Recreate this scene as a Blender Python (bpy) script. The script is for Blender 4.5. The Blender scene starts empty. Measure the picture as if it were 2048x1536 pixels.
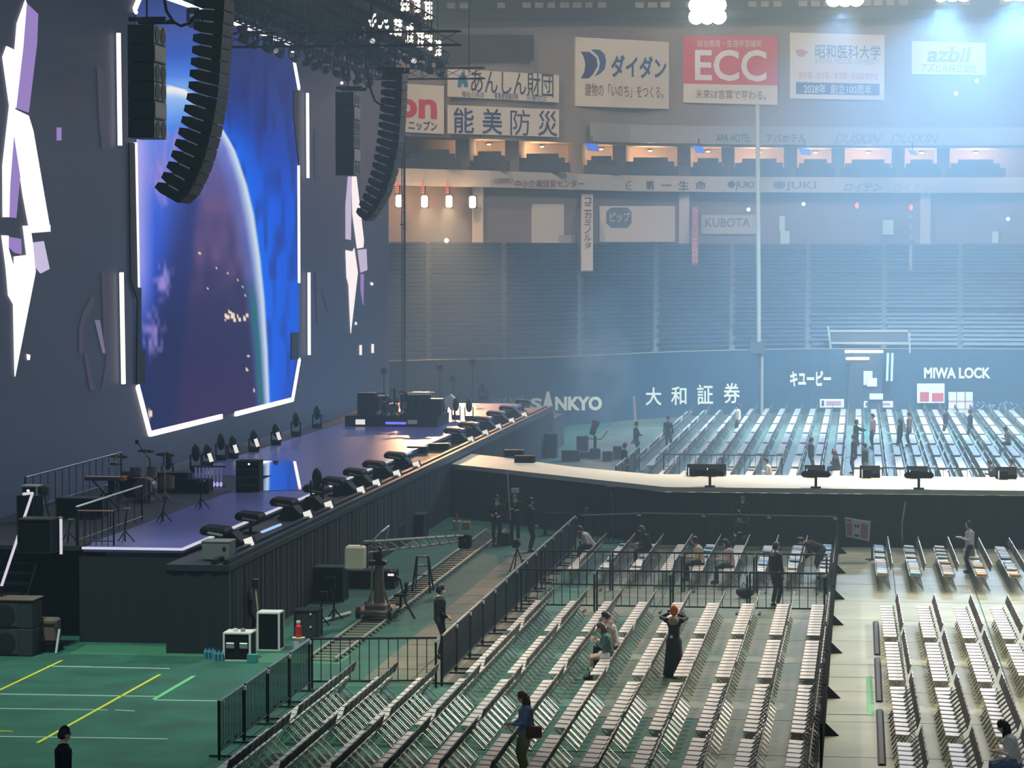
import bpy, bmesh, math, random
from mathutils import Vector, Matrix

C = bpy.context.scene.collection
random.seed(7)

# ---------------------------------------------------------------- camera
F, CX, CY = 5500.0, 1024.0, 768.0          # focal length in pixels of the 2048x1536 frame
VX, HZ, CH = 1720.0, 520.0, 9.4            # vanishing point of the stage edge, horizon row, eye height
PITCH = math.atan((CY - HZ) / F)
YAW = math.atan((VX - CX) / F * math.cos(PITCH))
FWD = Vector((-math.sin(YAW) * math.cos(PITCH), math.cos(YAW) * math.cos(PITCH), -math.sin(PITCH)))
RGT = Vector((math.cos(YAW), math.sin(YAW), 0))
UPV = RGT.cross(FWD)
EYE = Vector((0, 0, CH))
cam_data = bpy.data.cameras.new('camera')
cam = bpy.data.objects.new('camera', cam_data)
C.objects.link(cam)
cam_data.sensor_width = 36.0
cam_data.lens = F / 2048.0 * 36.0
cam_data.clip_start, cam_data.clip_end = 0.5, 600
cam.matrix_world = Matrix(((RGT.x, UPV.x, -FWD.x, 0), (RGT.y, UPV.y, -FWD.y, 0), (RGT.z, UPV.z, -FWD.z, CH), (0, 0, 0, 1)))
bpy.context.scene.camera = cam

# ---------------------------------------------------------------- picture settings, ambient, lamps
sc = bpy.context.scene
sc.view_settings.view_transform = 'Standard'
sc.view_settings.look = 'None'
sc.view_settings.gamma = 1.0
sc.view_settings.use_curve_mapping = False
sc.view_settings.exposure = 0.0
sc.cycles.max_bounces = 6
sc.cycles.diffuse_bounces = 3
sc.cycles.glossy_bounces = 3
world = bpy.data.worlds.new('hall_ambient')
sc.world = world
world.use_nodes = True
world.node_tree.nodes['Background'].inputs[0].default_value = (0.40, 0.54, 0.72, 1)
world.node_tree.nodes['Background'].inputs[1].default_value = 0.29


def ray(px, py):
    return FWD * F + RGT * (px - CX) + UPV * (CY - py)


def at_z(px, py, z=0.0):
    d = ray(px, py)
    return EYE + d * ((z - CH) / d.z)


def at_y(px, py, y):
    d = ray(px, py)
    return EYE + d * (y / d.y)


def at_x(px, py, x):
    d = ray(px, py)
    return EYE + d * (x / d.x)


def lamp(name, kind, loc, power, color, target=None, size=0.5, angle=60, blend=0.5):
    l = bpy.data.lights.new(name, kind)
    l.energy = power
    l.color = color
    if kind == 'SPOT':
        l.spot_size = math.radians(angle); l.spot_blend = blend; l.shadow_soft_size = size
    elif kind == 'POINT':
        l.shadow_soft_size = size
    elif kind == 'AREA':
        l.size = size
    elif kind == 'SUN':
        l.angle = math.radians(size)
    o = bpy.data.objects.new(name, l)
    C.objects.link(o)
    o.location = loc
    if target is not None:
        o.rotation_euler = (Vector(target) - Vector(loc)).to_track_quat('-Z', 'Y').to_euler()
    return o


# flood clusters of the roof ring: they look back over the far seats and the arena floor
COOL = (0.30, 0.60, 1.0)
for (px, py, Y, p, tx, ty, ang, col) in (
        (2040, 2, 165, 80000, 4, 140, 75, COOL),
        (1905, 4, 165, 70000, -1, 140, 75, COOL),
        (1690, 14, 165, 30000, -5, 140, 65, COOL),
        (1415, 22, 165, 12000, -12, 135, 60, COOL)):
    lamp('flood_lamp', 'SPOT', at_y(px, py, Y - 1.2), p, col, (tx, ty, 0), 0.8, ang, 0.6)
# unseen spots added overhead to brighten floor, haze and far walls
for (x, y, z, p, tx, ty, ang, col) in (
        (34, 100, 40, 190000, 5, 68, 24, (1.0, 0.94, 0.80)),
        (-34, 104, 46, 110000, -3, 66, 28, (1.0, 0.93, 0.84)),
        (6, 128, 40, 40000, -2, 82, 36, (1.0, 0.95, 0.84)),
        (14, 72, 48, 36000, 5, 66, 50, (1.0, 0.95, 0.85)),
        (-2, 100, 50, 40000, -10, 95, 90, (0.80, 0.90, 1.0)),
        (-21, 48, 44, 85000, -17, 57, 36, (0.80, 1.0, 0.95)),
        (8, 122, 46, 240000, 2, 108, 40, (1.0, 0.95, 0.84)),
        (-30, 110, 52, 110000, -8, 175, 80, (1.0, 0.86, 0.74)),
        (9, 136, 32, 250000, 5, 158, 66, (0.32, 0.64, 1.0)),
        (16, 96, 52, 150000, 4, 175, 50, (0.80, 0.88, 1.0))):
    lamp('added_spot', 'SPOT', (x, y, z), p, col, (tx, ty, 14 if ty == 175 else 0), 2.0, ang, 0.7)

# ---------------------------------------------------------------- helpers
def lin(c):
    return tuple(((v / 255) / 12.92 if v / 255 <= 0.04045 else ((v / 255 + 0.055) / 1.055) ** 2.4) for v in c) + (1.0,)


MATS = {}


def mat(name, rgb, rough=0.6, metal=0.0, emit=0.0, var=0.0, vscale=4.0, bump=0.0, bscale=20.0, rgb2=None, coat=0.0, spec=0.5, stretch=None):
    """Principled material; var mixes towards rgb2 (or a darker tone) by noise, bump adds a noise bump."""
    m = bpy.data.materials.new(name)
    m.use_nodes = True
    nt = m.node_tree
    b = nt.nodes['Principled BSDF']
    col = lin(rgb)
    b.inputs['Base Color'].default_value = col
    b.inputs['Roughness'].default_value = rough
    b.inputs['Metallic'].default_value = metal
    b.inputs['Specular IOR Level'].default_value = spec
    b.inputs['Coat Weight'].default_value = coat
    if emit:
        b.inputs['Emission Color'].default_value = col
        b.inputs['Emission Strength'].default_value = emit
    vec = None
    if var or bump:
        tc = nt.nodes.new('ShaderNodeTexCoord')
        vec = tc.outputs['Object']
        if stretch:
            mp = nt.nodes.new('ShaderNodeMapping')
            mp.inputs['Scale'].default_value = stretch
            nt.links.new(vec, mp.inputs['Vector'])
            vec = mp.outputs['Vector']
    if var:
        n = nt.nodes.new('ShaderNodeTexNoise')
        n.inputs['Scale'].default_value = vscale
        n.inputs['Detail'].default_value = 6
        nt.links.new(vec, n.inputs['Vector'])
        r = nt.nodes.new('ShaderNodeMapRange')
        r.inputs[1].default_value = 0.35; r.inputs[2].default_value = 0.65
        r.inputs[3].default_value = 0.0; r.inputs[4].default_value = var
        nt.links.new(n.outputs['Fac'], r.inputs[0])
        mx = nt.nodes.new('ShaderNodeMix')
        mx.data_type = 'RGBA'
        mx.inputs[6].default_value = col
        mx.inputs[7].default_value = lin(rgb2) if rgb2 else tuple(v * 0.35 for v in col[:3]) + (1,)
        nt.links.new(r.outputs[0], mx.inputs[0])
        nt.links.new(mx.outputs[2], b.inputs['Base Color'])
    if bump:
        n = nt.nodes.new('ShaderNodeTexNoise')
        n.inputs['Scale'].default_value = bscale
        n.inputs['Detail'].default_value = 5
        nt.links.new(vec, n.inputs['Vector'])
        bp = nt.nodes.new('ShaderNodeBump')
        bp.inputs['Strength'].default_value = bump
        nt.links.new(n.outputs['Fac'], bp.inputs['Height'])
        nt.links.new(bp.outputs['Normal'], b.inputs['Normal'])
    MATS[name] = m
    return m


def glow(name, rgb, strength):
    m = bpy.data.materials.new(name)
    m.use_nodes = True
    nt = m.node_tree
    nt.nodes.clear()
    e = nt.nodes.new('ShaderNodeEmission')
    e.inputs[0].default_value = lin(rgb)
    e.inputs[1].default_value = strength
    o = nt.nodes.new('ShaderNodeOutputMaterial')
    nt.links.new(e.outputs[0], o.inputs[0])
    MATS[name] = m
    return m


class MB:
    """Collects shapes and links them as ONE mesh object."""
    def __init__(s):
        s.v, s.f, s.m, s.mi = [], [], [], 0

    def add(s, vs, fs):
        o = len(s.v)
        s.v += [tuple(v) for v in vs]
        s.f += [tuple(i + o for i in f) for f in fs]
        s.m += [s.mi] * len(fs)
        return s

    BF = ((0, 3, 2, 1), (4, 5, 6, 7), (0, 1, 5, 4), (1, 2, 6, 5), (2, 3, 7, 6), (3, 0, 4, 7))

    def box(s, c, d, rz=0.0, rx=0.0, ry=0.0):
        R = Matrix.Rotation(rz, 3, 'Z') @ Matrix.Rotation(ry, 3, 'Y') @ Matrix.Rotation(rx, 3, 'X')
        c = Vector(c)
        h = [v / 2 for v in d]
        P = [c + R @ Vector((sx * h[0], sy * h[1], sz * h[2])) for sz in (-1, 1) for (sx, sy) in ((-1, -1), (1, -1), (1, 1), (-1, 1))]
        return s.add(P, s.BF)

    def lo(s, a, b):
        """box between two corners"""
        return s.box([(a[i] + b[i]) / 2 for i in range(3)], [abs(b[i] - a[i]) for i in range(3)])

    def bev(s, c, d, r=0.02, rz=0.0, rx=0.0, ry=0.0):
        """box with chamfered edges"""
        R = Matrix.Rotation(rz, 3, 'Z') @ Matrix.Rotation(ry, 3, 'Y') @ Matrix.Rotation(rx, 3, 'X')
        bm = bmesh.new()
        bmesh.ops.create_cube(bm, size=1.0)
        for v in bm.verts:
            v.co = Vector((v.co.x * d[0], v.co.y * d[1], v.co.z * d[2]))
        bmesh.ops.bevel(bm, geom=bm.edges[:], offset=r, segments=1, affect='EDGES')
        bm.verts.index_update()
        c = Vector(c)
        s.add([c + R @ v.co for v in bm.verts], [[v.index for v in f.verts] for f in bm.faces])
        bm.free()
        return s

    def bar(s, a, b, w, h=None):
        a, b = Vector(a), Vector(b)
        h = w if h is None else h
        t = (b - a).normalized()
        u = t.cross(Vector((0, 0, 1)))
        if u.length < 1e-4:
            u = Vector((1, 0, 0))
        u.normalize()
        n = u.cross(t)
        P = [p + u * (sx * w / 2) + n * (sy * h / 2) for p in (a, b) for (sx, sy) in ((-1, -1), (1, -1), (1, 1), (-1, 1))]
        return s.add(P, s.BF)

    def tube(s, pts, r, n=6, radii=None, flat=1.0):
        pts = [Vector(p) for p in pts]
        rings = []
        ref = None
        for i, p in enumerate(pts):
            t = (pts[min(i + 1, len(pts) - 1)] - pts[max(i - 1, 0)]).normalized()
            if ref is None:
                ref = Vector((0, 0, 1)) if abs(t.z) < 0.9 else Vector((1, 0, 0))
            u = t.cross(ref)
            if u.length < 1e-4:
                u = t.cross(Vector((0.3, 1, 0.2)))
            u.normalize()
            w = u.cross(t)
            ref = w
            rr = radii[i] if radii else r
            rings.append([p + u * (rr * math.cos(2 * math.pi * k / n)) + w * (rr * flat * math.sin(2 * math.pi * k / n)) for k in range(n)])
        vs = [q for R in rings for q in R]
        fs = []
        for i in range(len(pts) - 1):
            for k in range(n):
                a, b = i * n + k, i * n + (k + 1) % n
                fs.append((a, b, b + n, a + n))
        fs.append(tuple(range(n - 1, -1, -1)))
        fs.append(tuple(range((len(pts) - 1) * n, len(pts) * n)))
        return s.add(vs, fs)

    def lathe(s, prof, c=(0, 0, 0), n=14, R=None):
        c = Vector(c)
        vs, fs = [], []
        for (r, z) in prof:
            for k in range(n):
                p = Vector((r * math.cos(2 * math.pi * k / n), r * math.sin(2 * math.pi * k / n), z))
                vs.append(c + (R @ p if R else p))
        for i in range(len(prof) - 1):
            for k in range(n):
                a, b = i * n + k, i * n + (k + 1) % n
                fs.append((a, b, b + n, a + n))
        fs.append(tuple(range(n - 1, -1, -1)))
        fs.append(tuple(range((len(prof) - 1) * n, len(prof) * n)))
        return s.add(vs, fs)

    def ell(s, c, r, n=12, m=8, R=None):
        c = Vector(c)
        prof = [(math.sin(math.pi * i / m), -math.cos(math.pi * i / m)) for i in range(m + 1)]
        vs, fs = [], []
        for (q, z) in prof:
            for k in range(n):
                p = Vector((r[0] * q * math.cos(2 * math.pi * k / n), r[1] * q * math.sin(2 * math.pi * k / n), r[2] * z))
                vs.append(c + (R @ p if R else p))
        for i in range(m):
            for k in range(n):
                a, b = i * n + k, i * n + (k + 1) % n
                fs.append((a, b, b + n, a + n))
        return s.add(vs, fs)

    def prism(s, poly, vec):
        poly = [Vector(p) for p in poly]
        vec = Vector(vec)
        n = len(poly)
        fs = [tuple(range(n)), tuple(range(2 * n - 1, n - 1, -1))]
        for i in range(n):
            j = (i + 1) % n
            fs.append((j, i, i + n, j + n))
        return s.add(poly + [p + vec for p in poly], fs)

    def quad(s, a, b, c, d):
        return s.add((a, b, c, d), ((0, 1, 2, 3),))

    def build(s, name, mats, parent=None, smooth=False, world=True):
        me = bpy.data.meshes.new(name)
        vs = s.v
        if parent is not None and world:
            inv = base_matrix(parent).inverted()
            vs = [inv @ Vector(v) for v in vs]
        me.from_pydata([tuple(v) for v in vs], [], s.f)
        for m in (mats if isinstance(mats, (list, tuple)) else [mats]):
            me.materials.append(m)
        if any(s.m):
            me.polygons.foreach_set('material_index', s.m)
        bm = bmesh.new()
        bm.from_mesh(me)
        bmesh.ops.recalc_face_normals(bm, faces=bm.faces)
        bm.to_mesh(me)
        bm.free()
        if smooth:
            me.polygons.foreach_set('use_smooth', [True] * len(me.polygons))
        me.update()
        o = bpy.data.objects.new(name, me)
        C.objects.link(o)
        if parent is not None:
            o.parent = parent
        return o


def base_matrix(o):
    M = Matrix.LocRotScale(o.location, o.rotation_euler, None)
    return base_matrix(o.parent) @ M if o.parent else M


def tag(o, label=None, cat=None, group=None, kind=None):
    if label: o['label'] = label
    if cat: o['category'] = cat
    if group: o['group'] = group
    if kind: o['kind'] = kind
    return o


def struct(o, label=None, cat=None):
    return tag(o, label, cat, None, 'structure')


KIDS = {}


def thing(name, label, cat, loc=(0, 0, 0), rz=0.0, group=None):
    o = bpy.data.objects.new(name, None)
    o.empty_display_size = 0.2
    C.objects.link(o)
    o.location = loc
    o.rotation_euler = (0, 0, rz)
    return tag(o, label, cat, group)


def kids(o):
    return [c for c in list(C.objects) if c.parent == o]


def template(root):
    """the tree of a thing, read once so that copying stays quick"""
    ch = {}
    for o in C.objects:
        if o.parent: ch.setdefault(o.parent, []).append(o)
    def sub(o): return (o, [sub(c) for c in ch.get(o, [])])
    return sub(root)


def copy_tree(tp, parent=None):
    o, subs = tp
    c = o.copy()
    C.objects.link(c)
    if parent is not None:
        c.parent = parent
    for s_ in subs:
        copy_tree(s_, c)
    return c


def place(tp, loc, rz=0.0, label=None, group=None, first=False):
    """first use moves the original, later uses are copies with copies of every part"""
    o = tp[0] if first else copy_tree(tp)
    o.location = loc
    o.rotation_euler = (0, 0, rz)
    if label: o['label'] = label
    if group: o['group'] = group
    return o


ORD = ['first', 'second', 'third', 'fourth', 'fifth', 'sixth', 'seventh', 'eighth', 'ninth', 'tenth', 'eleventh', 'twelfth', 'thirteenth', 'fourteenth', 'fifteenth', 'sixteenth', 'seventeenth', 'eighteenth', 'nineteenth', 'twentieth']


def text_shape(body, bold=0.0, res=3):
    """flat letter shapes of a text as (verts, faces), scaled to 0..1 in both directions"""
    cu = bpy.data.curves.new('lettering', 'FONT')
    cu.body = body
    cu.offset = bold
    cu.resolution_u = res
    cu.space_line = 1.0
    o = bpy.data.objects.new('lettering', cu)
    C.objects.link(o)
    dg = bpy.context.evaluated_depsgraph_get()
    dg.update()
    me = bpy.data.meshes.new_from_object(o.evaluated_get(dg))
    vs = [v.co.copy() for v in me.vertices]
    fs = [tuple(p.vertices) for p in me.polygons]
    bpy.data.objects.remove(o)
    bpy.data.curves.remove(cu)
    bpy.data.meshes.remove(me)
    if not vs:
        return [], []
    x0, x1 = min(v.x for v in vs), max(v.x for v in vs)
    y0, y1 = min(v.y for v in vs), max(v.y for v in vs)
    return [((v.x - x0) / max(x1 - x0, 1e-6), (v.y - y0) / max(y1 - y0, 1e-6)) for v in vs], fs


def letters(mb, body, quad, lift, bold=0.0, box=(0, 0, 1, 1), italic=0.0, thick=0.0):
    """lettering laid on a quad (lower-left, lower-right, upper-right, upper-left), inside box of it, lifted by a vector"""
    vs, fs = text_shape(body, bold)
    a, b, c, d = [Vector(q) for q in quad]
    P = []
    for (u, w) in vs:
        u2 = box[0] + (box[2] - box[0]) * (u + italic * (w - 0.5))
        w2 = box[1] + (box[3] - box[1]) * w
        P.append((a * (1 - u2) + b * u2) * (1 - w2) + (d * (1 - u2) + c * u2) * w2 + Vector(lift))
    if thick:
        n = len(P)
        t = Vector(lift).normalized() * thick
        edges = {}
        for f in fs:
            for i in range(len(f)):
                e = (f[i], f[(i + 1) % len(f)])
                edges[e] = True
        side = [(e[1], e[0], e[0] + n, e[1] + n) for e in edges if (e[1], e[0]) not in edges]
        mb.add(P + [p - t for p in P], list(fs) + side)
    else:
        mb.add(P, fs)

# ---------------------------------------------------------------- materials
mat('turf', (32, 98, 78), 0.75, var=0.7, vscale=0.9, rgb2=(24, 68, 56), bump=0.15, bscale=40)
mat('green_sheet', (52, 118, 82), 0.6, var=0.5, vscale=0.6, rgb2=(70, 120, 96), bump=0.2, bscale=3)
mat('tarp', (152, 154, 126), 0.5, var=0.8, vscale=0.6, rgb2=(116, 126, 98), bump=0.8, bscale=2.4)
mat('tarp_dim', (104, 110, 90), 0.5, var=0.95, vscale=0.5, rgb2=(54, 84, 64), bump=0.45, bscale=1.5)  # duller copy of tarp over green; weaker light put into its colour
mat('plywood', (112, 104, 82), 0.7, var=0.9, vscale=0.5, rgb2=(74, 90, 70), bump=0.1, bscale=8)
mat('line_white', (196, 220, 200), 0.6)
mat('line_yellow', (214, 214, 60), 0.6)
mat('line_green', (112, 190, 130), 0.6)
mat('black_cloth', (22, 27, 36), 0.9, bump=0.5, bscale=2.2, stretch=(3, 3, 0.12))
mat('black', (14, 15, 18), 0.6)
mat('black_gloss', (16, 17, 20), 0.25)
mat('dark_metal', (36, 38, 44), 0.45, metal=0.6)
mat('mid_metal', (96, 98, 104), 0.4, metal=0.8)
mat('alu', (196, 196, 196), 0.3, metal=0.9)
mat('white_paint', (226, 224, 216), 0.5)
mat('cream_deck', (232, 222, 196), 0.45, var=0.25, vscale=0.8, rgb2=(204, 196, 172))
mat('deck', (98, 100, 160), 0.30, var=0.4, vscale=0.5, rgb2=(90, 88, 132))  # violet-blue light of the screen put into the deck colour
mat('deck_rough', (34, 35, 42), 0.55, var=0.4, vscale=1.2)
mat('deck_mirror', (40, 40, 56), 0.03, spec=1.0, coat=1.0)
mat('led_dark', (37, 42, 58), 0.6, emit=1.0, var=0.4, vscale=0.25, rgb2=(34, 36, 46))
mat('fence_pad', (14, 58, 74), 0.7, var=0.3, vscale=0.4)
mat('concrete', (92, 92, 92), 0.85, var=0.4, vscale=0.3, rgb2=(76, 78, 80))
mat('terrace', (104, 112, 114), 0.8)
mat('wall_warm', (138, 128, 120), 0.85, var=0.4, vscale=0.2, rgb2=(112, 106, 102))
mat('seat_navy', (40, 62, 78), 0.45)
mat('seat_dark', (30, 44, 58), 0.7)
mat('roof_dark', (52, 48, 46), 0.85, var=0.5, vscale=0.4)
mat('roof_panel', (146, 136, 116), 0.7)
mat('band_grey', (150, 150, 148), 0.6)
mat('band_cream', (186, 180, 168), 0.6)
mat('pole_beige', (150, 150, 132), 0.5)
glow('lamp_white', (255, 250, 238), 9.0)
glow('lamp_warm', (255, 214, 160), 7.0)
glow('lamp_cool', (230, 244, 255), 14.0)
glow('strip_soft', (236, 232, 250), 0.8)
glow('strip_white', (255, 246, 250), 1.6)
glow('cr_white', (255, 250, 255), 1.15)
glow('cr_lav', (176, 150, 226), 0.75)
glow('cr_mid', (214, 204, 240), 0.9)
glow('screen_blue', (70, 130, 255), 1.1)
glow('lamp_dot', (190, 255, 236), 3.0)
glow('lamp_red', (255, 120, 90), 1.6)

# ---------------------------------------------------------------- the far wall line of the hall, as a depth for every bearing
PATH = ((300, 132), (600, 140), (780, 148), (1100, 153), (1300, 163), (1500, 169), (1700, 172), (2100, 172), (2600, 168))
UPPER = ((300, 158), (700, 166), (898, 172), (1118, 178), (1152, 183), (1338, 187), (1580, 190), (1770, 192), (2100, 193), (2600, 190))


def depth(px, table=PATH):
    if isinstance(table[0], tuple) and table in (PATH, UPPER):      # smooth the corners of the line
        return sum(depth1(px + d, table) for d in (-120, -80, -40, 0, 40, 80, 120)) / 7
    return depth1(px, table)


def depth1(px, table):
    for (a, ya), (b, yb) in zip(table, table[1:]):
        if px <= b:
            return ya + (yb - ya) * (px - a) / (b - a)
    return table[-1][1]


def along(px, off=0.0, z=0.0, table=PATH):
    y = depth(px, table) + off
    p = at_y(px, 520, y)
    return Vector((p.x, y, z))


def rake(px, f, z):
    """a point of the raked stand: f runs from 0 at the padded wall to 1 at the concourse"""
    a, b = depth(px) + 0.8, depth(px, UPPER) - 1.6
    y = a + (b - a) * f
    return Vector((at_y(px, 520, y).x, y, z))


def zrow(py, y):
    return at_y(1400, py, y).z


SPAN = list(range(420, 2560, 40))


def ribbon(mb, off0, z0, off1, z1, span=SPAN, table=PATH):
    """a strip that follows the far wall, from (off0,z0) to (off1,z1)"""
    for a, b in zip(span, span[1:]):
        mb.quad(along(a, off0, z0, table), along(b, off0, z0, table), along(b, off1, z1, table), along(a, off1, z1, table))


def band(mb, off, z0, z1, t=0.4, span=SPAN, table=PATH):
    ribbon(mb, off, z0, off, z1, span, table)
    ribbon(mb, off, z1, off + t, z1, span, table)
    ribbon(mb, off, z0, off + t, z0, span, table)
    ribbon(mb, off + t, z0, off + t, z1, span, table)


# ---------------------------------------------------------------- floor
m = MB(); m.lo((-60, 40, -0.3), (45, 215, 0)); struct(m.build('floor', MATS['turf']))
m = MB()
for k, (x0, x1) in enumerate(((-0.75, 1.05), (1.05, 3.3), (3.3, 6.2), (6.2, 10))):
    for y in range(44, 90, 4):
        m.lo((x0 + 0.015, y + 0.02, 0.0), (x1 - 0.015, y + 3.98, 0.012))
struct(m.build('floor', MATS['tarp']), 'pale vinyl floor sheets beneath the rows beside the wide walkway', 'floor')
m = MB()
for x0, x1 in ((-7.7, -5.4), (-5.4, -3.1), (-3.1, -0.75)):
    for y in range(44, 90, 4):
        if x0 < -5 and (y < 56 or x0 < -6 and y < 72): continue
        m.lo((x0 + 0.015, y + 0.02, 0.0), (x1 - 0.015, y + 3.98, 0.010))
struct(m.build('floor', MATS['tarp_dim']), 'greenish grey vinyl floor sheets under the middle chair rows', 'floor')
m = MB()
for x0 in (-11.0, -9.9):
    for k, y in enumerate(range(60, 88, 2)):
        m.lo((x0 + 0.01, y + 0.01 + (k % 2) * 0.02, 0.0), (x0 + 1.09, y + 1.97, 0.014))
struct(m.build('floor', MATS['plywood']), 'brownish board floor beside the dolly rails', 'floor')
m = MB()
for x0 in (-14.0, -9.5, -4.5, 0.5, 5.5, 10.0):
    for y in range(104, 172, 6):
        m.lo((x0 + 0.02, y + 0.02, 0.0), (x0 + 4.48, y + 5.98, 0.012))
struct(m.build('floor', MATS['tarp_dim']), 'pale floor sheets under the seats beyond the runway', 'floor')
m = MB(); m.lo((-14.6, 62.6, 0), (-11.95, 64.2, 0.008)); m.lo((-18.7, 63.4, 0), (-15.0, 65.0, 0.008))
struct(m.build('floor', MATS['green_sheet']), 'lighter green floor mat in front of the flight cases', 'floor')


def strip(name, mname, pts, w=0.06, z=0.016):
    mm = MB()
    for a, b in zip(pts, pts[1:]):
        pa, pb = at_z(*a), at_z(*b)
        mm.bar(pa + Vector((0, 0, z / 2)), pb + Vector((0, 0, z / 2)), w, z)
    return struct(mm.build(name, MATS[mname]))


strip('trim_1', 'line_yellow', [(75, 1487), (320, 1350)], 0.07)
strip('trim_2', 'line_yellow', [(0, 1381), (124, 1322)], 0.07)
strip('trim_3', 'line_white', [(0, 1389), (312, 1394)], 0.05)
strip('trim_4', 'line_white', [(0, 1418), (215, 1421)], 0.04)
strip('trim_5', 'line_white', [(230, 1421), (270, 1423)], 0.04)
strip('trim_6', 'line_green', [(308, 1400), (388, 1353)], 0.11)
strip('trim_7', 'line_white', [(308, 1401), (450, 1403)], 0.05)
strip('trim_8', 'line_white', [(0, 1474), (335, 1479)], 0.05)
strip('trim_9', 'line_yellow', [(0, 1463), (26, 1464)], 0.05)
strip('trim_10', 'line_white', [(95, 1333), (340, 1338)], 0.05)
strip('trim_11', 'line_green', [(1742, 1432), (1738, 1354)], 0.14, 0.02)
strip('trim_12', 'line_green', [(955, 1499), (1330, 1505)], 0.06)
strip('trim_13', 'line_green', [(1655, 1430), (1740, 1431)], 0.05, 0.02)
strip('trim_14', 'line_white', [(1655, 1355), (1780, 1357)], 0.03, 0.02)

# ---------------------------------------------------------------- padded outfield wall and the stand above it
ZT = 3.9
m = MB(); band(m, 0.0, 0.0, ZT, 0.5)
struct(m.build('wall_far', MATS['fence_pad']), 'dark teal padded wall round the far end of the arena floor', 'wall')
m = MB(); band(m, -0.06, ZT - 0.0, ZT + 0.03, 0.5)
struct(m.build('trim_15', MATS['pole_beige']))
# raked seating: terraces and rows of seats
NROW, RISE = 27, 0.25
m = MB(); s = MB()
for r in range(NROW):
    f0, f1 = r / NROW, (r + 1) / NROW
    z = ZT - 0.25 + r * RISE
    for a, b in zip(SPAN, SPAN[1:]):
        m.quad(rake(a, f0, z), rake(b, f0, z), rake(b, f1, z), rake(a, f1, z))
        m.quad(rake(a, f1, z), rake(b, f1, z), rake(b, f1, z + RISE), rake(a, f1, z + RISE))
    for a in range(700, 2360, 4):
        sec = (a - 700) % 152
        if sec < 8 + (r % 2):
            continue
        p = rake(a, (r + 0.62) / NROW, z)
        q = rake(a + 3.75, (r + 0.62) / NROW, z)
        up = Vector((0, 0.08, 0.36 if r % 9 else 0.30))
        s.quad(p + Vector((0, 0, 0.16)), q + Vector((0, 0, 0.16)), q + up, p + up)
        s.quad(p + Vector((0, -0.3, 0.2)), q + Vector((0, -0.3, 0.2)), q + Vector((0, 0, 0.16)), p + Vector((0, 0, 0.16)))
struct(m.build('floor', MATS['terrace']), 'concrete terraces of the far stand', 'stand')
tag(s.build('stadium_seating', MATS['seat_navy']), 'long dim blue rows of empty tip-up seats filling the far stand', 'seating', None, 'stuff')

# concourse wall, lower advertising ribbon, balcony boxes, upper ribbon, sign wall
OFF = -1.4                                # fascia line, measured from the upper wall
ZR = ZT - 0.25 + NROW * RISE
m = MB(); band(m, 0.2, ZR - 1.2, 15.0, 0.5, table=UPPER); ribbon(m, -1.7, ZR, 0.2, ZR, table=UPPER)
struct(m.build('wall_back', MATS['wall_warm']), 'dim back wall behind the last row of the far stand', 'wall')
m = MB(); band(m, OFF, 14.0, 15.05, 0.5, table=UPPER)
struct(m.build('wall_ribbon', MATS['band_cream']), 'pale advertising ribbon under the balcony boxes', 'wall')
m = MB(); ribbon(m, OFF + 0.5, 15.0, 6, 15.1, table=UPPER); ribbon(m, 6, 15.1, 6, 17.2, table=UPPER)
ribbon(m, 6, 17.2, 0.6, 17.2, table=UPPER)
struct(m.build('wall_balcony', MATS['wall_warm']), 'back wall of the balcony boxes', 'wall')
SP2 = list(range(1180, 2560, 40))
m = MB(); band(m, OFF, 17.25, 18.45, 0.5, SP2, UPPER); ribbon(m, OFF + 0.5, 17.3, 0, 17.3, SP2, UPPER)
struct(m.build('wall_ribbon', MATS['band_grey']), 'pale upper advertising ribbon above the balcony boxes', 'wall')
m = MB(); band(m, 0, 17.1, 27.5, 0.5, table=UPPER)
struct(m.build('wall_upper', MATS['wall_warm']), 'greyish brown wall that carries the large advertising boards', 'wall')


def rim(px, off, z):
    """a point of the roof rim, which climbs a little where the hall is deeper"""
    p = along(px, off, z, UPPER)
    p.z += (p.y - 178) * 0.085
    return p


# roof edge: dark soffit with small hatch panels and a ledge line
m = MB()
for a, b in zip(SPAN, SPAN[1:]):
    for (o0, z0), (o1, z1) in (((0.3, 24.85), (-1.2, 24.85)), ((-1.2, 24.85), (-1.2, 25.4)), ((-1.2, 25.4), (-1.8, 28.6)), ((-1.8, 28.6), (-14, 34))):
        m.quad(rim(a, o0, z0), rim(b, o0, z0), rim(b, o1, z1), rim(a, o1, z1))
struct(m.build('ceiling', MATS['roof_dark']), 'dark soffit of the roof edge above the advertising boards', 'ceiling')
m = MB()
rnd = random.Random(3)
for row, z in enumerate((25.7, 26.6, 27.5)):
    for a in range(870, 2080, 25):
        if rnd.random() < 0.42: continue
        o = -1.33 - (z - 25.4) * 0.1875
        w = 14 + rnd.random() * 5
        p, q = rim(a, o, z), rim(a + w, o, z)
        m.prism([p, q, q + Vector((0, -0.06, 0.36)), p + Vector((0, -0.06, 0.36))], (0, -0.05, 0))
struct(m.build('trim_16', MATS['roof_panel']))

# roof shell over the hall (only its far rim is in the picture)
m = MB()
N = 10
for i in range(N):
    for j in range(N):
        def dome(a, b):
            x, y = -90 + 180 * a / N, 30 + 200 * b / N
            return Vector((x, y, 58 - 0.0026 * (x * x) - 0.0021 * (y - 125) ** 2))
        m.quad(dome(i, j), dome(i + 1, j), dome(i + 1, j + 1), dome(i, j + 1))
struct(m.build('ceiling', MATS['roof_panel']), 'pale roof shell', 'ceiling')

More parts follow.
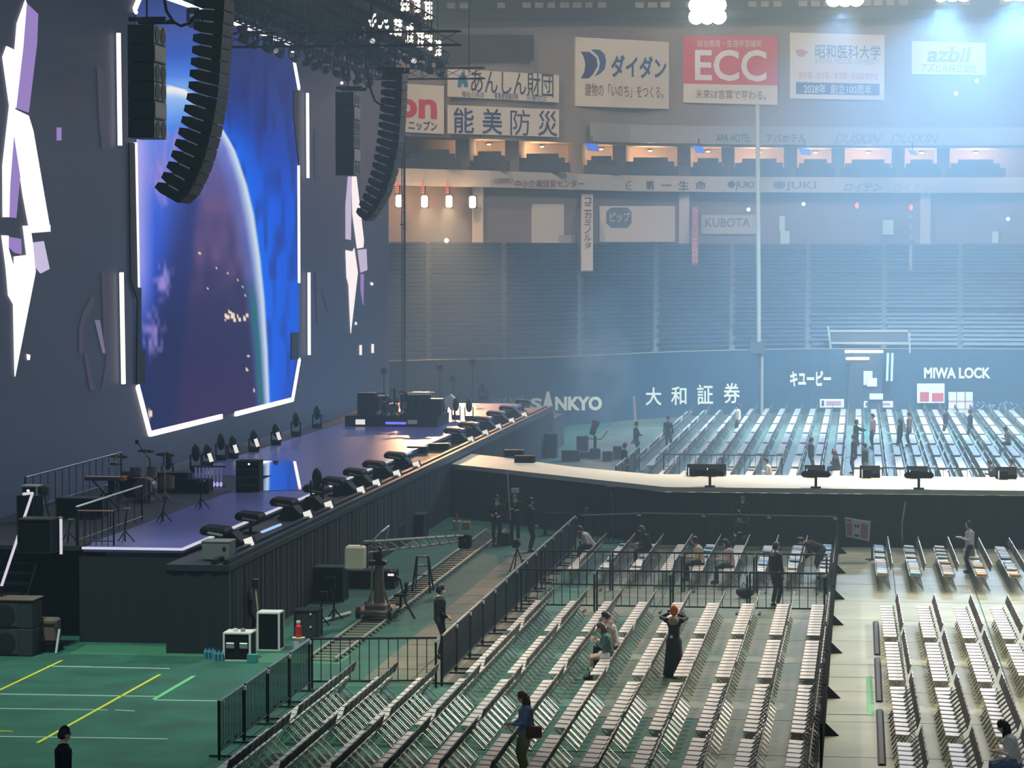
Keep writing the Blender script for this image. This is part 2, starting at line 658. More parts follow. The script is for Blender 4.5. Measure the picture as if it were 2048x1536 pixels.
# ---------------------------------------------------------------- haze in the air of the hall
hz = bpy.data.materials.new('haze_air')
hz.use_nodes = True
nt = hz.node_tree
nt.nodes.clear()
vs = nt.nodes.new('ShaderNodeVolumeScatter')
vs.inputs['Color'].default_value = (0.52, 0.77, 0.96, 1)
vs.inputs['Density'].default_value = 0.0030
vs.inputs['Anisotropy'].default_value = 0.35
out = nt.nodes.new('ShaderNodeOutputMaterial')
nt.links.new(vs.outputs[0], out.inputs['Volume'])
m = MB(); m.lo((-58, 42, 0.02), (44, 212, 33))
ho = m.build('haze', hz)
tag(ho, 'thin blue stage haze hanging in the air of the whole hall', 'haze', None, 'stuff')
ho.display_type = 'WIRE'
hb = hz.copy()
hb.name = 'haze_bank'
for n_ in hb.node_tree.nodes:
    if n_.type == 'VOLUME_SCATTER':
        n_.inputs['Density'].default_value = 0.0038
m = MB(); m.lo((-40, 99, 0.03), (43, 211, 32.5))
hb_ = m.build('haze', hb)
tag(hb_, 'thicker blue haze over the far half of the hall beyond the runway', 'haze', None, 'stuff')
hb_.display_type = 'WIRE'
# smoke plume drifting up behind the runway bend
sm_mat = bpy.data.materials.new('smoke_plume')
sm_mat.use_nodes = True
nt = sm_mat.node_tree
nt.nodes.clear()
tc = nt.nodes.new('ShaderNodeTexCoord')
mp = nt.nodes.new('ShaderNodeMapping'); mp.inputs['Location'].default_value = (-1, -1, -1); mp.inputs['Scale'].default_value = (2, 2, 2)
gr = nt.nodes.new('ShaderNodeTexGradient'); gr.gradient_type = 'SPHERICAL'
no = nt.nodes.new('ShaderNodeTexNoise'); no.inputs['Scale'].default_value = 0.55; no.inputs['Detail'].default_value = 3
r1 = nt.nodes.new('ShaderNodeMapRange'); r1.inputs[1].default_value = 0.35; r1.inputs[2].default_value = 0.75
mu = nt.nodes.new('ShaderNodeMath'); mu.operation = 'MULTIPLY'
m2 = nt.nodes.new('ShaderNodeMath'); m2.operation = 'MULTIPLY'; m2.inputs[1].default_value = 0.6
vs = nt.nodes.new('ShaderNodeVolumeScatter'); vs.inputs['Color'].default_value = (0.6, 0.82, 1.0, 1); vs.inputs['Anisotropy'].default_value = 0.2
ou = nt.nodes.new('ShaderNodeOutputMaterial')
L_ = nt.links.new
L_(tc.outputs['Generated'], mp.inputs['Vector']); L_(mp.outputs[0], gr.inputs['Vector']); L_(tc.outputs['Object'], no.inputs['Vector'])
L_(no.outputs['Fac'], r1.inputs[0]); L_(gr.outputs['Fac'], mu.inputs[0]); L_(r1.outputs[0], mu.inputs[1]); L_(mu.outputs[0], m2.inputs[0])
L_(m2.outputs[0], vs.inputs['Density']); L_(vs.outputs[0], ou.inputs['Volume'])
c0, c1 = at_y(1110, 870, 124), at_y(1290, 560, 124)
m = MB(); m.lo((c0.x, 121.5, max(c0.z, 0.05)), (c1.x, 127, c1.z))
sp_ = m.build('smoke', sm_mat)
tag(sp_, 'pale blue smoke plume rising behind the follow spot beyond the runway bend', 'smoke', None, 'stuff')
sp_.display_type = 'WIRE'

# ---------------------------------------------------------------- LED wall behind the stage
XS = -24.0
led = thing('led_wall', 'huge dark grey video wall behind the stage showing a planet seen from space', 'video wall', (XS, 104, 2.35))
m = MB(); m.lo((XS - 0.6, 68, 2.0), (XS, 139.4, 27.0))
m.build('screen_panel', MATS['led_dark'], led)


def on_led(px, py, lift=0.03):
    return at_x(px, py, XS + lift)


def lerp_table(t, x):
    if x <= t[0][0]: return t[0][1]
    for (a, va), (b, vb) in zip(t, t[1:]):
        if x <= b:
            k = (x - a) / (b - a)
            return va + (vb - va) * k if not isinstance(va, tuple) else tuple(p + (q - p) * k for p, q in zip(va, vb))
    return t[-1][1]


def mixc(a, b, k):
    k = max(0.0, min(1.0, k))
    return tuple(p + (q - p) * k for p, q in zip(a, b))


RIM = ((150, 330), (172, 338), (176, 361), (182, 375), (190, 387), (202, 402), (215, 414), (230, 427), (250, 441), (275, 456), (300, 470), (370, 494), (430, 508), (520, 521), (600, 529), (700, 535), (800, 539), (900, 541))
LEFTC = ((0, (62, 78, 150)), (60, (70, 92, 168)), (120, (64, 104, 205)), (150, (90, 140, 240)), (168, (120, 170, 250)))
rn = random.Random(11)
CITY = [(465 + rn.gauss(0, 9), 632 + rn.gauss(0, 7), 2.2 + rn.random() * 2) for _ in range(16)] + [(400, 507, 3), (433, 536, 2), (415, 578, 2), (485, 575, 2), (497, 712, 3), (495, 740, 3), (300, 828, 6), (508, 780, 3), (475, 560, 1.5), (490, 590, 2), (455, 545, 1.6), (402, 330, 3), (414, 312, 3)]


def hash2(x, y):
    v = math.sin(x * 12.9898 + y * 78.233) * 43758.5453
    return v - math.floor(v)


def vnoise(x, y):
    xi, yi = math.floor(x), math.floor(y)
    fx, fy = x - xi, y - yi
    fx, fy = fx * fx * (3 - 2 * fx), fy * fy * (3 - 2 * fy)
    a, b, c, d = hash2(xi, yi), hash2(xi + 1, yi), hash2(xi, yi + 1), hash2(xi + 1, yi + 1)
    return a + (b - a) * fx + (c - a) * fy + (a - b - c + d) * fx * fy


def sm(a, b, x):
    k = max(0.0, min(1.0, (x - a) / (b - a)))
    return k * k * (3 - 2 * k)


SPACE = ((60, (48, 58, 112)), (170, (46, 62, 134)), (300, (36, 74, 190)), (420, (22, 92, 235)), (650, (24, 100, 240)), (800, (38, 76, 205)))
HALO = ((0, (58, 74, 140)), (60, (70, 92, 168)), (110, (62, 100, 200)), (150, (84, 136, 240)), (168, (120, 170, 250)))
BODY = ((180, (84, 120, 225)), (260, (74, 104, 215)), (330, (98, 100, 176)), (430, (92, 80, 134)), (560, (64, 62, 108)), (700, (54, 54, 100)), (860, (66, 52, 98)))
BLUE = ((176, (225, 238, 255)), (200, (150, 195, 255)), (260, (84, 140, 250)), (330, (110, 130, 235)), (420, (66, 104, 226)), (560, (52, 92, 226)), (640, (54, 84, 200)), (730, (36, 62, 160)), (800, (34, 50, 130)), (870, (40, 44, 96)))


def picture(x, y):
    """the picture shown on the screen, sRGB"""
    rim = lerp_table(RIM, y) if y > 172 else 338
    streak = vnoise(x / 9.0, y / 60.0)
    # space outside the planet
    base = lerp_table(SPACE, y)
    space = mixc(base, (26, 110, 255), (1 - abs(x - rim) / 60.0) * sm(200, 300, y))
    space = mixc(space, (40, 44, 110), (streak - 0.45) * 1.3 if y < 560 else (streak - 0.6))
    space = mixc(lerp_table(HALO, y), space, sm(385, 440, x) if y < 260 else 1)
    top = 172 + max(0.0, x - 338) ** 2 / 136.0 + max(0.0, 330 - x) ** 2 / 700.0      # upper limb of the planet
    d = rim - x
    inside = sm(-2, 2, d) * sm(-2, 2, y - top) if y < 300 else sm(-3, 3, d)
    body = lerp_table(BODY, y)
    right = sm(386, 408, x + 0.1 * (y - 400) if y > 400 else x)
    dark = mixc((54, 64, 132), (44, 52, 100), sm(420, 700, y))
    if y < 330:
        e = 1.0 - sm(330, 420, x) * sm(200, 320, y)
    else:
        edge = 404 - (y - 330) * 0.22
        e = 1.0 - sm(edge - 70, edge, x)
    fill = mixc(dark, lerp_table(BLUE, y), e)
    body = mixc(fill, body, right * sm(200, 330, y))
    body = mixc(body, (184, 178, 250), (310 - x) / 36 * (1 - sm(520, 680, y)) if y > 250 else 0)
    for (cx_, cy_, rx_, ry_) in ((326, 562, 17, 34), (306, 670, 20, 44), (322, 345, 22, 70), (352, 290, 16, 30)):
        g = 1.1 - math.hypot((x - cx_) / rx_, (y - cy_) / ry_) + (vnoise(x / 6.0, y / 14.0) - 0.5) * 1.2
        body = mixc(body, (156, 142, 226), g * 0.9)
    e = vnoise(x / 16.0, y / 34.0)
    if 300 < y < 620: body = mixc(body, (116, 92, 142), (e * 1.1 - 0.25) * right * (1 - sm(520, 620, y)))
    if 215 < y < 380: body = mixc(body, (214, 190, 236), (1 - d / 48) * (0.3 + e) * (1 - sm(300, 380, y)))
    if y > 205:
        w = lerp_table(((205, 9), (300, 14), (420, 18), (600, 14), (820, 10)), y)
        body = mixc(body, (110, 140, 235), 1 - d / (w * 3.0))
        if y > 540: body = mixc(body, (44, 120, 130), (1 - abs(d - w * 1.6) / (w * 0.9)) * sm(540, 620, y))
        body = mixc(body, (214, 236, 255), 1.3 - d / w)
    if y < 300: body = mixc(body, (250, 252, 255), (1.4 - (y - top) / 14) * (1 - sm(395, 440, x)))
    c = mixc(space, body, inside)
    for (qx, qy, qr) in CITY:
        if abs(x - qx) < qr * 0.7 and abs(y - qy) < qr: return (255, 238, 214)
    return c


# panel as a fine grid of picture cells inside its chamfered outline
OUT_L = ((-60, 271), (775, 275), (868, 300))
TOP = lambda x: 88 + (x - 582) * 0.374 if x < 582 else 88 + (x - 582) * 5.6
BOT = lambda x: (798 + (585 - x) * 0.2456 if 300 <= x <= 585 else (775 + (x - 275) * 3.72 if x < 300 else 798 - (x - 585) * 6.2))
xs = [273 + (598 - 273) * i / 130 for i in range(131)]
gv, gf, gc = [], [], []
NR = 220
for x in xs:
    t, b = max(TOP(x), -40), BOT(x)
    for j in range(NR + 1):
        gv.append(tuple(on_led(x, t + (b - t) * j / NR, 0.04)))
        gc.append(picture(x, t + (b - t) * j / NR))
for i in range(130):
    for j in range(NR):
        a = i * (NR + 1) + j
        gf.append((a, a + 1, a + NR + 2, a + NR + 1))
me = bpy.data.meshes.new('screen_picture')
inv = base_matrix(led).inverted()
me.from_pydata([tuple(inv @ Vector(v)) for v in gv], [], gf)
at = me.color_attributes.new('picture', 'FLOAT_COLOR', 'POINT')
at.data.foreach_set('color', [c for q in gc for c in lin(q)])
pm = bpy.data.materials.new('screen_picture')
pm.use_nodes = True
nt = pm.node_tree
nt.nodes.clear()
an = nt.nodes.new('ShaderNodeAttribute'); an.attribute_name = 'picture'
em = nt.nodes.new('ShaderNodeEmission'); em.inputs[1].default_value = 0.95
ou = nt.nodes.new('ShaderNodeOutputMaterial')
nt.links.new(an.outputs['Color'], em.inputs[0]); nt.links.new(em.outputs[0], ou.inputs[0])
me.materials.append(pm)
o = bpy.data.objects.new('screen_picture', me)
C.objects.link(o); o.parent = led
o['label'] = 'blue planet picture on the tall lit panel'


def led_line(name, a, b, w, lift=0.08, m_='strip_white'):
    mm = MB()
    mm.bar(on_led(*a, lift), on_led(*b, lift), 0.1, w)
    # keep the wide side of the bar in the plane of the wall
    return mm.build(name, MATS[m_], led)


def led_poly(name, pts, mname, lift=0.06, t=0.03):
    mm = MB()
    mm.prism([on_led(x, y, lift) for x, y in pts], (-t, 0, 0))
    return mm.build(name, MATS[mname], led)


for a, b, w in (((330, -7), (409, 21), .18), ((466, 44), (582, 88), .18), ((582, 88), (598, 178), .18), ((275, 772), (300, 868), .18), ((300, 868), (443, 833), .18),
                ((471, 828), (585, 799), .18), ((585, 799), (599, 718), .18), ((271, 285), (276, 574), .12), ((597, 331), (598, 566), .12), ((269, 20), (290, -30), .18)):
    led_line('border_strip', a, b, w)
for a, b in (((237, 66), (240, 291)), ((243, 545), (247, 768)), ((615, 186), (616, 356)), ((618, 545), (618.5, 710))):
    led_line('light_tube', a, b, 0.2, 0.16)
    mm = MB(); mm.bar(on_led(*a, 0.02), on_led(*b, 0.02), 0.06, 0.5); mm.build('tube_backing', MATS['black'], led)
for pts in ([(259, 286), (270, 286), (276, 576), (283, 576), (283, 700), (291, 701), (291, 766), (274, 770), (276, 600), (262, 560)],
            [(583, 665), (598, 665), (598, 718), (583, 720)], [(588, 180), (598, 180), (598, 328), (588, 230)]):
    led_poly('panel_shutter', pts, 'black', 0.10, 0.05)


def zz(pts, sx, ox, oy):
    return [(x / sx + ox, y / sx + oy) for x, y in pts]


S1 = 3.2
for pts, mm in (
        (zz([(165, 0), (112, 150), (98, 320), (62, 690), (105, 690), (150, 300), (172, 20)], S1, 0, 0), 'cr_white'),
        (zz([(172, 20), (245, 90), (238, 280), (185, 720), (105, 690), (150, 300)], S1, 0, 0), 'cr_lav'),
        (zz([(45, 295), (20, 365), (65, 690), (98, 700), (98, 320)], S1, 0, 0), 'cr_white'),
        (zz([(62, 690), (20, 1060), (22, 1390), (60, 1390), (66, 1180), (90, 870), (105, 700)], S1, 0, 0), 'cr_white'),
        (zz([(90, 870), (66, 1180), (60, 1390), (105, 1395), (130, 1130)], S1, 0, 0), 'cr_lav'),
        (zz([(100, 700), (185, 740), (215, 840), (325, 1480), (195, 1490), (150, 1250), (88, 830)], S1, 0, 0), 'cr_white'),
        (zz([(15, 70), (60, 72), (60, 160), (100, 300), (105, 560), (60, 480), (45, 300)], 3.414, 0, 450), 'cr_white'),
        (zz([(60, 80), (145, 95), (150, 200), (105, 190), (62, 150)], 3.414, 0, 450), 'cr_lav'),
        (zz([(100, 215), (180, 205), (245, 320), (105, 1035), (95, 560)], 3.414, 0, 450), 'cr_white'),
        (zz([(160, 5), (345, 0), (345, 45), (215, 55), (225, 120), (245, 320), (185, 205)], 3.414, 0, 450), 'cr_white'),
        (zz([(225, 120), (300, 110), (340, 300), (280, 330), (240, 280)], 3.414, 0, 450), 'cr_mid'),
        ([(697, 350), (704, 352), (702, 480), (692, 478), (692, 410)], 'cr_mid'), ([(704, 352), (713, 352), (728, 480), (727, 495), (715, 497), (706, 430)], 'cr_white'),
        ([(692, 500), (706, 503), (709, 496), (716, 545), (702, 667), (698, 570), (694, 555)], 'cr_white'), ([(716, 500), (733, 498), (735, 540), (722, 545)], 'cr_mid'),
        ([(722, 548), (728, 548), (727, 610), (722, 580)], 'cr_lav'), ([(115, 255), (123, 255), (123, 281), (115, 281)], 'cr_lav'),
        ([(196, 130), (210, 150), (216, 290), (206, 298), (200, 240)], 'cr_dim'), ([(186, 592), (168, 625), (160, 655), (167, 655), (180, 622), (190, 600)], 'cr_dim'), ([(205, 545), (220, 545), (218, 690), (210, 690)], 'cr_dim'),
        ([(160, 655), (166, 655), (166, 705), (160, 705)], 'cr_dim'), ([(191, 640), (200, 640), (211, 706), (207, 706)], 'cr_lav2'), ([(216, 708), (222, 708), (214, 760), (205, 785)], 'cr_dim'), ([(170, 708), (174, 708), (190, 780), (182, 780)], 'cr_dim'),
        ([(630, 255), (636, 262), (634, 365), (631, 340)], 'cr_dim'), ([(632, 545), (636, 545), (638, 650), (635, 640)], 'cr_dim'), ([(645, 580), (653, 590), (660, 620), (655, 618)], 'cr_dim'),
        ([(720, 690), (724, 690), (724, 710), (720, 710)], 'cr_white'), ([(744, 688), (748, 688), (748, 706), (744, 706)], 'cr_white'), ([(742, 564), (747, 566), (746, 571), (742, 570)], 'cr_white'),
        ([(711, 644), (714, 644), (714, 650), (711, 650)], 'cr_white'), ([(55, 708), (61, 710), (60, 720), (56, 720)], 'cr_white')):
    if mm == 'cr_dim' and mm not in MATS: glow('cr_dim', (98, 96, 116), 0.55)
    if mm == 'cr_lav2' and mm not in MATS: glow('cr_lav2', (150, 146, 180), 0.6)
    led_poly('crystal_graphic', pts, mm)

# ---------------------------------------------------------------- stage
ZS, ZL = 2.35, 2.14
stage = thing('stage', 'long black skirted stage in front of the video wall with a shiny screen-tinted violet deck', 'stage', (-19, 100, 0))
m = MB(); m.lo((-18.9, 65.5, ZS - 0.12), (-16.4, 134, ZS)); m.lo((-23.4, 66.4, ZS - 0.12), (-18.9, 134, ZS))
m.build('deck', MATS['deck'], stage)
m = MB(); m.lo((-23.3, 65.6, ZS - 0.10), (-19.0, 88, ZS + 0.012)); m.lo((-23.3, 88, ZS - 0.02), (-22.2, 134, ZS + 0.012))
o = m.build('gear_strip', MATS['deck_rough'], stage); o['label'] = 'matt black strip along the back of the deck'
m = MB()
q = [at_z(520, 982, ZS), at_z(604, 981, ZS), at_z(592, 923, ZS), at_z(518, 922, ZS)]
m.prism(q, (0, 0, 0.012))
o = m.build('gloss_panel', MATS['deck_mirror'], stage); o['label'] = 'mirror glossy panel in the deck'
m = MB(); m.lo((-16.4, 63.8, ZL - 0.14), (-14.85, 134, ZL))
m.build('front_ledge', MATS['deck_rough'], stage)
for xx in (-15.25, -14.95):
    m = MB()
    m.lo((xx - 0.07, 63.9, ZL), (xx + 0.07, 134, ZL + 0.12))
    m.build('ledge_rail', MATS['dark_metal'], stage)
m = MB()
m.lo((-18.93, 65.46, ZS - 0.05), (-16.4, 65.5, ZS + 0.01)); m.lo((-16.43, 65.5, ZS - 0.05), (-16.38, 100, ZS + 0.01))
o = m.build('edge_strip', MATS['strip_soft'], stage); o['label'] = 'thin white edging along the deck'
# skirt cloths with folds
def skirt(pts, z0, z1, mname, parent, name='skirt', n=6, amp=0.018):
    mm = MB()
    rr = random.Random(int(abs(pts[0][0] * 31 + pts[0][1])))
    P = []
    for a, b in zip(pts, pts[1:]):
        a, b = Vector((a[0], a[1], 0)), Vector((b[0], b[1], 0))
        k = max(2, int((b - a).length * n))
        nn = (b - a).normalized().cross(Vector((0, 0, 1)))
        for i in range(k + 1):
            P.append(a.lerp(b, i / k) + nn * (amp * math.sin(i * 2.3 + rr.random() * 1.5)))
    for p, q in zip(P, P[1:]):
        mm.quad(p + Vector((0, 0, z0)), q + Vector((0, 0, z0)), q + Vector((0, 0, z1)), p + Vector((0, 0, z1)))
    return mm.build(name, MATS[mname], parent, smooth=True)


skirt([(-19.05, 68), (-19.0, 65.52), (-16.4, 65.52), (-16.4, 63.84), (-14.88, 63.84), (-14.88, 134), (-20, 136)], 0.0, ZL - 0.02, 'black_cloth', stage)
skirt([(-24, 67.4), (-19.05, 67.4)], 0.0, ZS - 0.1, 'black_cloth', stage)
m = MB(); m.lo((-24.2, 134, 0), (-14.9, 139, 1.6)); m.build('end_block', MATS['black'], stage)

# ---------------------------------------------------------------- runway
ZW = 1.9
run = thing('runway', 'cream topped runway that leaves the stage at an angle and crosses the floor', 'runway', (-4, 94, 0))
near = [at_z(892, 927, ZW), at_z(1000, 938, ZW), at_z(1200, 960, ZW), at_z(1330, 974, ZW)]
Y0, Y1 = near[-1].y, 96.2
near[-1].y = Y0
poly = near + [Vector((24, Y0, ZW)), Vector((24, Y1, ZW))] + [at_z(1300, 948, ZW), at_z(1150, 934, ZW), at_z(1000, 914, ZW), at_z(850, 897, ZW)]
m = MB(); m.prism([p + Vector((0, 0, 0)) for p in poly], (0, 0, -0.16))
m.build('deck', MATS['cream_deck'], run)
skirt([(p.x, p.y + 0.05) for p in near] + [(24, Y0 + 0.05)], 0.0, ZW - 0.17, 'black_cloth', run)
skirt([(p.x, p.y - 0.05) for p in reversed(poly[6:])][::-1] , 0.0, ZW - 0.17, 'black_cloth', run)

# ---------------------------------------------------------------- folding chairs
mat('chair_seat', (212, 204, 194), 0.38, var=0.3, vscale=3, rgb2=(188, 174, 168))
mat('chair_seat_bright', (226, 220, 206), 0.36)
mat('chair_back', (58, 48, 44), 0.6)
mat('chair_tube', (176, 174, 170), 0.36, metal=0.85)


def chair_shapes():
    """a folding chair facing -X, base at the origin"""
    seat = MB(); seat.bev((-0.045, 0, 0.448), (0.30, 0.37, 0.03), 0.01, ry=math.radians(3))
    back = MB(); back.bev((0.235, 0, 0.69), (0.024, 0.40, 0.20), 0.008, ry=math.radians(16))
    fr = MB()
    for s_ in (-1, 1):
        y = 0.205 * s_
        fr.tube([(-0.235, y, 0.015), (0.06, y, 0.46), (0.21, y, 0.60), (0.265, y, 0.79)], 0.0125, 5)
    fr.tube([(-0.235, -0.205, 0.015), (-0.235, 0.205, 0.015)], 0.0125, 5)
    fr.tube([(0.265, -0.205, 0.79), (0.268, 0.205, 0.79)], 0.0125, 5)
    rr = MB()
    for s_ in (-1, 1):
        y = 0.188 * s_
        rr.tube([(0.255, y, 0.015), (-0.03, y, 0.30), (-0.17, y, 0.425)], 0.0125, 5)
    rr.tube([(0.255, -0.188, 0.015), (0.255, 0.188, 0.015)], 0.0125, 5)
    return seat, back, fr, rr


chair = thing('folding_chair', 'x', 'chair', group='folding chairs on the arena floor')
sh = chair_shapes()
for nm, mm, mt in zip(('seat', 'backrest', 'front_frame', 'rear_frame'), sh, ('chair_seat', 'chair_back', 'chair_tube', 'chair_tube')):
    mm.build(nm, MATS[mt], chair)
chair_t = template(chair)

PITCHC = 0.48
BLOCKS = [(85.9, 78.6), (71.2, 65.7), (64.4, 58.9), (57.6, 52.1), (50.9, 45.3)]
SLOPE_M, SLOPE_R = 0.0036, -0.0078
spots = []                                   # (x, y, block, row, seat, side)
for bi, (ya, yb) in enumerate(BLOCKS):
    n = int(round((ya - yb) / PITCHC)) + 1
    for row in range(12):
        x0 = -1.04 - 0.9 * row
        if bi <= 2 and x0 < -8.5: continue
        for k in range(n):
            y = yb + (ya - yb) * k / (n - 1)
            spots.append((x0 + SLOPE_M * (y - 58), y, bi, row, k, 'm'))
    for row in range(6):
        x0 = 0.76 + 0.93 * row
        for k in range(n):
            y = yb + (ya - yb) * k / (n - 1)
            spots.append((x0 + SLOPE_R * (y - 71), y, bi, row, k, 'r'))


def in_view(x, y, z, mx=10, my=10):
    v = Vector((x, y, z)) - EYE
    d = v.dot(FWD)
    px, py = CX + F * v.dot(RGT) / d, CY - F * v.dot(UPV) / d
    return -mx < px < 2048 + mx and -my < py < 1536 + my, px, py


spots = [s_ for s_ in spots if in_view(s_[0], s_[1], 0.6)[0]]
spots.sort(key=lambda s_: s_[1])
TAKEN = []
def chair_label(s_):
    x, y, bi, row, k, side = s_
    where = ('row %d from the walkway' if side == 'm' else 'row %d past the walkway') % (row + 1)
    blk = {4: 'lowest', 3: 'second lowest', 2: 'third lowest', 1: 'fourth lowest', 0: 'top'}[bi]
    return 'grey folding chair, seat %d up in the %s block, %s' % (k + 1, blk, where)


near_spots, rest = spots[:300], spots[300:]
for i, s_ in enumerate(near_spots):
    x, y = s_[0], s_[1]
    place(chair_t, (x, y, 0.012), random.uniform(-0.03, 0.03), chair_label(s_), 'folding chairs on the arena floor', first=(i == 0))

# all further chairs of the floor, past the three hundred that show largest
def low_chair(mb, x, y, rz=0.0, z=0.012):
    c, s_ = math.cos(rz), math.sin(rz)
    def b(cx_, cy_, cz, dx, dy, dz, ry=0.0):
        mb.box((x + cx_ * c - cy_ * s_, y + cx_ * s_ + cy_ * c, z + cz), (dx, dy, dz), rz, ry=ry)
    mb.mi = 0; b(-0.04, 0, 0.448, 0.31, 0.38, 0.03)
    mb.mi = 1; b(0.235, 0, 0.69, 0.024, 0.40, 0.20, math.radians(16))
    mb.mi = 2
    for q in (-1, 1):
        b(0.01, 0.2 * q, 0.24, 0.022, 0.022, 0.56, math.radians(33)); b(0.04, 0.19 * q, 0.22, 0.022, 0.022, 0.50, math.radians(-45)); b(0.235, 0.2 * q, 0.69, 0.022, 0.022, 0.2, math.radians(14))
    b(0.262, 0, 0.79, 0.022, 0.4, 0.022)


m = MB()
for s_ in rest:
    low_chair(m, s_[0], s_[1], random.uniform(-0.03, 0.03))
# field of chairs beyond the runway
for row in range(-11, 12):
    x0 = 0.9 * row
    for b0 in (103.5, 111.5, 119.5, 127.5, 135.5, 143.5, 151.5, 159.5):
        for k in range(14):
            y = b0 + k * PITCHC
            if x0 < -8.3 and y < 118: continue
            if x0 > 0.3 and y < 111.2: continue
            if -8.6 < x0 < -3 and abs(y - 117.0) < 0.45: continue
            if y > depth(VX + F * x0 / y) - 3: continue
            if not in_view(x0, y, 0.6)[0]: continue
            low_chair(m, x0, y, random.uniform(-0.03, 0.03))
tag(m.build('folding_chair_field', [MATS['chair_seat'], MATS['chair_back'], MATS['chair_tube']]), 'further rows of folding chairs, mostly in the field beyond the runway', 'chairs', 'folding chairs on the arena floor', 'stuff')

# ---------------------------------------------------------------- advertising boards and lettering on the far walls
mat('board_cream', (216, 208, 190), 0.6)
mat('board_white', (226, 224, 220), 0.6)
mat('board_red', (206, 58, 70), 0.6)
mat('ink_dark', (44, 48, 62), 0.6)
mat('ink_navy', (34, 48, 104), 0.6)
mat('ink_blue', (40, 84, 140), 0.6)
mat('ink_teal', (30, 120, 150), 0.6)
mat('ink_red', (206, 50, 44), 0.6)
mat('ink_brown', (120, 92, 80), 0.6)
mat('ink_mauve', (130, 104, 130), 0.6)
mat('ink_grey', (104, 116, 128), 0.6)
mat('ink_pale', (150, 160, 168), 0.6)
mat('letter_cream', (232, 220, 190), 0.5)
mat('banner_pink', (196, 128, 140), 0.7)
mat('pale_green', (196, 226, 206), 0.5)


class Board:
    """a flat advertising board given by its picture corners, standing just in front of the far wall"""
    def __init__(s, name, label, x0, x1, tl, tr, br, bl, mname='board_cream', table=UPPER, off=-0.25, cat='sign', thick=0.14, lean=0.0):
        y0, y1 = depth(x0, table), depth(x1, table)
        bulge = max([y0 + (y1 - y0) * k / 8 - depth(x0 + (x1 - x0) * k / 8, table) for k in range(9)])
        y0 += off - bulge; y1 += off - bulge
        s.x0, s.x1, s.tl, s.tr, s.bl, s.br = x0, x1, tl, tr, bl, br
        s.TL, s.TR, s.BR, s.BL = at_y(x0, tl, y0), at_y(x1, tr, y1), at_y(x1, br, y1 - lean), at_y(x0, bl, y0 - lean)
        n = (s.TR - s.TL).cross(s.BL - s.TL).normalized()
        s.n = n if n.y < 0 else -n
        mid = (s.BL + s.BR) / 2
        s.o = thing(name, label, cat, mid)
        m = MB(); m.prism([s.BL, s.BR, s.TR, s.TL], -s.n * thick)
        m.build('panel', MATS[mname], s.o)
        s.k = 0

    def uv(s, px, py):
        u = (px - s.x0) / (s.x1 - s.x0)
        top = s.tl + (s.tr - s.tl) * u
        bot = s.bl + (s.br - s.bl) * u
        return u, (bot - py) / (bot - top)

    def text(s, body, px0, pyt, px1, pyb, mname, bold=0.0, name='lettering', italic=0.0):
        u0, w0 = s.uv(px0, pyb); u1, w1 = s.uv(px1, pyt)
        m = MB()
        letters(m, body, (s.BL, s.BR, s.TR, s.TL), s.n * 0.03, bold, (u0, w0, u1, w1), italic)
        return m.build(name, MATS[mname], s.o)

    def poly(s, pts, mname, name='emblem', lift=0.02):
        P = []
        for (x, y) in pts:
            u, w = s.uv(x, y)
            P.append((s.BL * (1 - u) + s.BR * u) * (1 - w) + (s.TL * (1 - u) + s.TR * u) * w + s.n * lift)
        m = MB(); m.prism(P, -s.n * 0.015)
        return m.build(name, MATS[mname], s.o)


b = Board('sign_board', 'cream advertising board with red letters partly hidden behind the hanging speaker', 690, 888, 160, 172, 268, 258)
b.text('nippn', 690, 186, 873, 246, 'ink_red', 0.03); b.text('ニップン', 815, 243, 873, 260, 'ink_dark', 0.02)
b = Board('sign_board', 'wide cream board with a teal drop emblem and dark grey kana', 898, 1118, 137, 150, 205, 193)
b.text('あんしん財団', 940, 147, 1106, 186, 'ink_dark', 0.006)
b.poly([(914, 174), (916, 156), (924, 143), (932, 156), (935, 174), (928, 175), (924, 166), (920, 175)], 'ink_teal')
b.text('福祉の共済', 922, 184, 966, 193, 'ink_brown'); b.text('事業者健康診断', 986, 187, 1034, 197, 'ink_blue'); b.text('災害防止', 1050, 190, 1092, 200, 'ink_teal')
b = Board('sign_board', 'wide cream board with four heavy navy characters', 898, 1118, 210, 219, 274, 267)
for i, ch in enumerate('能美防災'):
    b.text(ch, 906 + i * 56, 216 + i * 2, 946 + i * 56, 266 + i * 2, 'ink_navy', 0.0 if ch == '防' else 0.012)
b = Board('sign_board', 'large cream board with a blue double crescent emblem and blue katakana', 1152, 1338, 74, 84, 218, 212)
b.text('ダイダン', 1220, 114, 1332, 154, 'ink_blue', 0.03)
b.text('建物の「いのち」をつくる。', 1169, 172, 1326, 192, 'ink_brown', 0.01)
b.poly([(1161, 103), (1178, 104), (1192, 116), (1194, 132), (1184, 150), (1176, 157), (1161, 157), (1168, 144), (1170, 128), (1167, 114)], 'ink_navy')
b.poly([(1181, 99), (1198, 99), (1208, 108), (1211, 122), (1208, 138), (1198, 148), (1188, 153), (1196, 140), (1199, 126), (1195, 112)], 'ink_blue')
b = Board('sign_board', 'large red and white board with three big white letters', 1367, 1555, 72, 72, 210, 205)
b.poly([(1367, 72), (1555, 72), (1555, 171), (1367, 167)], 'board_red', 'red_field')
m_ = b.text('ECC', 1389, 100, 1532, 161, 'board_white', 0.02); m_.location += b.n * 0.04
m_ = b.text('総合教育・生涯学習機関', 1394, 80, 1522, 94, 'board_white'); m_.location += b.n * 0.04
b.text('未来は言葉で変わる。', 1390, 181, 1532, 197, 'ink_brown', 0.01)
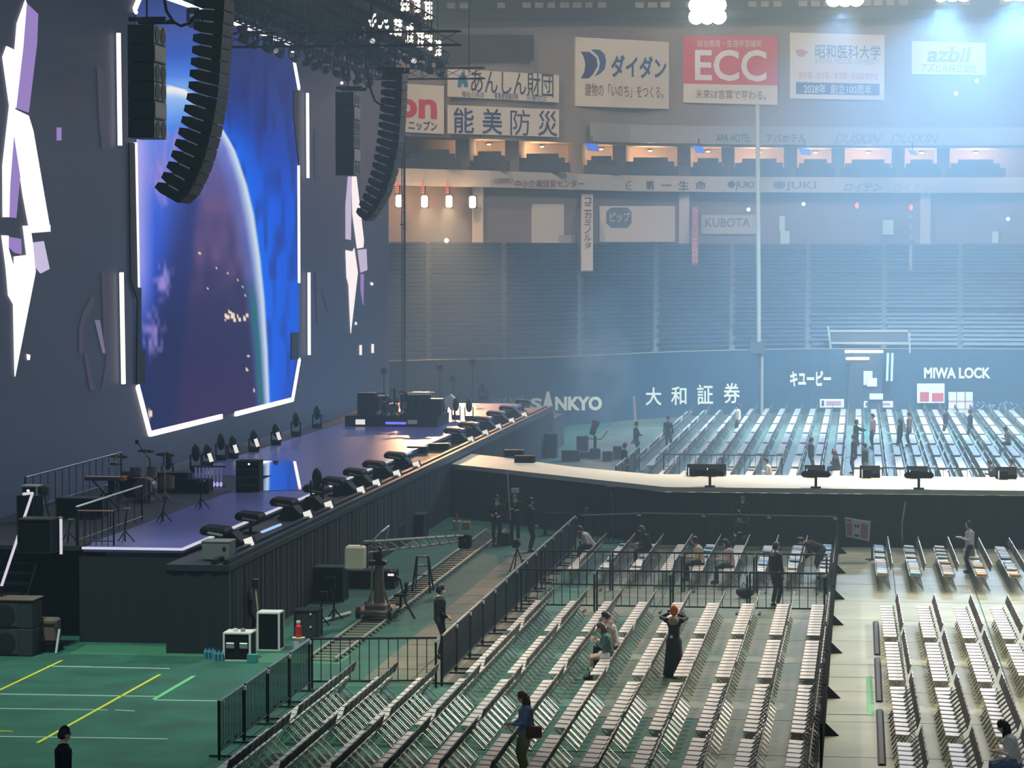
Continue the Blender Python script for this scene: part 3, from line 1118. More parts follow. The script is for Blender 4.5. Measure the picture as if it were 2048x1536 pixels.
b = Board('sign_board', 'large white board with six blue grey characters over a navy strip', 1580, 1769, 65, 70, 200, 197)
b.text('昭和医科大学', 1630, 91, 1761, 116, 'ink_grey', 0.015); b.text('SHOWA MEDICAL UNIVERSITY', 1630, 119, 1758, 127, 'ink_pale')
b.poly([(1590, 100), (1604, 98), (1616, 104), (1606, 114), (1596, 113)], 'banner_pink'); b.text('医学部 / 歯学部 / 薬学部 / 保健医療学部', 1598, 146, 1756, 157, 'banner_pink')
b.poly([(1592, 164), (1759, 168), (1759, 191), (1592, 188)], 'ink_navy', 'navy_strip')
m_ = b.text('2028年  創立100周年', 1607, 170, 1742, 187, 'board_white'); m_.location += b.n * 0.04
b = Board('sign_board', 'small white board with mauve lower case letters, the last along the upper wall', 1824, 1972, 82, 86, 150, 148)
b.text('azbil', 1856, 94, 1940, 124, 'ink_mauve', 0.03, italic=0.08); b.text('アズビル株式会社', 1843, 128, 1953, 144, 'ink_grey')
b = Board('dark_panel', 'dark plain panel above the cream boards', 880, 1068, 68, 70, 121, 124, 'roof_dark', cat='display')  # flat dark board, darker than the wall around it

def curved(mb, body, px0, px1, pyt, pyb, table, off, bold, italic=0.0, thick=0.0):
    """lettering that follows the curve of a wall"""
    vs, fs = text_shape(body, bold)
    P = []
    for (u, w) in vs:
        px = px0 + (px1 - px0) * (u + italic * (w - 0.5))
        P.append(at_y(px, pyb + (pyt - pyb) * w, depth(px, table) + off))
    n = len(P)
    mb.add(P, fs)
    if thick:
        seen = {(f[i], f[(i + 1) % len(f)]) for f in fs for i in range(len(f))}
        mb.add(P + [p + Vector((0, thick, 0)) for p in P], [(e[1], e[0], e[0] + n, e[1] + n) for e in seen if (e[1], e[0]) not in seen])


# ribbons: lettering fixed to the fascia, one set of words each
def ribbon_words(label, body, px0, px1, pyt, pyb, mname, off, name='lettering_sign', bold=0.015, italic=0.0):
    m = MB(); curved(m, body, px0, px1, pyt, pyb, UPPER, off - 0.05, bold, italic)
    o = m.build(name, MATS[mname])
    return tag(o, label, 'lettering')


O1 = OFF
ribbon_words('long grey kanji and kana lettering on the lower ribbon above the vertical banner', '中小企業経営センター', 1030, 1168, 359, 375, 'ink_brown', O1)
ribbon_words('tiny grey caption before the long lettering on the lower ribbon', '公益財団法人', 988, 1028, 356, 366, 'ink_brown', O1)
ribbon_words('round logo between the two kanji groups on the lower ribbon', '⊖', 1252, 1272, 362, 380, 'ink_dark', O1)
ribbon_words('four widely spaced kanji on the lower ribbon', '第  一  生  命', 1288, 1412, 361, 380, 'ink_dark', O1)
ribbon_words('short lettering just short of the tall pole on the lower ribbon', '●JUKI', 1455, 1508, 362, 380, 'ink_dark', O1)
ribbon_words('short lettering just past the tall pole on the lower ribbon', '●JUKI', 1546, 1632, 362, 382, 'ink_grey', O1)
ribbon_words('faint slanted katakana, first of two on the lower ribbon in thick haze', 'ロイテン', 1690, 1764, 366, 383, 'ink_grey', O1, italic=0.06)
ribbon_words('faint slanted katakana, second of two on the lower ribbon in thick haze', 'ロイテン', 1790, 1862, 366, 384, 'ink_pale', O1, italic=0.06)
ribbon_words('grey hotel lettering on the upper ribbon before the tall pole', 'APA HOTEL', 1432, 1502, 268, 284, 'ink_dark', O1)
ribbon_words('grey katakana on the upper ribbon after the tall pole', 'アパホテル', 1532, 1612, 268, 285, 'ink_dark', O1)
ribbon_words('slanted capitals, first of two like words on the upper ribbon', 'DUSKIN', 1672, 1760, 267, 287, 'ink_grey', O1, italic=0.1)
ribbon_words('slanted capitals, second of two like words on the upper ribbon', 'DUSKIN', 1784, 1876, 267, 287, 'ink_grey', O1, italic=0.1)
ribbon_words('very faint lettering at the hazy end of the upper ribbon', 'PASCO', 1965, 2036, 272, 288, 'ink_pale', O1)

# raised letters on the padded wall
def wall_words(label, parts, mname='letter_cream', thick=0.06):
    if len(parts) == 1:
        body, px0, px1, pyt, pyb, bold = parts[0]
        m = MB(); curved(m, body, px0, px1, pyt, pyb, PATH, -0.08, bold, 0.0, thick)
        return tag(m.build('lettering_sign', MATS[mname]), label, 'lettering')
    o = thing('lettering_sign', label, 'lettering', at_y(parts[0][1], parts[0][4], depth(parts[0][1]) - 0.08))
    for body, px0, px1, pyt, pyb, bold in parts:
        m = MB(); curved(m, body, px0, px1, pyt, pyb, PATH, -0.08, bold, 0.0, thick)
        m.build('raised_letter', MATS[mname], o)
    return o


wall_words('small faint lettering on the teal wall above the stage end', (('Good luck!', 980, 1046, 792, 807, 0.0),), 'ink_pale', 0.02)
wall_words('large cream capitals with a tall pointed A on the teal wall', (('S', 1060, 1084, 796, 820, 0.04), ('A', 1083, 1109, 783, 827, 0.05), ('NKYO', 1110, 1204, 793, 821, 0.045)))
wall_words('four large cream kanji spaced out on the teal wall', (('大', 1291, 1323, 775, 811, 0.015), ('和', 1342, 1373, 773, 810, 0.015), ('証', 1394, 1426, 769, 809, 0.015), ('券', 1447, 1480, 766, 807, 0.015)))
wall_words('cream katakana on the teal wall beside the thin pole', (('キユーピー', 1580, 1662, 742, 773, 0.04),))
wall_words('cream capitals in two words on the hazy part of the teal wall', (('MIWA LOCK', 1848, 1981, 735, 757, 0.035),))
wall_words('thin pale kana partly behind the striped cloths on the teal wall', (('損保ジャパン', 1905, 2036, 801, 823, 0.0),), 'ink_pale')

# boards on the concourse behind the far stand
CON = [(p, d + 0.1) for p, d in UPPER]
def con_board(name, label, x0, x1, t0, t1, mname, table=UPPER, cat='sign', off=-0.06, lean=0.0):
    return Board(name, label, x0, x1, t0, t0, t1, t1, mname, table, off, cat, 0.14, lean)


con_board('wall_panel', 'pale plain panel on the concourse beside the vertical banner', 1066, 1128, 408, 486, 'board_cream', cat='panel')
con_board('wall_panel', 'small plain panel between the pale panel and the vertical banner', 1118, 1150, 470, 489, 'band_cream', cat='panel', off=-0.3)
b = con_board('sign_board', 'vertical cream banner with dark lettering hanging over the far stand', 1164, 1186, 388, 541, 'board_cream', off=-0.6, lean=7.4)
for i, ch in enumerate('コニカミノルタ'):
    b.text(ch, 1168, 396 + i * 15, 1182, 409 + i * 15, 'ink_dark', 0.01)
b = con_board('sign_board', 'vertical pink banner hanging over the far stand in the haze', 1384, 1396, 414, 526, 'banner_pink', off=-0.6, lean=6.6)
for i, ch in enumerate('マルハニチロ'):
    b.text(ch, 1386, 420 + i * 16, 1394, 433 + i * 16, 'board_cream', 0.01)
b = con_board('sign_board', 'cream panel with a rounded dark logo on the concourse', 1200, 1350, 412, 484, 'board_cream')
b.poly([(1212, 424), (1222, 415), (1254, 415), (1262, 424), (1262, 446), (1254, 456), (1222, 456), (1212, 446)], 'ink_grey')
m_ = b.text('ピップ', 1218, 424, 1258, 444, 'board_cream', 0.02); m_.location += b.n * 0.05
b = con_board('sign_board', 'faint pale board with grey capitals on the concourse before the tall pole', 1402, 1512, 430, 468, 'band_cream')
b.text('KUBOTA', 1410, 436, 1500, 454, 'ink_grey', 0.02)
for i, (x0, x1, t, bt) in enumerate(((1559, 1570, 432, 462), (1561, 1579, 462, 490), (1765, 1787, 440, 469), (1984, 1997, 463, 486))):  # flat panels in plain pale green
    con_board('pale_board', ('narrow pale green panel, upper of a pair past the tall pole', 'pale green panel, lower of a pair past the tall pole', 'pale green panel alone in the hazy concourse', 'faint pale green panel at the hazy end of the concourse')[i], x0, x1, t, bt, 'pale_green', off=-0.30)

# blue screens in the balcony boxes
for i, (x0, x1, t0, t1) in enumerate(((1170, 1198, 286, 303), (1386, 1409, 291, 307), (1597, 1622, 296, 311), (1816, 1835, 299, 311))):
    y = depth((x0 + x1) / 2, UPPER) - 1.6
    o = thing('wall_screen', 'small lit blue screen under the upper ribbon, %s along the balcony' % ORD[i], 'screen', at_y((x0 + x1) / 2, t1, y), group='blue screens of the balcony')
    m = MB(); q = [at_y(x0, t0, y), at_y(x1 - 3, t0 + 2, y), at_y(x1, t1, y), at_y(x0 + 5, t1 - 2, y)]
    m.prism(q, (0, 0.12, 0)); m.build('housing', MATS['black'], o)
    m = MB(); m.add([p + Vector((0, -0.01, 0)) for p in q], ((0, 1, 2, 3),)); m.build('display', MATS['screen_blue'], o)
    m = MB(); m.bar(at_y((x0 + x1) / 2, t0, y + 0.06), at_y((x0 + x1) / 2, t0 - 14, y + 0.06), 0.08); m.build('bracket', MATS['dark_metal'], o)

# balcony boxes: stepped seat blocks, partition piers, lit back panels and their lamps
for i, (c, w) in enumerate(((865, 54), (978, 38), (1084, 54), (1202, 34), (1300, 58), (1415, 36), (1517, 58), (1630, 40), (1735, 56), (1842, 38), (1950, 60))):
    y = depth(c, UPPER) - 0.7
    z0 = 15.2
    m = MB()
    for k, (f, h) in enumerate(((1.0, 0.5), (0.82, 0.85), (0.58, 1.15))):
        a, d_ = at_y(c - w * f, 520, y + k * 0.7), at_y(c + w * f, 520, y + k * 0.7)
        m.lo((a.x, y + k * 0.7, z0 - 0.1), (d_.x, y + k * 0.7 + 0.68, z0 + h))
    tag(m.build('balcony_seat_block', MATS['seat_dark']), 'dark stepped block of balcony seats, %s from the video wall' % ORD[i], 'seats', 'balcony seat blocks')
    if i in (1, 2, 3, 4, 6, 8, 10, 5, 7, 9):
        p = at_y(c, 520, y + 4.4)
        o = thing('balcony_lamp', 'warm round lamp on the back wall of the balcony, %s from the video wall' % ORD[max(0, i - 1)], 'lamp', (p.x, y + 4.4, 16.95), group='balcony lamps')
        m = MB(); m.lathe([(0.05, 0.12), (0.2, 0.1), (0.26, 0.0)], o.location, 10); m.build('shade', MATS['dark_metal'], o)
        m = MB(); m.ell(o.location, (0.14, 0.14, 0.09), 8, 5); m.build('bulb', MATS['lamp_warm'], o)
        l = lamp('balcony_light', 'POINT', (p.x, y + 4.4, 16.6), 600 if i in (2, 4, 6, 8, 10) else 330, (1.0, 0.66, 0.36), size=0.2)
for i, c in enumerate((925, 1024, 1150, 1238, 1367, 1455, 1580, 1675, 1795, 1885)):
    y = depth(c, UPPER) + 1.6
    p = at_y(c, 520, y)
    m = MB(); m.lo((p.x - 0.45, y, 15.0), (p.x + 0.45, y + 3.0, 17.15))
    struct(m.build('pillar', MATS['concrete']))
for i, c in enumerate((955, 1368, 1850)):
    p = along(c, -0.5, ZR, UPPER)
    m = MB(); m.lo((p.x - 0.35, p.y, 9), (p.x + 0.35, p.y + 0.6, 14.0)); struct(m.build('pillar', MATS['band_cream']))

# tall pole in front of the stand, thin pole on the wall
pole = thing('foul_pole', 'tall beige pole standing on the padded wall and reaching up to the boards', 'pole', along(1521, 0.25, 0))
a, b_ = at_y(1515, 208, depth(1518) + 0.2), at_y(1518, 690, depth(1518) + 0.2)
m = MB(); m.tube([Vector((b_.x, b_.y, ZT)), a], 0.14, 10); m.build('shaft', MATS['pole_beige'], pole)
m = MB(); m.lo((b_.x - 0.5, b_.y - 0.6, ZT - 0.2), (b_.x + 0.35, b_.y + 0.1, ZT + 0.5)); m.build('collar', MATS['mid_metal'], pole)
p = along(1525, -0.14)
m = MB(); m.tube([(p.x, p.y, 0), (p.x, p.y, ZT)], 0.09, 8); m.build('foot_pole', MATS['pole_beige'], pole)

# gate in the wall with lit tubes, gantry frame above
g = thing('gate', 'dark gateway in the padded wall lit by two ceiling tubes', 'gate', along(1728, 0, 0))
y = depth(1728)
m = MB(); y -= 0.35
q = [at_y(1694, 792, y - 0.12), at_y(1700, 712, y - 0.12), at_y(1762, 708, y - 0.12), at_y(1766, 800, y - 0.12)]
q[0].z = q[3].z = 0.0
m.prism(q, (0, 0.1, 0)); m.build('dark_plate', MATS['gate_shade'] if 'gate_shade' in MATS else mat('gate_shade', (44, 62, 70), 0.8), g)  # flat plate before the wall; the gateway's shade is in its colour
for nm, x0, x1, py, mn in (('light_tube', 1690, 1766, 703, 'lamp_white'), ('light_tube', 1692, 1738, 717, 'lamp_warm')):
    m = MB(); m.bar(at_y(x0, py, y - 0.4), at_y(x1, py, y - 0.4), 0.12, 0.16); m.build(nm, MATS[mn], g)
for x in (1776, 1785):
    m = MB(); m.bar(at_y(x, 706, y - 0.3), at_y(x - 2, 762, y - 0.3), 0.14); m.build('door_edge', MATS['pale_green'], g)
for i, (x0, x1, t0, t1, lb) in enumerate(((1727, 1745, 742, 770, 'pale notice sheet on the gateway, behind a whiter one'), (1734, 1754, 756, 773, 'white notice sheet hung in the gateway'), (1739, 1766, 787, 799, 'small white sheet low in the gateway'))):
    Board('notice_sheet', lb, x0, x1, t0, t0, t1, t1, 'board_cream' if i == 0 else 'board_white', PATH, -0.66 - 0.1 * i, 'notice', 0.03)
fr = thing('gantry_frame', 'pale metal frame over the gateway at the foot of the far stand', 'frame', at_y(1740, 690, y + 1))
yy = y + 0.7
for a, b_ in (((1658, 662), (1820, 662)), ((1660, 686), (1818, 686)), ((1656, 652), (1662, 700)), ((1818, 660), (1820, 706))):
    m = MB(); m.bar(at_y(a[0], a[1], yy), at_y(b_[0], b_[1], yy), 0.12); m.build('beam', MATS['pole_beige'], fr)
m = MB(); m.bar(at_y(1662, 674, yy + 0.05), at_y(1816, 674, yy + 0.05), 0.05, 0.62); m.build('infill_panel', MATS['mid_metal'], fr)

# boards and cloths along the foot of the wall
for i, (x0, x1, t0, t1, mn, lb) in enumerate((
        (1640, 1688, 798, 815, 'board_white', 'low white board standing by the far seats before the gateway'),
        (1728, 1786, 802, 815, 'board_white', 'low white board standing in front of the gateway'),
        (1834, 1889, 767, 806, 'board_white', 'square white poster with two red figures on the teal wall'),
        (1897, 1914, 784, 840, 'board_white', 'first of three pale hanging cloths at the wall foot'),
        (1914, 1931, 784, 838, 'board_white', 'second of three pale hanging cloths at the wall foot'),
        (1931, 1947, 784, 826, 'board_cream', 'third of three pale hanging cloths at the wall foot'))):
    x1 -= 1.5 if i > 2 else 0
    b = Board('notice_board' if i < 3 else 'hanging_cloth', lb, x0, x1, t0, t0, t1, t1, mn, PATH, -0.5, 'notice' if i < 3 else 'cloth', 0.05)
    if i == 2:
        b.poly([(1840, 784), (1858, 784), (1858, 803), (1840, 803)], 'board_red', 'red_figure'); b.poly([(1864, 786), (1887, 786), (1887, 803), (1864, 803)], 'board_red', 'red_figure')
    if i > 2:
        b.poly([(x0, 801), (x1, 801), (x1, 804), (x0, 804)], 'banner_pink', 'stripe'); b.poly([(x0, 817), (x1, 817), (x1, 820), (x0, 820)], 'banner_pink', 'stripe')
    if i < 2:
        b.poly([(x0 + 3, t0 + 3), (x0 + 8, t0 + 3), (x0 + 8, t1 - 3), (x0 + 3, t1 - 3)], 'ink_dark', 'print'); b.poly([(x0 + 12, t0 + 4), (x1 - 6, t0 + 4), (x1 - 6, t1 - 4), (x0 + 12, t1 - 4)], 'banner_pink', 'print')

# small lamps scattered over stand and walls
for i, (px, py, mn, lb) in enumerate((
        (1607, 408, 'lamp_dot', 'tiny greenish lamp on the concourse past the tall pole'), (1497, 419, 'lamp_dot', 'tiny greenish lamp on the concourse before the tall pole'),
        (1912, 187, 'lamp_dot', 'tiny lamp on the upper wall below the mauve lettered board'), (1953, 162, 'lamp_dot', 'small bright lamp just under the mauve lettered board'),
        (2016, 438, 'lamp_dot', 'small bright lamp at the hazy end of the concourse'), (1735, 671, 'lamp_dot', 'square greenish lamp on the frame over the gateway'),
        (893, 481, 'lamp_white', 'tiny white lamp over the seats beside the video wall'), (1714, 411, 'lamp_red', 'small red lamp on the concourse'), (1822, 415, 'lamp_red', 'small red and white lamp on top of the faint mast'))):
    y = depth(px, UPPER) - 0.25 if py < 250 else depth(px, UPPER) - 0.12
    if py > 600: y = depth(px) + 0.6
    if px == 893: y = depth(px) + 12
    p = at_y(px, py, y)
    o = thing('indicator_lamp', lb, 'lamp', p)
    m = MB(); m.ell(p, (0.13, 0.1, 0.2 if mn == 'lamp_red' else 0.13), 8, 6); m.build('lens', MATS[mn], o)
    m = MB(); m.box(p + Vector((0, 0.12, 0)), (0.2, 0.12, 0.2)); m.build('housing', MATS['dark_metal'], o)
mast = thing('mast', 'faint slim mast standing in the far stand in thick haze', 'mast', along(1821, 14, 8))
p = along(1821, 14, 0)
m = MB(); m.tube([(p.x, p.y, 7), (p.x, p.y, 12.4)], 0.12, 8); m.build('post', MATS['pole_beige'], mast)
for z in (10.6, 11.3, 12.0):
    m = MB(); m.box((p.x, p.y - 0.1, z), (0.42, 0.3, 0.3)); m.build('fitting', MATS['mid_metal'], mast)

# flood clusters on the roof rim
for i, (px, py, n) in enumerate(((1415, 22, 6), (1690, 20, 3), (1905, 10, 3), (2040, 9, 3))):
    y = 163.6
    p = at_y(px, py, y)
    o = thing('flood_cluster', 'glaring cluster of round floodlights under the roof rim, %s from the video wall' % ORD[i], 'floodlight', p, group='floodlight clusters')
    for k in range(n):
        q = p + Vector(((k % 3 - 1) * 0.66, 0, (0.34 if k < 3 else -0.34) + (0.3 if n == 3 else 0)))
        R = (FWD * -1 + Vector((0, 0, -0.35))).to_track_quat('Z', 'Y').to_matrix()
        m = MB(); m.lathe([(0.16, -0.4), (0.3, -0.15), (0.36, 0.0)], q, 12, R); h = m.build('reflector', MATS['alu'], o)
        m = MB(); m.ell(q + R @ Vector((0, 0, 0.0)), (0.46, 0.46, 0.16), 12, 6, R); m.build('lens', MATS['lamp_flood'] if 'lamp_flood' in MATS else glow('lamp_flood', (255, 252, 236), 60.0), h)  # lenses oversized to merge, the glare put into their shape
    m = MB(); m.bar(p + Vector((-1.2, 0.5, 0.8)), p + Vector((1.2, 0.5, 0.8)), 0.14); m.bar(p + Vector((0, 0.5, 0.8)), p + Vector((0, 0.5, 5)), 0.14)
    m.build('bracket', MATS['dark_metal'], o)

# four warm lamps hung under the ribbon beside the stage
for i, (px, py) in enumerate(((798, 402), (849, 403), (898, 403), (945, 404))):
    y = depth(px, UPPER) - 1.6
    p = at_y(px, py, y)
    o = thing('work_lamp', 'warm upright lamp glowing beside the video wall, %s of four in a row' % ORD[i], 'lamp', p, group='warm lamps beside the video wall')
    m = MB(); m.bev(p, (0.40, 0.22, 0.74), 0.08); m.build('lens', MATS['lamp_warm2'] if 'lamp_warm2' in MATS else glow('lamp_warm2', (255, 206, 150), 12.0), o)
    m = MB(); m.box(p + Vector((0, 0.2, 0)), (0.5, 0.16, 0.84)); m.bar(p + Vector((0, 0.2, 0.4)), Vector((p.x, y + 0.3, 14.02)), 0.08); m.build('hanger', MATS['dark_metal'], o)
    lamp('work_light', 'POINT', p + Vector((0, -0.5, 0)), 130, (1.0, 0.66, 0.38), size=0.3)
    if i < 3:
        for k in range(5):
            mm = MB(); mm.box(p + Vector((-0.1, 0, 0.56 + k * 0.13)), (0.2, 0.06, 0.06)); mm.build('signal_bar', MATS['lamp_red'], o)
    if i in (1, 2):  # added spots warm the far deck in place of the lamps' reflection
        lamp('deck_warm_spot', 'SPOT', p + Vector((0, -0.6, -0.1)), 17000, (1.0, 0.62, 0.34), (-18.5, 130, ZS), 0.3, 22, 0.9)
p = at_y(807, 520, 138.5)
o = thing('support_mast', 'thin dark mast rising from the stage end beside the video wall', 'mast', (p.x, 138.5, 1.6))
m = MB()
for dx, dy in ((-0.08, 0), (0.08, 0), (0, 0.14)):
    m.tube([(p.x + dx, 138.5 + dy, 1.6), (p.x + dx, 138.5 + dy, 18)], 0.03, 5)
for k in range(20):
    m.box((p.x, 138.55, 2.2 + k * 0.8), (0.2, 0.18, 0.03))
m.build('shaft', MATS['dark_metal'], o)
for z in (5.2, 8.4, 11.2):
    m = MB(); m.box((p.x, 138.4, z), (0.28, 0.16, 0.08)); m.build('joint', MATS['mid_metal'], o)

# ---------------------------------------------------------------- hanging loudspeakers
mat('speaker_black', (22, 23, 26), 0.5)
mat('speaker_grey', (52, 54, 58), 0.6)
mat('speaker_pale', (150, 148, 140), 0.5)
mat('rust_red', (124, 60, 46), 0.7)
mat('cable', (12, 12, 14), 0.5)


def curve_at(t, pts):
    """point at 0..1 of the length of a pixel polyline"""
    L = [0.0]
    for a, b in zip(pts, pts[1:]):
        L.append(L[-1] + math.hypot(b[0] - a[0], b[1] - a[1]))
    s = t * L[-1]
    for i in range(len(pts) - 1):
        if s <= L[i + 1] + 1e-6:
            k = (s - L[i]) / (L[i + 1] - L[i])
            return tuple(p + (q - p) * k for p, q in zip(pts[i], pts[i + 1]))
    return pts[-1]


def line_array(label, front, rear, Y, n, w, cable):
    o = thing('line_array_speaker', label, 'loudspeaker', at_y(*curve_at(1, rear), Y))
    for i in range(n):
        t0, t1 = i / n, (i + 1) / n
        f0, f1 = at_y(*curve_at(t0, front), Y), at_y(*curve_at(t1, front), Y)
        r0, r1 = at_y(*curve_at(t0, rear), Y), at_y(*curve_at(t1, rear), Y)
        g = (f1 - f0) * 0.03
        f0, f1 = f0 + g, f1 - g
        c0, c1 = r0 + (r1 - r0) * 0.22, r1 - (r1 - r0) * 0.22
        m0, m1 = r0.lerp(f0, 0.28) + (r1 - r0) * 0.03, r1.lerp(f1, 0.28) - (r1 - r0) * 0.03
        m = MB(); m.prism([p + Vector((0, -w / 2, 0)) for p in (f0, m0, c0, c1, m1, f1)], (0, w, 0))
        cab = m.build('cabinet', MATS['speaker_black'], o)
        k = (f1 - f0); nrm = Vector((1, 0, 0)) - k.normalized() * k.normalized().x
        m = MB(); m.prism([p + Vector((0, -w / 2 + 0.04, 0)) + nrm * 0.01 for p in (f0.lerp(f1, 0.06), f0.lerp(f1, 0.94))] + [p + Vector((0, w / 2 - 0.04, 0)) + nrm * 0.01 for p in (f0.lerp(f1, 0.94), f0.lerp(f1, 0.06))], nrm * 0.015)
        m.build('grille', MATS['speaker_grey'], cab)
        if i:
            m = MB(); m.bar(r0.lerp(f0, 0.35) + Vector((0, -w / 2 - 0.02, 0)), r0.lerp(f0, 0.72) + Vector((0, -w / 2 - 0.02, 0)), 0.03, 0.035)
            m.build('link_plate', MATS['alu'], cab)
    a, b = at_y(*front[0], Y), at_y(*rear[0], Y)
    m = MB()
    for s_ in (-1, 1):
        m.bar(a + Vector((0.1, s_ * w / 2.4, 0.12)), b + Vector((-0.2, s_ * w / 2.4, 0.12)), 0.1, 0.16)
    m.bar(a.lerp(b, 0.5) + Vector((0, -w / 2.4, 0.12)), a.lerp(b, 0.5) + Vector((0, w / 2.4, 0.12)), 0.1)
    m.build('bumper_frame', MATS['dark_metal'], o)
    m = MB(); m.tube([at_y(x, y, Y) for x, y in cable], 0.045, 6)
    m.build('cable', MATS['cable'], o)
    m = MB()
    mid = a.lerp(b, 0.5)
    m.tube([mid + Vector((0, 0, 0.15)), Vector((mid.x, mid.y, 30 if Y < 90 else 17.7))], 0.03, 5)
    m.build('chain', MATS['dark_metal'], o)
    return o


line_array('long curved line array hung in front of the planet picture, curling back at its foot',
           [(458, -26), (457, 20), (452, 90), (445, 190), (432, 265), (413, 335), (388, 388), (366, 407)],
           [(402, -26), (400, 20), (397, 90), (387, 190), (370, 262), (350, 325), (326, 372), (318, 380)], 72.5, 18, 1.3,
           [(329, 0), (333, 22), (347, 44), (362, 52), (380, 46), (394, 28), (404, 24)])
line_array('smaller looking curved line array hung at the far end of the stage',
           [(809, 148), (807, 220), (801, 290), (791, 340), (775, 390), (752, 428), (737, 443)],
           [(770, 146), (766, 220), (759, 290), (749, 340), (735, 385), (720, 418), (717, 428)], 100.5, 18, 1.3,
           [(731, 110), (736, 150), (742, 180), (750, 202), (760, 209), (769, 209)])


def sub_column(label, px0, px1, pyt, pyb, Y, n):
    p0, p1 = at_y(px0, pyb, Y), at_y(px1, pyt, Y)
    o = thing('speaker_column', label, 'loudspeaker', p0)
    h = (p1.z - p0.z) / n
    D = 1.35
    for i in range(n):
        z = p0.z + i * h
        m = MB(); m.bev(((p0.x + p1.x) / 2, Y + D / 2, z + h / 2), (p1.x - p0.x, D, h - 0.015), 0.012)
        cab = m.build('cabinet', MATS['speaker_black'], o)
        x = p1.x + 0.012
        if i % 3 == 1:
            m = MB(); m.lo((x - 0.01, Y + 0.06, z + 0.05), (x + 0.01, Y + D - 0.06, z + h - 0.05)); m.build('plain_front', MATS['speaker_pale'], cab)
        else:
            m = MB()
            for s_ in (0, 1):
                yc = Y + D * (0.27 + 0.46 * s_)
                m.prism([(x, yc + 0.26 * math.cos(a), z + h / 2 + h * 0.44 * math.sin(a)) for a in [k * math.pi / 4 for k in range(8)]], (0.012, 0, 0))
            m.build('grille', MATS['speaker_grey'], cab)
            m = MB(); m.lo((x - 0.012, Y + 0.02, z + 0.03), (x - 0.006, Y + D - 0.02, z + h - 0.03)); f = m.build('front_plate', MATS['speaker_pale'], cab)
    m = MB(); m.bar((p0.x, Y + 0.2, p1.z + 0.15), (p1.x + 0.3, Y + 0.2, p1.z + 0.15), 0.12); m.bar((p0.x, Y + D - 0.2, p1.z + 0.15), (p1.x + 0.3, Y + D - 0.2, p1.z + 0.15), 0.12)
    m.tube([((p0.x + p1.x) / 2, Y + D / 2, p1.z), ((p0.x + p1.x) / 2, Y + D / 2, 30)], 0.03, 5)
    m.build('fly_frame', MATS['dark_metal'], o)
    m = MB(); m.ell((p0.x + 0.25, Y, p1.z + 0.32), (0.05, 0.05, 0.05), 8, 5); m.build('status_lamp', MATS['lamp_white'], o)


sub_column('tall flat black speaker column hung beside the long line array', 256, 307, 48, 276, 73.2, 6)
sub_column('tall flat black speaker column hung beside the smaller looking line array', 671, 707, 183, 351, 102.0, 6)

# ---------------------------------------------------------------- lighting trusses over the stage
mat('truss_black', (14, 15, 19), 0.85, spec=0.1)


def truss(label, a, b, s=0.5, mname='truss_black'):
    a, b = Vector(a), Vector(b)
    o = thing('lighting_truss', label, 'truss', a)
    t = (b - a).normalized()
    u = t.cross(Vector((0, 0, 1))).normalized()
    n = u.cross(t)
    offs = [u * (i * s / 2) + n * (j * s / 2) for i, j in ((-1, -1), (1, -1), (1, 1), (-1, 1))]
    for f in offs:
        m = MB(); m.tube([a + f, b + f], 0.03, 6); m.build('chord', MATS[mname], o)
    m = MB()
    k = max(2, int((b - a).length / 0.9))
    for i in range(k):
        p, q = a.lerp(b, i / k), a.lerp(b, (i + 1) / k)
        for f, g_ in zip(offs, offs[1:] + offs[:1]):
            m.bar(p + f, q + g_, 0.025); m.bar(p + f, p + g_, 0.025)
    m.build('bracing', MATS[mname], o)
    m = MB()
    for i in range(4):
        p = a.lerp(b, (i + 0.5) / 4)
        m.tube([p, Vector((p.x, p.y, 31))], 0.02, 4)
    m.build('hoist_chain', MATS[mname], o)
    return o


ZTR = at_x(885, 118, -19.0).z
T1 = (at_x(640, -18, -19.0), at_x(888, 117, -19.0)); T1[0].z = T1[1].z
T2 = (at_x(640, -70, -16.8), at_x(856, 47, -16.8)); T2[0].z = T2[1].z
truss('lighting truss with five lit warm lamp bars over the far stage', *T1)
truss('upper lighting truss with three lit warm lamp bars, cut by the top of the photo', *T2)
truss('dark lighting truss just in front of the video wall top', (-22.6, 76, 18.6), (-22.6, 128, 18.2))
truss('dark lighting truss crowded with unlit moving lamps above the planet picture', (-21.0, 78, 18.9), (-21.0, 124, 18.5))
truss('cross truss carrying the smaller looking line array', (-23.5, 100.5, 17.55), (-14.6, 100.5, 17.55))
truss('cross truss at the end of the lamp trusses', (-23.6, 129.0, 18.2), (-17.6, 129.0, 18.2))

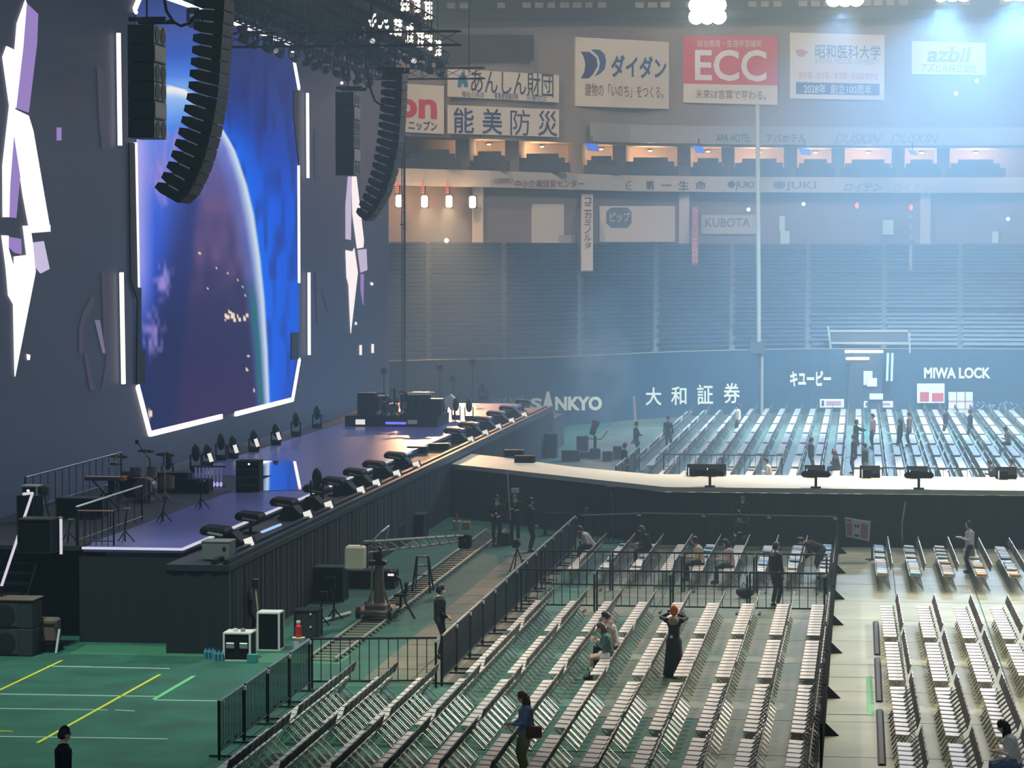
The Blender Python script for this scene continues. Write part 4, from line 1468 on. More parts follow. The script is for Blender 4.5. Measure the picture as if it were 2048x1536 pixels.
for i, (px, py, X) in enumerate(((797, 56, -19), (820, 70, -19), (841, 79, -19), (858, 86, -19), (876, 97, -19), (811, 4, -16.8), (833, 8, -16.8), (857, 22, -16.8))):
    p = at_x(px, py, X)
    n_ = ('first', 'second', 'third', 'fourth', 'fifth')[i if i < 5 else i - 5]
    o = thing('blinder_lamp', 'lit warm white lamp bar, %s along the %s lamp truss' % (n_, 'five lamp' if i < 5 else 'upper three lamp'), 'stage lamp', p, group='warm lamp bars on the trusses')
    m = MB(); m.bev(p, (0.28, 0.42, 0.74), 0.03); h = m.build('housing', MATS['black'], o)
    for k in range(4):
        q = p + Vector((0.1, -0.215, 0.27 - k * 0.18))
        m = MB(); m.ell(q, (0.085, 0.05, 0.085), 8, 5); m.ell(q + Vector((-0.17, 0, 0)), (0.085, 0.05, 0.085), 8, 5)
        m.build('bulb_pair', MATS['lamp_warm3'] if 'lamp_warm3' in MATS else glow('lamp_warm3', (255, 238, 206), 9.0), h)
    m = MB(); m.bar(p + Vector((0, 0, 0.37)), p + Vector((0, 0, 0.62)), 0.06); m.build('yoke', MATS['dark_metal'], o)
    if i not in (4, 7):  # rust red panel beside all but the end lamps
        m = MB(); m.lo((p.x - 0.1, p.y + 0.26, p.z - 0.34), (p.x + 0.02, p.y + 2.0, p.z + 0.2)); c_ = m.build('side_panel', MATS['rust_red'], o); c_['label'] = 'rust red panel beside the lamps'

# unlit moving lamps hung in rows under the dark trusses
def moving_head():
    o = thing('moving_head_lamp', 'x', 'stage lamp')
    m = MB(); m.bev((0, 0, -0.1), (0.36, 0.3, 0.16), 0.03); m.build('base', MATS['speaker_black'], o)
    m = MB(); m.bar((-0.2, 0, -0.15), (-0.2, 0, -0.5), 0.05, 0.14); m.bar((0.2, 0, -0.15), (0.2, 0, -0.5), 0.05, 0.14); m.bar((-0.22, 0, -0.16), (0.22, 0, -0.16), 0.05, 0.14); m.build('yoke', MATS['speaker_black'], o)
    m = MB(); m.lathe([(0.12, -0.22), (0.16, -0.05), (0.165, 0.12), (0.13, 0.2)], (0, -0.02, -0.5), 10, Matrix.Rotation(math.radians(65), 3, 'X')); h = m.build('head', MATS['speaker_black'], o)
    m = MB(); m.lathe([(0.12, 0.0), (0.12, 0.012)], Vector((0, -0.02, -0.5)) + Matrix.Rotation(math.radians(65), 3, 'X') @ Vector((0, 0, 0.2)), 10, Matrix.Rotation(math.radians(65), 3, 'X')); m.build('lens', MATS['alu'], h)
    return template(o)


mh = moving_head()
rr = random.Random(5)
k = 0
for row, (X, Z, y0, y1, st) in enumerate(((-21.0, 18.3, 96, 124, 2.4), (-22.6, 18.0, 92, 128, 2.4), (-19.0, ZTR - 0.25, 104, 124, 2.2))):
    y = y0
    c_ = 0
    while y < y1:
        z = Z
        place(mh, (X + rr.uniform(-.1, .1), y, z), rr.uniform(0, 6.28), 'dark moving lamp, %s in the row under the %s' % (ORD[c_], ('crowded dark truss', 'truss beside the video wall', 'five lamp truss')[row]), 'moving lamps under the trusses', first=(k == 0))
        y += st; k += 1; c_ += 1
for i, (px, py) in enumerate(((744, 25), (748, 29), (743, 34), (741, 41), (749, 41), (744, 49), (763, 45), (772, 41), (774, 53), (760, 52), (782, 64), (822, 47))):
    p = at_x(px, py, -18.6)
    o = thing('pin_lamp', 'small round lit pin lamp, %s in the cluster before the five lamp truss' % ORD[i], 'stage lamp', p, group='small pin lamps by the truss')
    m = MB(); m.ell(p, (0.08, 0.07, 0.1), 8, 5); m.build('lens', MATS['lamp_pin'] if 'lamp_pin' in MATS else glow('lamp_pin', (255, 250, 240), 2.2), o)
    m = MB(); m.lathe([(0.06, 0), (0.1, 0.2), (0.1, 0.3)], p + Vector((0, 0, -0.02)), 8); m.tube([p + Vector((0, 0, 0.2)), Vector((p.x, p.y, ZTR - 0.2 if p.z < ZTR - .3 else p.z + 0.5))], 0.02, 4); m.build('can', MATS['black'], o)

# black cloths added to darken the space between the trusses
for lb, a, b, z0, z1 in (('added black darkening cloth on the crowded dark truss', (-21.6, 76), (-21.6, 126), 18.0, 21.5), ('added black darkening cloth behind the five lamp truss', (-19.5, 92), (-19.5, 122), 18.3, 20.6)):
    o = thing('dark_backing', lb, 'cloth', (a[0], a[1], z0))
    skirt([a, b], z0, z1, 'truss_black', o, 'cloth', 3, 0.03)

# ---------------------------------------------------------------- crowd barriers
mat('barrier_black', (13, 20, 36), 0.5, metal=0.3)
mat('barrier_rail', (150, 160, 160), 0.35, metal=0.7)


def barrier(label, a, b, rail='barrier_rail', bars=0.115, h=1.1, group='crowd barriers', feet=True, slat=0.02):
    """one barrier panel from a to b on the floor"""
    a, b = Vector((a[0], a[1], 0.012)), Vector((b[0], b[1], 0.012))
    L = (b - a).length
    rz = math.atan2(b.y - a.y, b.x - a.x)
    o = thing('crowd_barrier', label, 'barrier', a.lerp(b, 0.5), rz, group)
    L -= 0.05
    up = Vector((0, 0, 1))
    m = MB(); m.tube([(-L / 2, 0, h), (L / 2, 0, h)], 0.028, 6); m.build('top_rail', MATS[rail], o, world=False)
    m = MB(); m.tube([(-L / 2, 0, 0.16), (L / 2, 0, 0.16)], 0.024, 6); m.build('bottom_rail', MATS['barrier_black'], o, world=False)
    for s_ in (-1, 1):
        m = MB(); m.tube([(s_ * (L / 2 - 0.01), 0, 0.0), (s_ * (L / 2 - 0.01), 0, h + 0.02)], 0.03, 6); m.build('post', MATS['barrier_black'], o, world=False)
    m = MB()
    k = int(L / bars)
    for i in range(1, k):
        x = -L / 2 + L * i / k
        m.lo((x - slat / 2, -0.008, 0.16), (x + slat / 2, 0.008, h))
    m.build('bar_infill', MATS['barrier_black'], o, world=False)
    if feet:
        for s_ in (-1, 1):
            m = MB(); m.bar((s_ * L * 0.36, -0.26, 0.02), (s_ * L * 0.36, 0.26, 0.02), 0.06, 0.03); m.build('foot', MATS['barrier_black'], o, world=False)
    m = MB(); m.box((L / 2 - 0.02, 0, h - 0.06), (0.12, 0.09, 0.07)); m.build('clamp', MATS['white_paint'], o, world=False)
    return o


def run_of(a, b, n, fmt, **kw):
    a, b = Vector((a[0], a[1], 0)), Vector((b[0], b[1], 0))
    for i in range(n):
        p, q = a.lerp(b, i / n), a.lerp(b, (i + 1) / n)
        barrier(fmt % ORD[i], p, q, **kw)


run_of((-11.9, 50.2), (-11.9, 58.8), 4, 'black barrier panel along the green floor, %s from the lower frame edge', bars=0.13, slat=0.012)
run_of((-11.9, 58.9), (-9.16, 59.4), 1, 'black barrier panel running across the end of the dolly rails, %s and only one', bars=0.21, rail='barrier_black')
run_of((-9.1, 59.6), (-9.1, 88.4), 13, 'dark slatted barrier panel between boards and chairs, %s beyond the crossing', bars=0.14, slat=0.105)
run_of((-9.0, 72.9), (-0.85, 72.9), 4, 'open barrier panel on the lower side of the cross aisle, %s from boards', bars=0.2, rail='barrier_black')
run_of((-9.0, 77.6), (-0.85, 77.6), 4, 'open barrier panel on the upper side of the cross aisle, %s from boards', bars=0.2, rail='barrier_black')
run_of((-9.0, 88.6), (-7.1, 89.6), 1, 'barrier panel set at an angle where the boards end, %s below the runway', bars=0.14)
run_of((-7.1, 89.7), (-0.7, 89.2), 3, 'dark barrier panel in front of the runway skirt, %s from the angled one', bars=0.12, slat=0.08)
run_of((-9.7, 99), (-9.7, 107), 3, 'dark covered barrier panel beyond the runway bend, %s going away', bars=0.12, slat=0.11)
run_of((-9.7, 110), (-9.7, 122), 4, 'dark covered barrier panel beside the far seats, %s past the gap', bars=0.12, slat=0.11)
run_of((-8.3, 117.0), (-3.2, 117.0), 2, 'open barrier panel standing among the far seats, %s from the covered ones', bars=0.22, rail='barrier_black')
run_of((0.9, 110.6), (9.6, 110.6), 4, 'low dark barrier panel before the far seats, %s past the walkway', bars=0.22, rail='barrier_black')

# slim barrier seen edge-on along the walkway, with triangular feet
for i, (y0, y1) in enumerate(((50.0, 54.6), (54.7, 59.3), (59.4, 66.1), (66.2, 71.2), (71.4, 76.6), (76.7, 83.0), (83.1, 88.6))):
    x = -0.655
    o = thing('walkway_barrier', 'slim black barrier along the walkway, %s from the lower frame edge' % ORD[i], 'barrier', (x, (y0 + y1) / 2, 0.012), 0, 'walkway barriers')
    m = MB(); m.lo((x - 0.02, y0, 0.05), (x + 0.02, y1 - 0.05, 0.92)); m.build('panel', MATS['matt_black'] if 'matt_black' in MATS else mat('matt_black', (10, 11, 14), 0.9, spec=0.05), o)
    m = MB(); m.tube([(x, y0, 0.95), (x, y1 - 0.05, 0.95)], 0.025, 6); m.build('top_rail', MATS['matt_black'], o)
    m = MB(); m.prism([(x + 0.02, y1 - 0.3, 0.012), (x + 0.30, y1 - 0.3, 0.012), (x + 0.02, y1 - 0.3, 0.28)], (0, 0.06, 0)); m.build('foot', MATS['black'], o)
for i, (y0, y1) in enumerate(((51.2, 57.5), (58.6, 65.0), (65.6, 71.6))):
    m = MB(); m.prism([(0.38, y0, 0.012), (0.42, y0, 0.05), (0.50, y0, 0.05), (0.54, y0, 0.012)], (0, y1 - y0, 0))
    tag(m.build('cable_ramp', MATS['black']), 'thin dark cable strip on the pale walkway edge, %s from the lower frame edge' % ORD[i], 'cable cover', 'cable strips beside the walkway')

# notice on a post at the top of the walkway
o = thing('notice_stand', 'tilted pink and white notice board on a black post at the walkway top', 'notice', at_z(1744, 1120))
p = o.location
m = MB(); m.tube([(p.x, p.y, 0.03), (p.x, p.y, 1.25)], 0.03, 6); m.lathe([(0.22, 0.012), (0.2, 0.04)], (p.x, p.y, 0), 12); m.build('post', MATS['black'], o)
q = [at_y(x, y, p.y - 0.08) for x, y in ((1690, 1035), (1741, 1043), (1739, 1083), (1692, 1073))]
m = MB(); m.prism(q, (0, 0.03, 0)); m.build('board', MATS['board_white'], o)
def bb(pts, mn, nm):
    m = MB(); m.prism([at_y(x, y, p.y - 0.085) for x, y in pts], (0, -0.008, 0)); return m.build(nm, MATS[mn], o)
bb([(1692, 1038), (1703, 1040), (1703, 1044), (1692, 1042)], 'board_red', 'heading'); bb([(1693, 1045), (1705, 1047), (1704, 1072), (1694, 1070)], 'banner_pink', 'text_field'); bb([(1722, 1046), (1736, 1049), (1735, 1078), (1721, 1075)], 'banner_pink', 'text_field')
bb([(1709, 1048), (1712, 1048.5), (1712, 1055), (1709, 1054.5)], 'ink_dark', 'figure'); bb([(1714, 1049), (1718, 1050), (1718, 1056), (1714, 1055.5)], 'ink_dark', 'figure'); bb([(1709, 1068), (1718, 1070), (1718, 1074), (1709, 1072)], 'ink_dark', 'figure')

# ---------------------------------------------------------------- gear on the stage
mat('drum_brown', (120, 100, 96), 0.5)
mat('cymbal', (170, 150, 110), 0.3, metal=0.8)
mat('keyboard_red', (120, 66, 52), 0.5)
mat('orange', (214, 130, 60), 0.5)
mat('bag_brown', (104, 88, 78), 0.9, bump=0.3, bscale=6)
mat('cloth_cream', (224, 214, 182), 0.85, bump=0.3, bscale=5)
mat('case_grey', (104, 110, 104), 0.6)
mat('case_black', (14, 16, 21), 0.7, spec=0.1)
mat('red_paint', (200, 40, 34), 0.4)
mat('cardboard', (190, 150, 96), 0.85)
mat('bottle_blue', (80, 140, 160), 0.2)
glow('tube_lav', (190, 180, 250), 0.9)
glow('bar_blue', (110, 110, 255), 1.4)


def prompter():
    """flat screen on a short post, lying face up towards the stage"""
    o = thing('prompter_screen', 'x', 'screen')
    m = MB(); m.bev((0, 0, 0.45), (0.66, 0.95, 0.20), 0.06, ry=math.radians(5)); m.build('housing', MATS['case_black'], o)
    m = MB(); m.bev((0.08, -0.48, 0.41), (0.40, 0.02, 0.06), 0.005, ry=math.radians(9)); m.build('front_trim', MATS['pole_beige'], o)
    m = MB(); m.box((-0.03, 0, 0.555), (0.5, 0.82, 0.006), ry=math.radians(5)); m.build('screen', MATS['case_black'], o)
    m = MB(); m.tube([(0, 0, 0.02), (0, 0, 0.4)], 0.045, 8); m.build('post', MATS['dark_metal'], o)
    m = MB(); m.bev((0, 0, 0.02), (0.34, 0.34, 0.04), 0.01); m.build('foot', MATS['case_black'], o)
    return template(o)


def wedge():
    """floor wedge loudspeaker with a white lamp block on its outer end"""
    o = thing('stage_wedge', 'x', 'loudspeaker')
    m = MB(); m.prism([(-0.30, -0.35, 0.0), (0.34, -0.35, 0.0), (0.36, -0.35, 0.14), (0.10, -0.35, 0.40), (-0.16, -0.35, 0.38)], (0, 0.7, 0)); m.build('cabinet', MATS['case_black'], o)
    m = MB(); m.prism([(-0.31, -0.31, 0.05), (-0.30, -0.31, 0.02), (-0.165, -0.31, 0.37), (-0.18, -0.31, 0.37)], (0, 0.62, 0)); m.build('grille', MATS['speaker_grey'], o)
    m = MB(); m.bev((0.50, -0.1, 0.15), (0.26, 0.30, 0.26), 0.03, ry=math.radians(-20)); l = m.build('lamp_box', MATS['case_black'], o)
    m = MB(); m.box((0.51, -0.265, 0.16), (0.22, 0.03, 0.22), ry=math.radians(-20)); m.build('lamp_face', MATS['lamp_face'] if 'lamp_face' in MATS else glow('lamp_face', (246, 246, 238), 0.95), l)
    return template(o)


pr, wd = prompter(), wedge()
bases = [(432, 1092), (500, 1063), (568, 1035), (632, 1008), (668, 991), (710, 970), (748, 953), (790, 936), (906, 884), (934, 872), (962, 859), (989, 847), (1014, 837), (1046, 823)]
for i, (px, py) in enumerate(bases):
    p = at_z(px, py, ZL)
    p.x = max(min(p.x, -16.0), -16.06); p = Vector((-16.05, at_x(px, 900, -16.05).y, ZL))
    place(pr, p, 0.0, 'black prompter screen on a post at the stage edge, %s from the near corner' % ORD[i], 'prompter screens along the stage edge', first=(i == 0))
for i, (px, py) in enumerate([(462, 1082), (583, 1052), (626, 1025), (692, 997), (724, 975), (766, 958), (806, 940), (918, 892), (948, 878), (975, 866), (1002, 853), (1028, 842)]):
    p = Vector((-15.75, at_x(px, 900, -15.75).y, ZL))
    place(wd, p, 0.0, 'black wedge speaker with a white lamp on the stage ledge, %s from the near corner' % ORD[i], 'wedge speakers along the stage ledge', first=(i == 0))
for i, (a, b) in enumerate((((524, 1064), (561, 1049)), ((482, 1079), (501, 1078)))):
    m = MB(); m.bar(at_z(*a, ZL + 0.16), at_z(*b, ZL + 0.16), 0.07, 0.05)
    tag(m.build('light_bar', MATS['bar_cool'] if 'bar_cool' in MATS else glow('bar_cool', (170, 210, 255), 1.0)), ('bluish white light bar lying on the stage ledge', 'short white light bar by the first wedge speaker')[i], 'lamp')
p = at_z(432, 1122, ZL)
o = thing('equipment_case', 'grey green case on the near corner of the stage ledge', 'case', p)
m = MB(); m.bev(p + Vector((0, 0.3, 0.23)), (0.70, 0.6, 0.42), 0.02); m.build('body', MATS['case_grey'], o)
m = MB(); m.bev(p + Vector((0, 0.3, 0.46)), (0.72, 0.62, 0.05), 0.01); m.build('lid', MATS['case_grey'], o)
m = MB(); m.box(p + Vector((0.2, -0.005, 0.3)), (0.08, 0.02, 0.08)); m.build('latch', MATS['black'], o)

# upright lamps along the back of the deck
def uplight(h=0.8, lit=True):
    o = thing('floor_spotlight', 'x', 'stage lamp')
    m = MB(); m.lathe([(0.2, 0.0), (0.2, 0.1), (0.12, 0.16)], (0, 0, 0), 10); m.build('base', MATS['case_black'], o)
    m = MB(); m.ell((0, 0, h * 0.68), (0.15, 0.15, h * 0.32), 12, 8); m.build('head', MATS['speaker_black'], o)
    m = MB(); m.bar((-0.18, 0, 0.12), (-0.18, 0, h * 0.6), 0.04, 0.1); m.bar((0.18, 0, 0.12), (0.18, 0, h * 0.6), 0.04, 0.1); m.bar((-0.2, 0, 0.13), (0.2, 0, 0.13), 0.04, 0.1); m.build('yoke', MATS['case_black'], o)
    if lit:
        m = MB(); m.box((0.14, -0.16, h * 0.42), (0.13, 0.05, 0.3), ry=math.radians(-18)); m.build('lamp_face', MATS['lamp_face'], o)
    return template(o)


ul, ud = uplight(), uplight(0.95, False)
first = {True: True, False: True}
for i, (px, py, lit) in enumerate(((335, 962, False), (392, 944, False), (415, 934, True), (442, 920, False), (466, 916, True), (508, 903, True), (552, 889, True), (592, 872, False), (634, 856, False), (634, 1000, False), (884, 846, False), (912, 838, False), (938, 840, False), (966, 800, False))):
    p = at_z(px, py, ZS + 0.012)
    place(ul if lit else ud, p, 0.0, '%s upright floor lamp, %s %s' % ('black' if not lit else 'lit', ORD[i] if i < 9 else ORD[i - 9], 'along the foot of the video wall' if i < 9 else 'of those standing out on the deck'), 'upright lamps on the deck', first=first[lit])
    first[lit] = False

# rack, row of glowing violet tubes
p = at_z(495, 984, ZS)
o = thing('equipment_rack', 'black four shelf rack standing beside the glossy deck panel', 'rack', p)
m = MB(); m.lo(p + Vector((-0.36, 0, 0)), p + Vector((-0.32, 0.6, 0.95))); m.lo(p + Vector((0.32, 0, 0)), p + Vector((0.36, 0.6, 0.95))); m.lo(p + Vector((-0.32, 0.56, 0)), p + Vector((0.32, 0.6, 0.95))); m.build('frame', MATS['case_black'], o)
for k in range(4):
    m = MB(); m.lo(p + Vector((-0.32, 0.0, 0.06 + k * 0.24)), p + Vector((0.32, 0.56, 0.22 + k * 0.24))); s_ = m.build('rack_unit', MATS['case_black'], o)
    m = MB(); m.lo(p + Vector((-0.32, -0.012, 0.21 + k * 0.24)), p + Vector((0.32, 0, 0.235 + k * 0.24))); m.build('edge', MATS['mid_metal'], s_)
m = MB(); m.box(p + Vector((0.05, -0.01, 0.85)), (0.05, 0.02, 0.05)); m.build('pilot_lamp', MATS['lamp_pin'], o)
p = at_z(418, 974, ZS + 0.012)
o = thing('violet_tube_row', 'row of dim violet glowing tubes behind a rail at the deck back', 'lamp', p)
for k in range(8):
    q = at_y(392 + k * 7.2, 973 - k * 1.2, p.y)
    m = MB(); m.tube([Vector((q.x, p.y, ZS + 0.03)), Vector((q.x, p.y, ZS + 0.62))], 0.035, 6); t_ = m.build('tube', MATS['tube_dim'] if 'tube_dim' in MATS else glow('tube_dim', (120, 118, 180), 0.45), o)
    m = MB(); m.ell((q.x, p.y - 0.03, ZS + 0.1), (0.05, 0.05, 0.08), 8, 5); m.build('bright_end', MATS['tube_lav'], t_)
a, b = at_y(384, 978, p.y + 0.1), at_y(452, 958, p.y + 0.1)
m = MB(); m.lo((a.x, p.y + 0.06, ZS), (b.x, p.y + 0.14, ZS + 0.05)); m.lo((a.x, p.y + 0.06, ZS + 0.62), (b.x, p.y + 0.14, ZS + 0.67)); m.build('rail', MATS['mid_metal'], o)


def drum_kit(p, label, s=1.0):
    o = thing('drum_kit', label, 'drums', p)
    def V(x, y, z): return p + Vector((x, y, z)) * s
    m = MB(); m.lathe([(0.28 * s, -0.2 * s), (0.28 * s, 0.2 * s)], V(0, 0, 0.30), 14, Matrix.Rotation(math.radians(90), 3, 'X')); m.build('bass_drum', MATS['drum_brown'], o)
    for x, y, z, r, h in ((-0.2, -0.15, 0.72, 0.15, 0.2), (0.2, -0.15, 0.74, 0.15, 0.2), (0.55, 0.1, 0.45, 0.2, 0.34), (-0.5, 0.15, 0.62, 0.18, 0.14)):
        m = MB(); m.lathe([(r * s, -h / 2 * s), (r * s, h / 2 * s)], V(x, y, z), 12, Matrix.Rotation(math.radians(-14), 3, 'X')); m.build('drum', MATS['drum_brown'], o)
    for x, y, z, r in ((-0.62, -0.25, 1.12, 0.24), (0.6, -0.3, 1.18, 0.25), (0.15, -0.45, 1.28, 0.22), (-0.8, 0.1, 0.9, 0.18)):
        m = MB(); m.lathe([(r * s, 0), (0.05 * s, 0.03 * s), (0.02 * s, 0.06 * s)], V(x, y, z), 14, Matrix.Rotation(math.radians(-16), 3, 'X')); c_ = m.build('cymbal', MATS['cymbal'], o)
        m = MB(); m.tube([V(x, y, 0.0), V(x, y, z)], 0.018 * s, 5)
        for k in range(3):
            m.tube([V(x, y, 0.25), V(x + 0.2 * math.cos(k * 2.1), y + 0.2 * math.sin(k * 2.1), 0.0)], 0.012 * s, 4)
        m.build('stand', MATS['alu'], c_)
    m = MB(); m.lathe([(0.16 * s, 0.46 * s), (0.16 * s, 0.54 * s)], V(0, 0.55, 0), 12); m.tube([V(0, 0.55, 0), V(0, 0.55, 0.48)], 0.03 * s, 6); m.build('stool', MATS['case_black'], o)
    return o


drum_kit(at_z(290, 1000, ZS + 0.012), 'drum kit with brownish drums among the gear at the near stage end', 1.15)

def keyboard(p, label, rz=0.0, mname='keyboard_red'):
    o = thing('keyboard', label, 'keyboard', p, rz)
    m = MB(); m.bev((0, 0, 0.92), (1.15, 0.34, 0.11), 0.02); m.build('body', MATS[mname], o, world=False)
    m = MB(); m.lo((-0.52, -0.175, 0.96), (0.42, -0.02, 0.985)); m.build('keys', MATS['white_paint'], o, world=False)
    m = MB(); m.lo((0.44, -0.18, 0.87), (0.57, 0.16, 0.985)); c_ = m.build('end_block', MATS['orange'], o, world=False); c_['label'] = 'orange end block'
    m = MB(); m.bar((-0.4, 0, 0.03), (0.4, 0, 0.86), 0.04); m.bar((0.4, 0.05, 0.03), (-0.4, 0.05, 0.86), 0.04); m.bar((-0.4, -0.2, 0.03), (-0.4, 0.2, 0.03), 0.04); m.bar((0.4, -0.2, 0.03), (0.4, 0.2, 0.03), 0.04); m.build('stand', MATS['dark_metal'], o, world=False)
    return o


keyboard(at_z(212, 1022, ZS + 0.012), 'rust red keyboard with an orange end on a crossed stand, near stage end')


def pole_stand(label, base, top, r=0.022, mname='alu', name='microphone_stand', cat='stand', tip=None):
    """stand given by a floor point and a top point"""
    base, top = Vector(base), Vector(top)
    o = thing(name, label, cat, base)
    m = MB(); m.tube([base + Vector((0, 0, 0.02)), Vector((base.x, base.y, base.z + (top.z - base.z) * 0.55))], r, 6); m.build('post', MATS[mname], o)
    m = MB(); m.tube([Vector((base.x, base.y, base.z + (top.z - base.z) * 0.5)), top], r * 0.9, 6); m.build('boom', MATS[mname], o)
    m = MB()
    for k in range(3):
        m.tube([base + Vector((0, 0, 0.3)), base + Vector((0.24 * math.cos(k * 2.09 + 0.5), 0.24 * math.sin(k * 2.09 + 0.5), 0.012))], r * 0.7, 5)
    m.build('tripod', MATS['dark_metal'], o)
    if tip:
        m = MB(); m.bev(top, tip[0], 0.01); m.build('head', MATS[tip[1]], o)
    return o


def stand_px(label, b, t, z=None, **kw):
    zz_ = ZS + 0.012 if z is None else z
    p = at_z(*b, zz_)
    return pole_stand(label, p, at_y(t[0], t[1], p.y), **kw)


stand_px('white boom stand leaning beside the drum kit', (303, 1004), (325, 926), mname='white_paint')
stand_px('white boom stand leaning over the keyboard', (206, 1004), (221, 920), mname='white_paint')
stand_px('tall stand with a small white lamp in front of the video wall', (164, 968), (167, 870), tip=((0.2, 0.1, 0.1), 'lamp_face'), mname='dark_metal', name='lamp_stand')
stand_px('thin dark stand with a small head behind the drum kit', (300, 955), (274, 884), tip=((0.1, 0.1, 0.14), 'case_black'), mname='dark_metal')
for i, (b, t) in enumerate((((250, 1085), (254, 1018)), ((326, 1045), (332, 995)), ((402, 1018), (404, 962)), ((136, 1086), (142, 1040)))):
    stand_px('dark microphone stand at the gear strip edge, %s from the near end' % ('second', 'third', 'fourth', 'first')[i], b, t, mname='dark_metal', tip=((0.16, 0.12, 0.06), 'mid_metal'))

# dark amplifier and case blocks along the gear strip
def case(label, c, d, mname='case_black', name='equipment_case', trim=True, cat='case', rz=0.0, handles=False, edges='mid_metal'):
    c = Vector(c)
    o = thing(name, label, cat, c, rz)
    m = MB(); m.bev((0, 0, d[2] / 2), d, min(0.02, d[2] / 8)); m.build('body', MATS[mname], o, world=False)
    if trim:
        m = MB()
        for sx in (-1, 1):
            for sy in (-1, 1):
                m.lo((sx * d[0] / 2 - 0.022, sy * d[1] / 2 - 0.022, 0.01), (sx * d[0] / 2 + 0.022, sy * d[1] / 2 + 0.022, d[2]))
        m.lo((-d[0] / 2 - 0.02, -d[1] / 2 - 0.02, d[2] - 0.03), (d[0] / 2 + 0.02, d[1] / 2 + 0.02, d[2] + 0.008))
        m.lo((-d[0] / 2 - 0.02, -d[1] / 2 - 0.02, 0.0), (d[0] / 2 + 0.02, d[1] / 2 + 0.02, 0.03))
        m.build('edging', MATS[edges], o, world=False)
    if handles:
        for sx in (-1, 1):
            m = MB(); m.bev((sx * d[0] * 0.26, -d[1] / 2 - 0.015, d[2] * 0.55), (0.2, 0.03, 0.13), 0.01); m.build('handle', MATS['alu'], o, world=False)
    return o


case('dark amplifier block behind the keyboard', at_z(255, 992, ZS + 0.012), (1.0, 0.5, 0.55), edges='dark_metal')
case('dark amplifier block beside the drum kit', at_z(350, 984, ZS + 0.012), (0.9, 0.5, 0.6), edges='dark_metal')
case('dark amplifier block below the unlit upright lamps', at_z(395, 985, ZS + 0.012), (0.8, 0.5, 0.42), edges='dark_metal')
case('long dark bench across the gear strip', at_z(165, 1035, ZS + 0.012), (1.3, 0.5, 0.55), edges='mid_metal')
case('black base case under the white framed case', at_z(60, 1044, ZS + 0.012) , (0.52, 0.5, 0.72), edges='dark_metal')
p = at_z(60, 1044, ZS + 0.012)
o = case('white framed case with a round light, on top of a black case', p + Vector((0.05, 0, 0.732)), (0.42, 0.46, 0.26), edges='white_paint')
m = MB(); m.ell((-0.02, -0.24, 0.13), (0.05, 0.02, 0.04), 8, 5); m.build('round_light', MATS['lamp_face'], o, world=False)
o = thing('cloth_bundle', 'grey cloth hanging beside the white framed case', 'cloth', p + Vector((0.48, 0.0, 0)))
m = MB(); m.bev(p + Vector((0.42, 0.05, 0.86)), (0.22, 0.3, 0.26), 0.04); m.build('bundle', MATS['bag_brown'], o)
m = MB(); m.tube([p + Vector((0.42, -0.05, 0.75)), p + Vector((0.5, -0.08, 0.4)), p + Vector((0.62, -0.1, 0.02))], 0.03, 6); m.build('strap', MATS['bag_brown'], o)
case('dark mixing desk block at the stage corner', at_z(78, 1104, ZS + 0.012), (0.8, 0.7, 0.82), edges='dark_metal')
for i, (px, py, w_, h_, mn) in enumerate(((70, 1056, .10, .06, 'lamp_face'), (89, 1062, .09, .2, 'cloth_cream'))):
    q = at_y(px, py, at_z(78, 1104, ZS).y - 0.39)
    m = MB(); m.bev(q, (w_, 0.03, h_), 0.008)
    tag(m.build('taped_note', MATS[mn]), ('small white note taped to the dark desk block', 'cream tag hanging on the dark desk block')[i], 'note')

# guard rails and the stair at the near stage end
def guard_rail(label, pts, z0, h, n, mname='mid_metal'):
    o = thing('guard_rail', label, 'railing', (*pts[0], z0))
    P = [Vector((x, y, z0)) for x, y in pts]
    m = MB(); m.tube([p + Vector((0, 0, h)) for p in P], 0.026, 6); m.build('top_rail', MATS[mname], o)
    m = MB(); m.tube([p + Vector((0, 0, 0.12)) for p in P], 0.02, 6); m.build('bottom_rail', MATS['dark_metal'], o)
    for i in range(n + 1):
        t = i / n
        p = P[0].lerp(P[-1], t)
        m = MB(); m.tube([p, p + Vector((0, 0, h))], 0.026 if i in (0, n) else 0.012, 6); m.build('post' if i in (0, n) else 'baluster', MATS['dark_metal'], o)
    return o


guard_rail('grey guard rail running back from the near stage corner', [(-19.16, 65.8), (-19.2, 72.2)], ZS + 0.012, 0.95, 8, 'white_paint')
guard_rail('short rust red guard rail across the near stage corner', [(-19.1, 65.75), (-18.2, 65.75)], ZS + 0.012, 0.86, 6, 'keyboard_red')
guard_rail('long dim guard rail along the foot of the video wall', [(-23.0, 74), (-23.0, 84)], ZS + 0.012, 1.0, 14)
o = thing('stair_post', 'white upright post at the near stage corner', 'post', at_z(115, 1112, ZS))
p = o.location
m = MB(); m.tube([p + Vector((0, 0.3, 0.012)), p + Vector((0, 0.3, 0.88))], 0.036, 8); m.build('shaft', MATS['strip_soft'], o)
m = MB(); m.lathe([(0.05, 0.0), (0.05, 0.05)], p + Vector((0, 0.3, 0.86)), 8); m.build('cap', MATS['pole_beige'], o)
st = thing('stage_stair', 'dark open stair with a slanting white handrail at the near stage end', 'stair', (-20.9, 64.6, 0))
for k in range(9):
    z = ZS - 0.02 - (k + 1) * 0.225
    m = MB(); m.lo((-21.4, 66.3 - k * 0.27 - 0.27, z), (-20.2, 66.3 - k * 0.27, z + 0.04)); m.build('tread', MATS['dark_metal'], st)
for x in (-21.42, -20.18):
    m = MB(); m.bar((x, 66.2, ZS - 0.25), (x, 63.9, 0.12), 0.05, 0.22); m.build('stringer', MATS['case_black'], st)
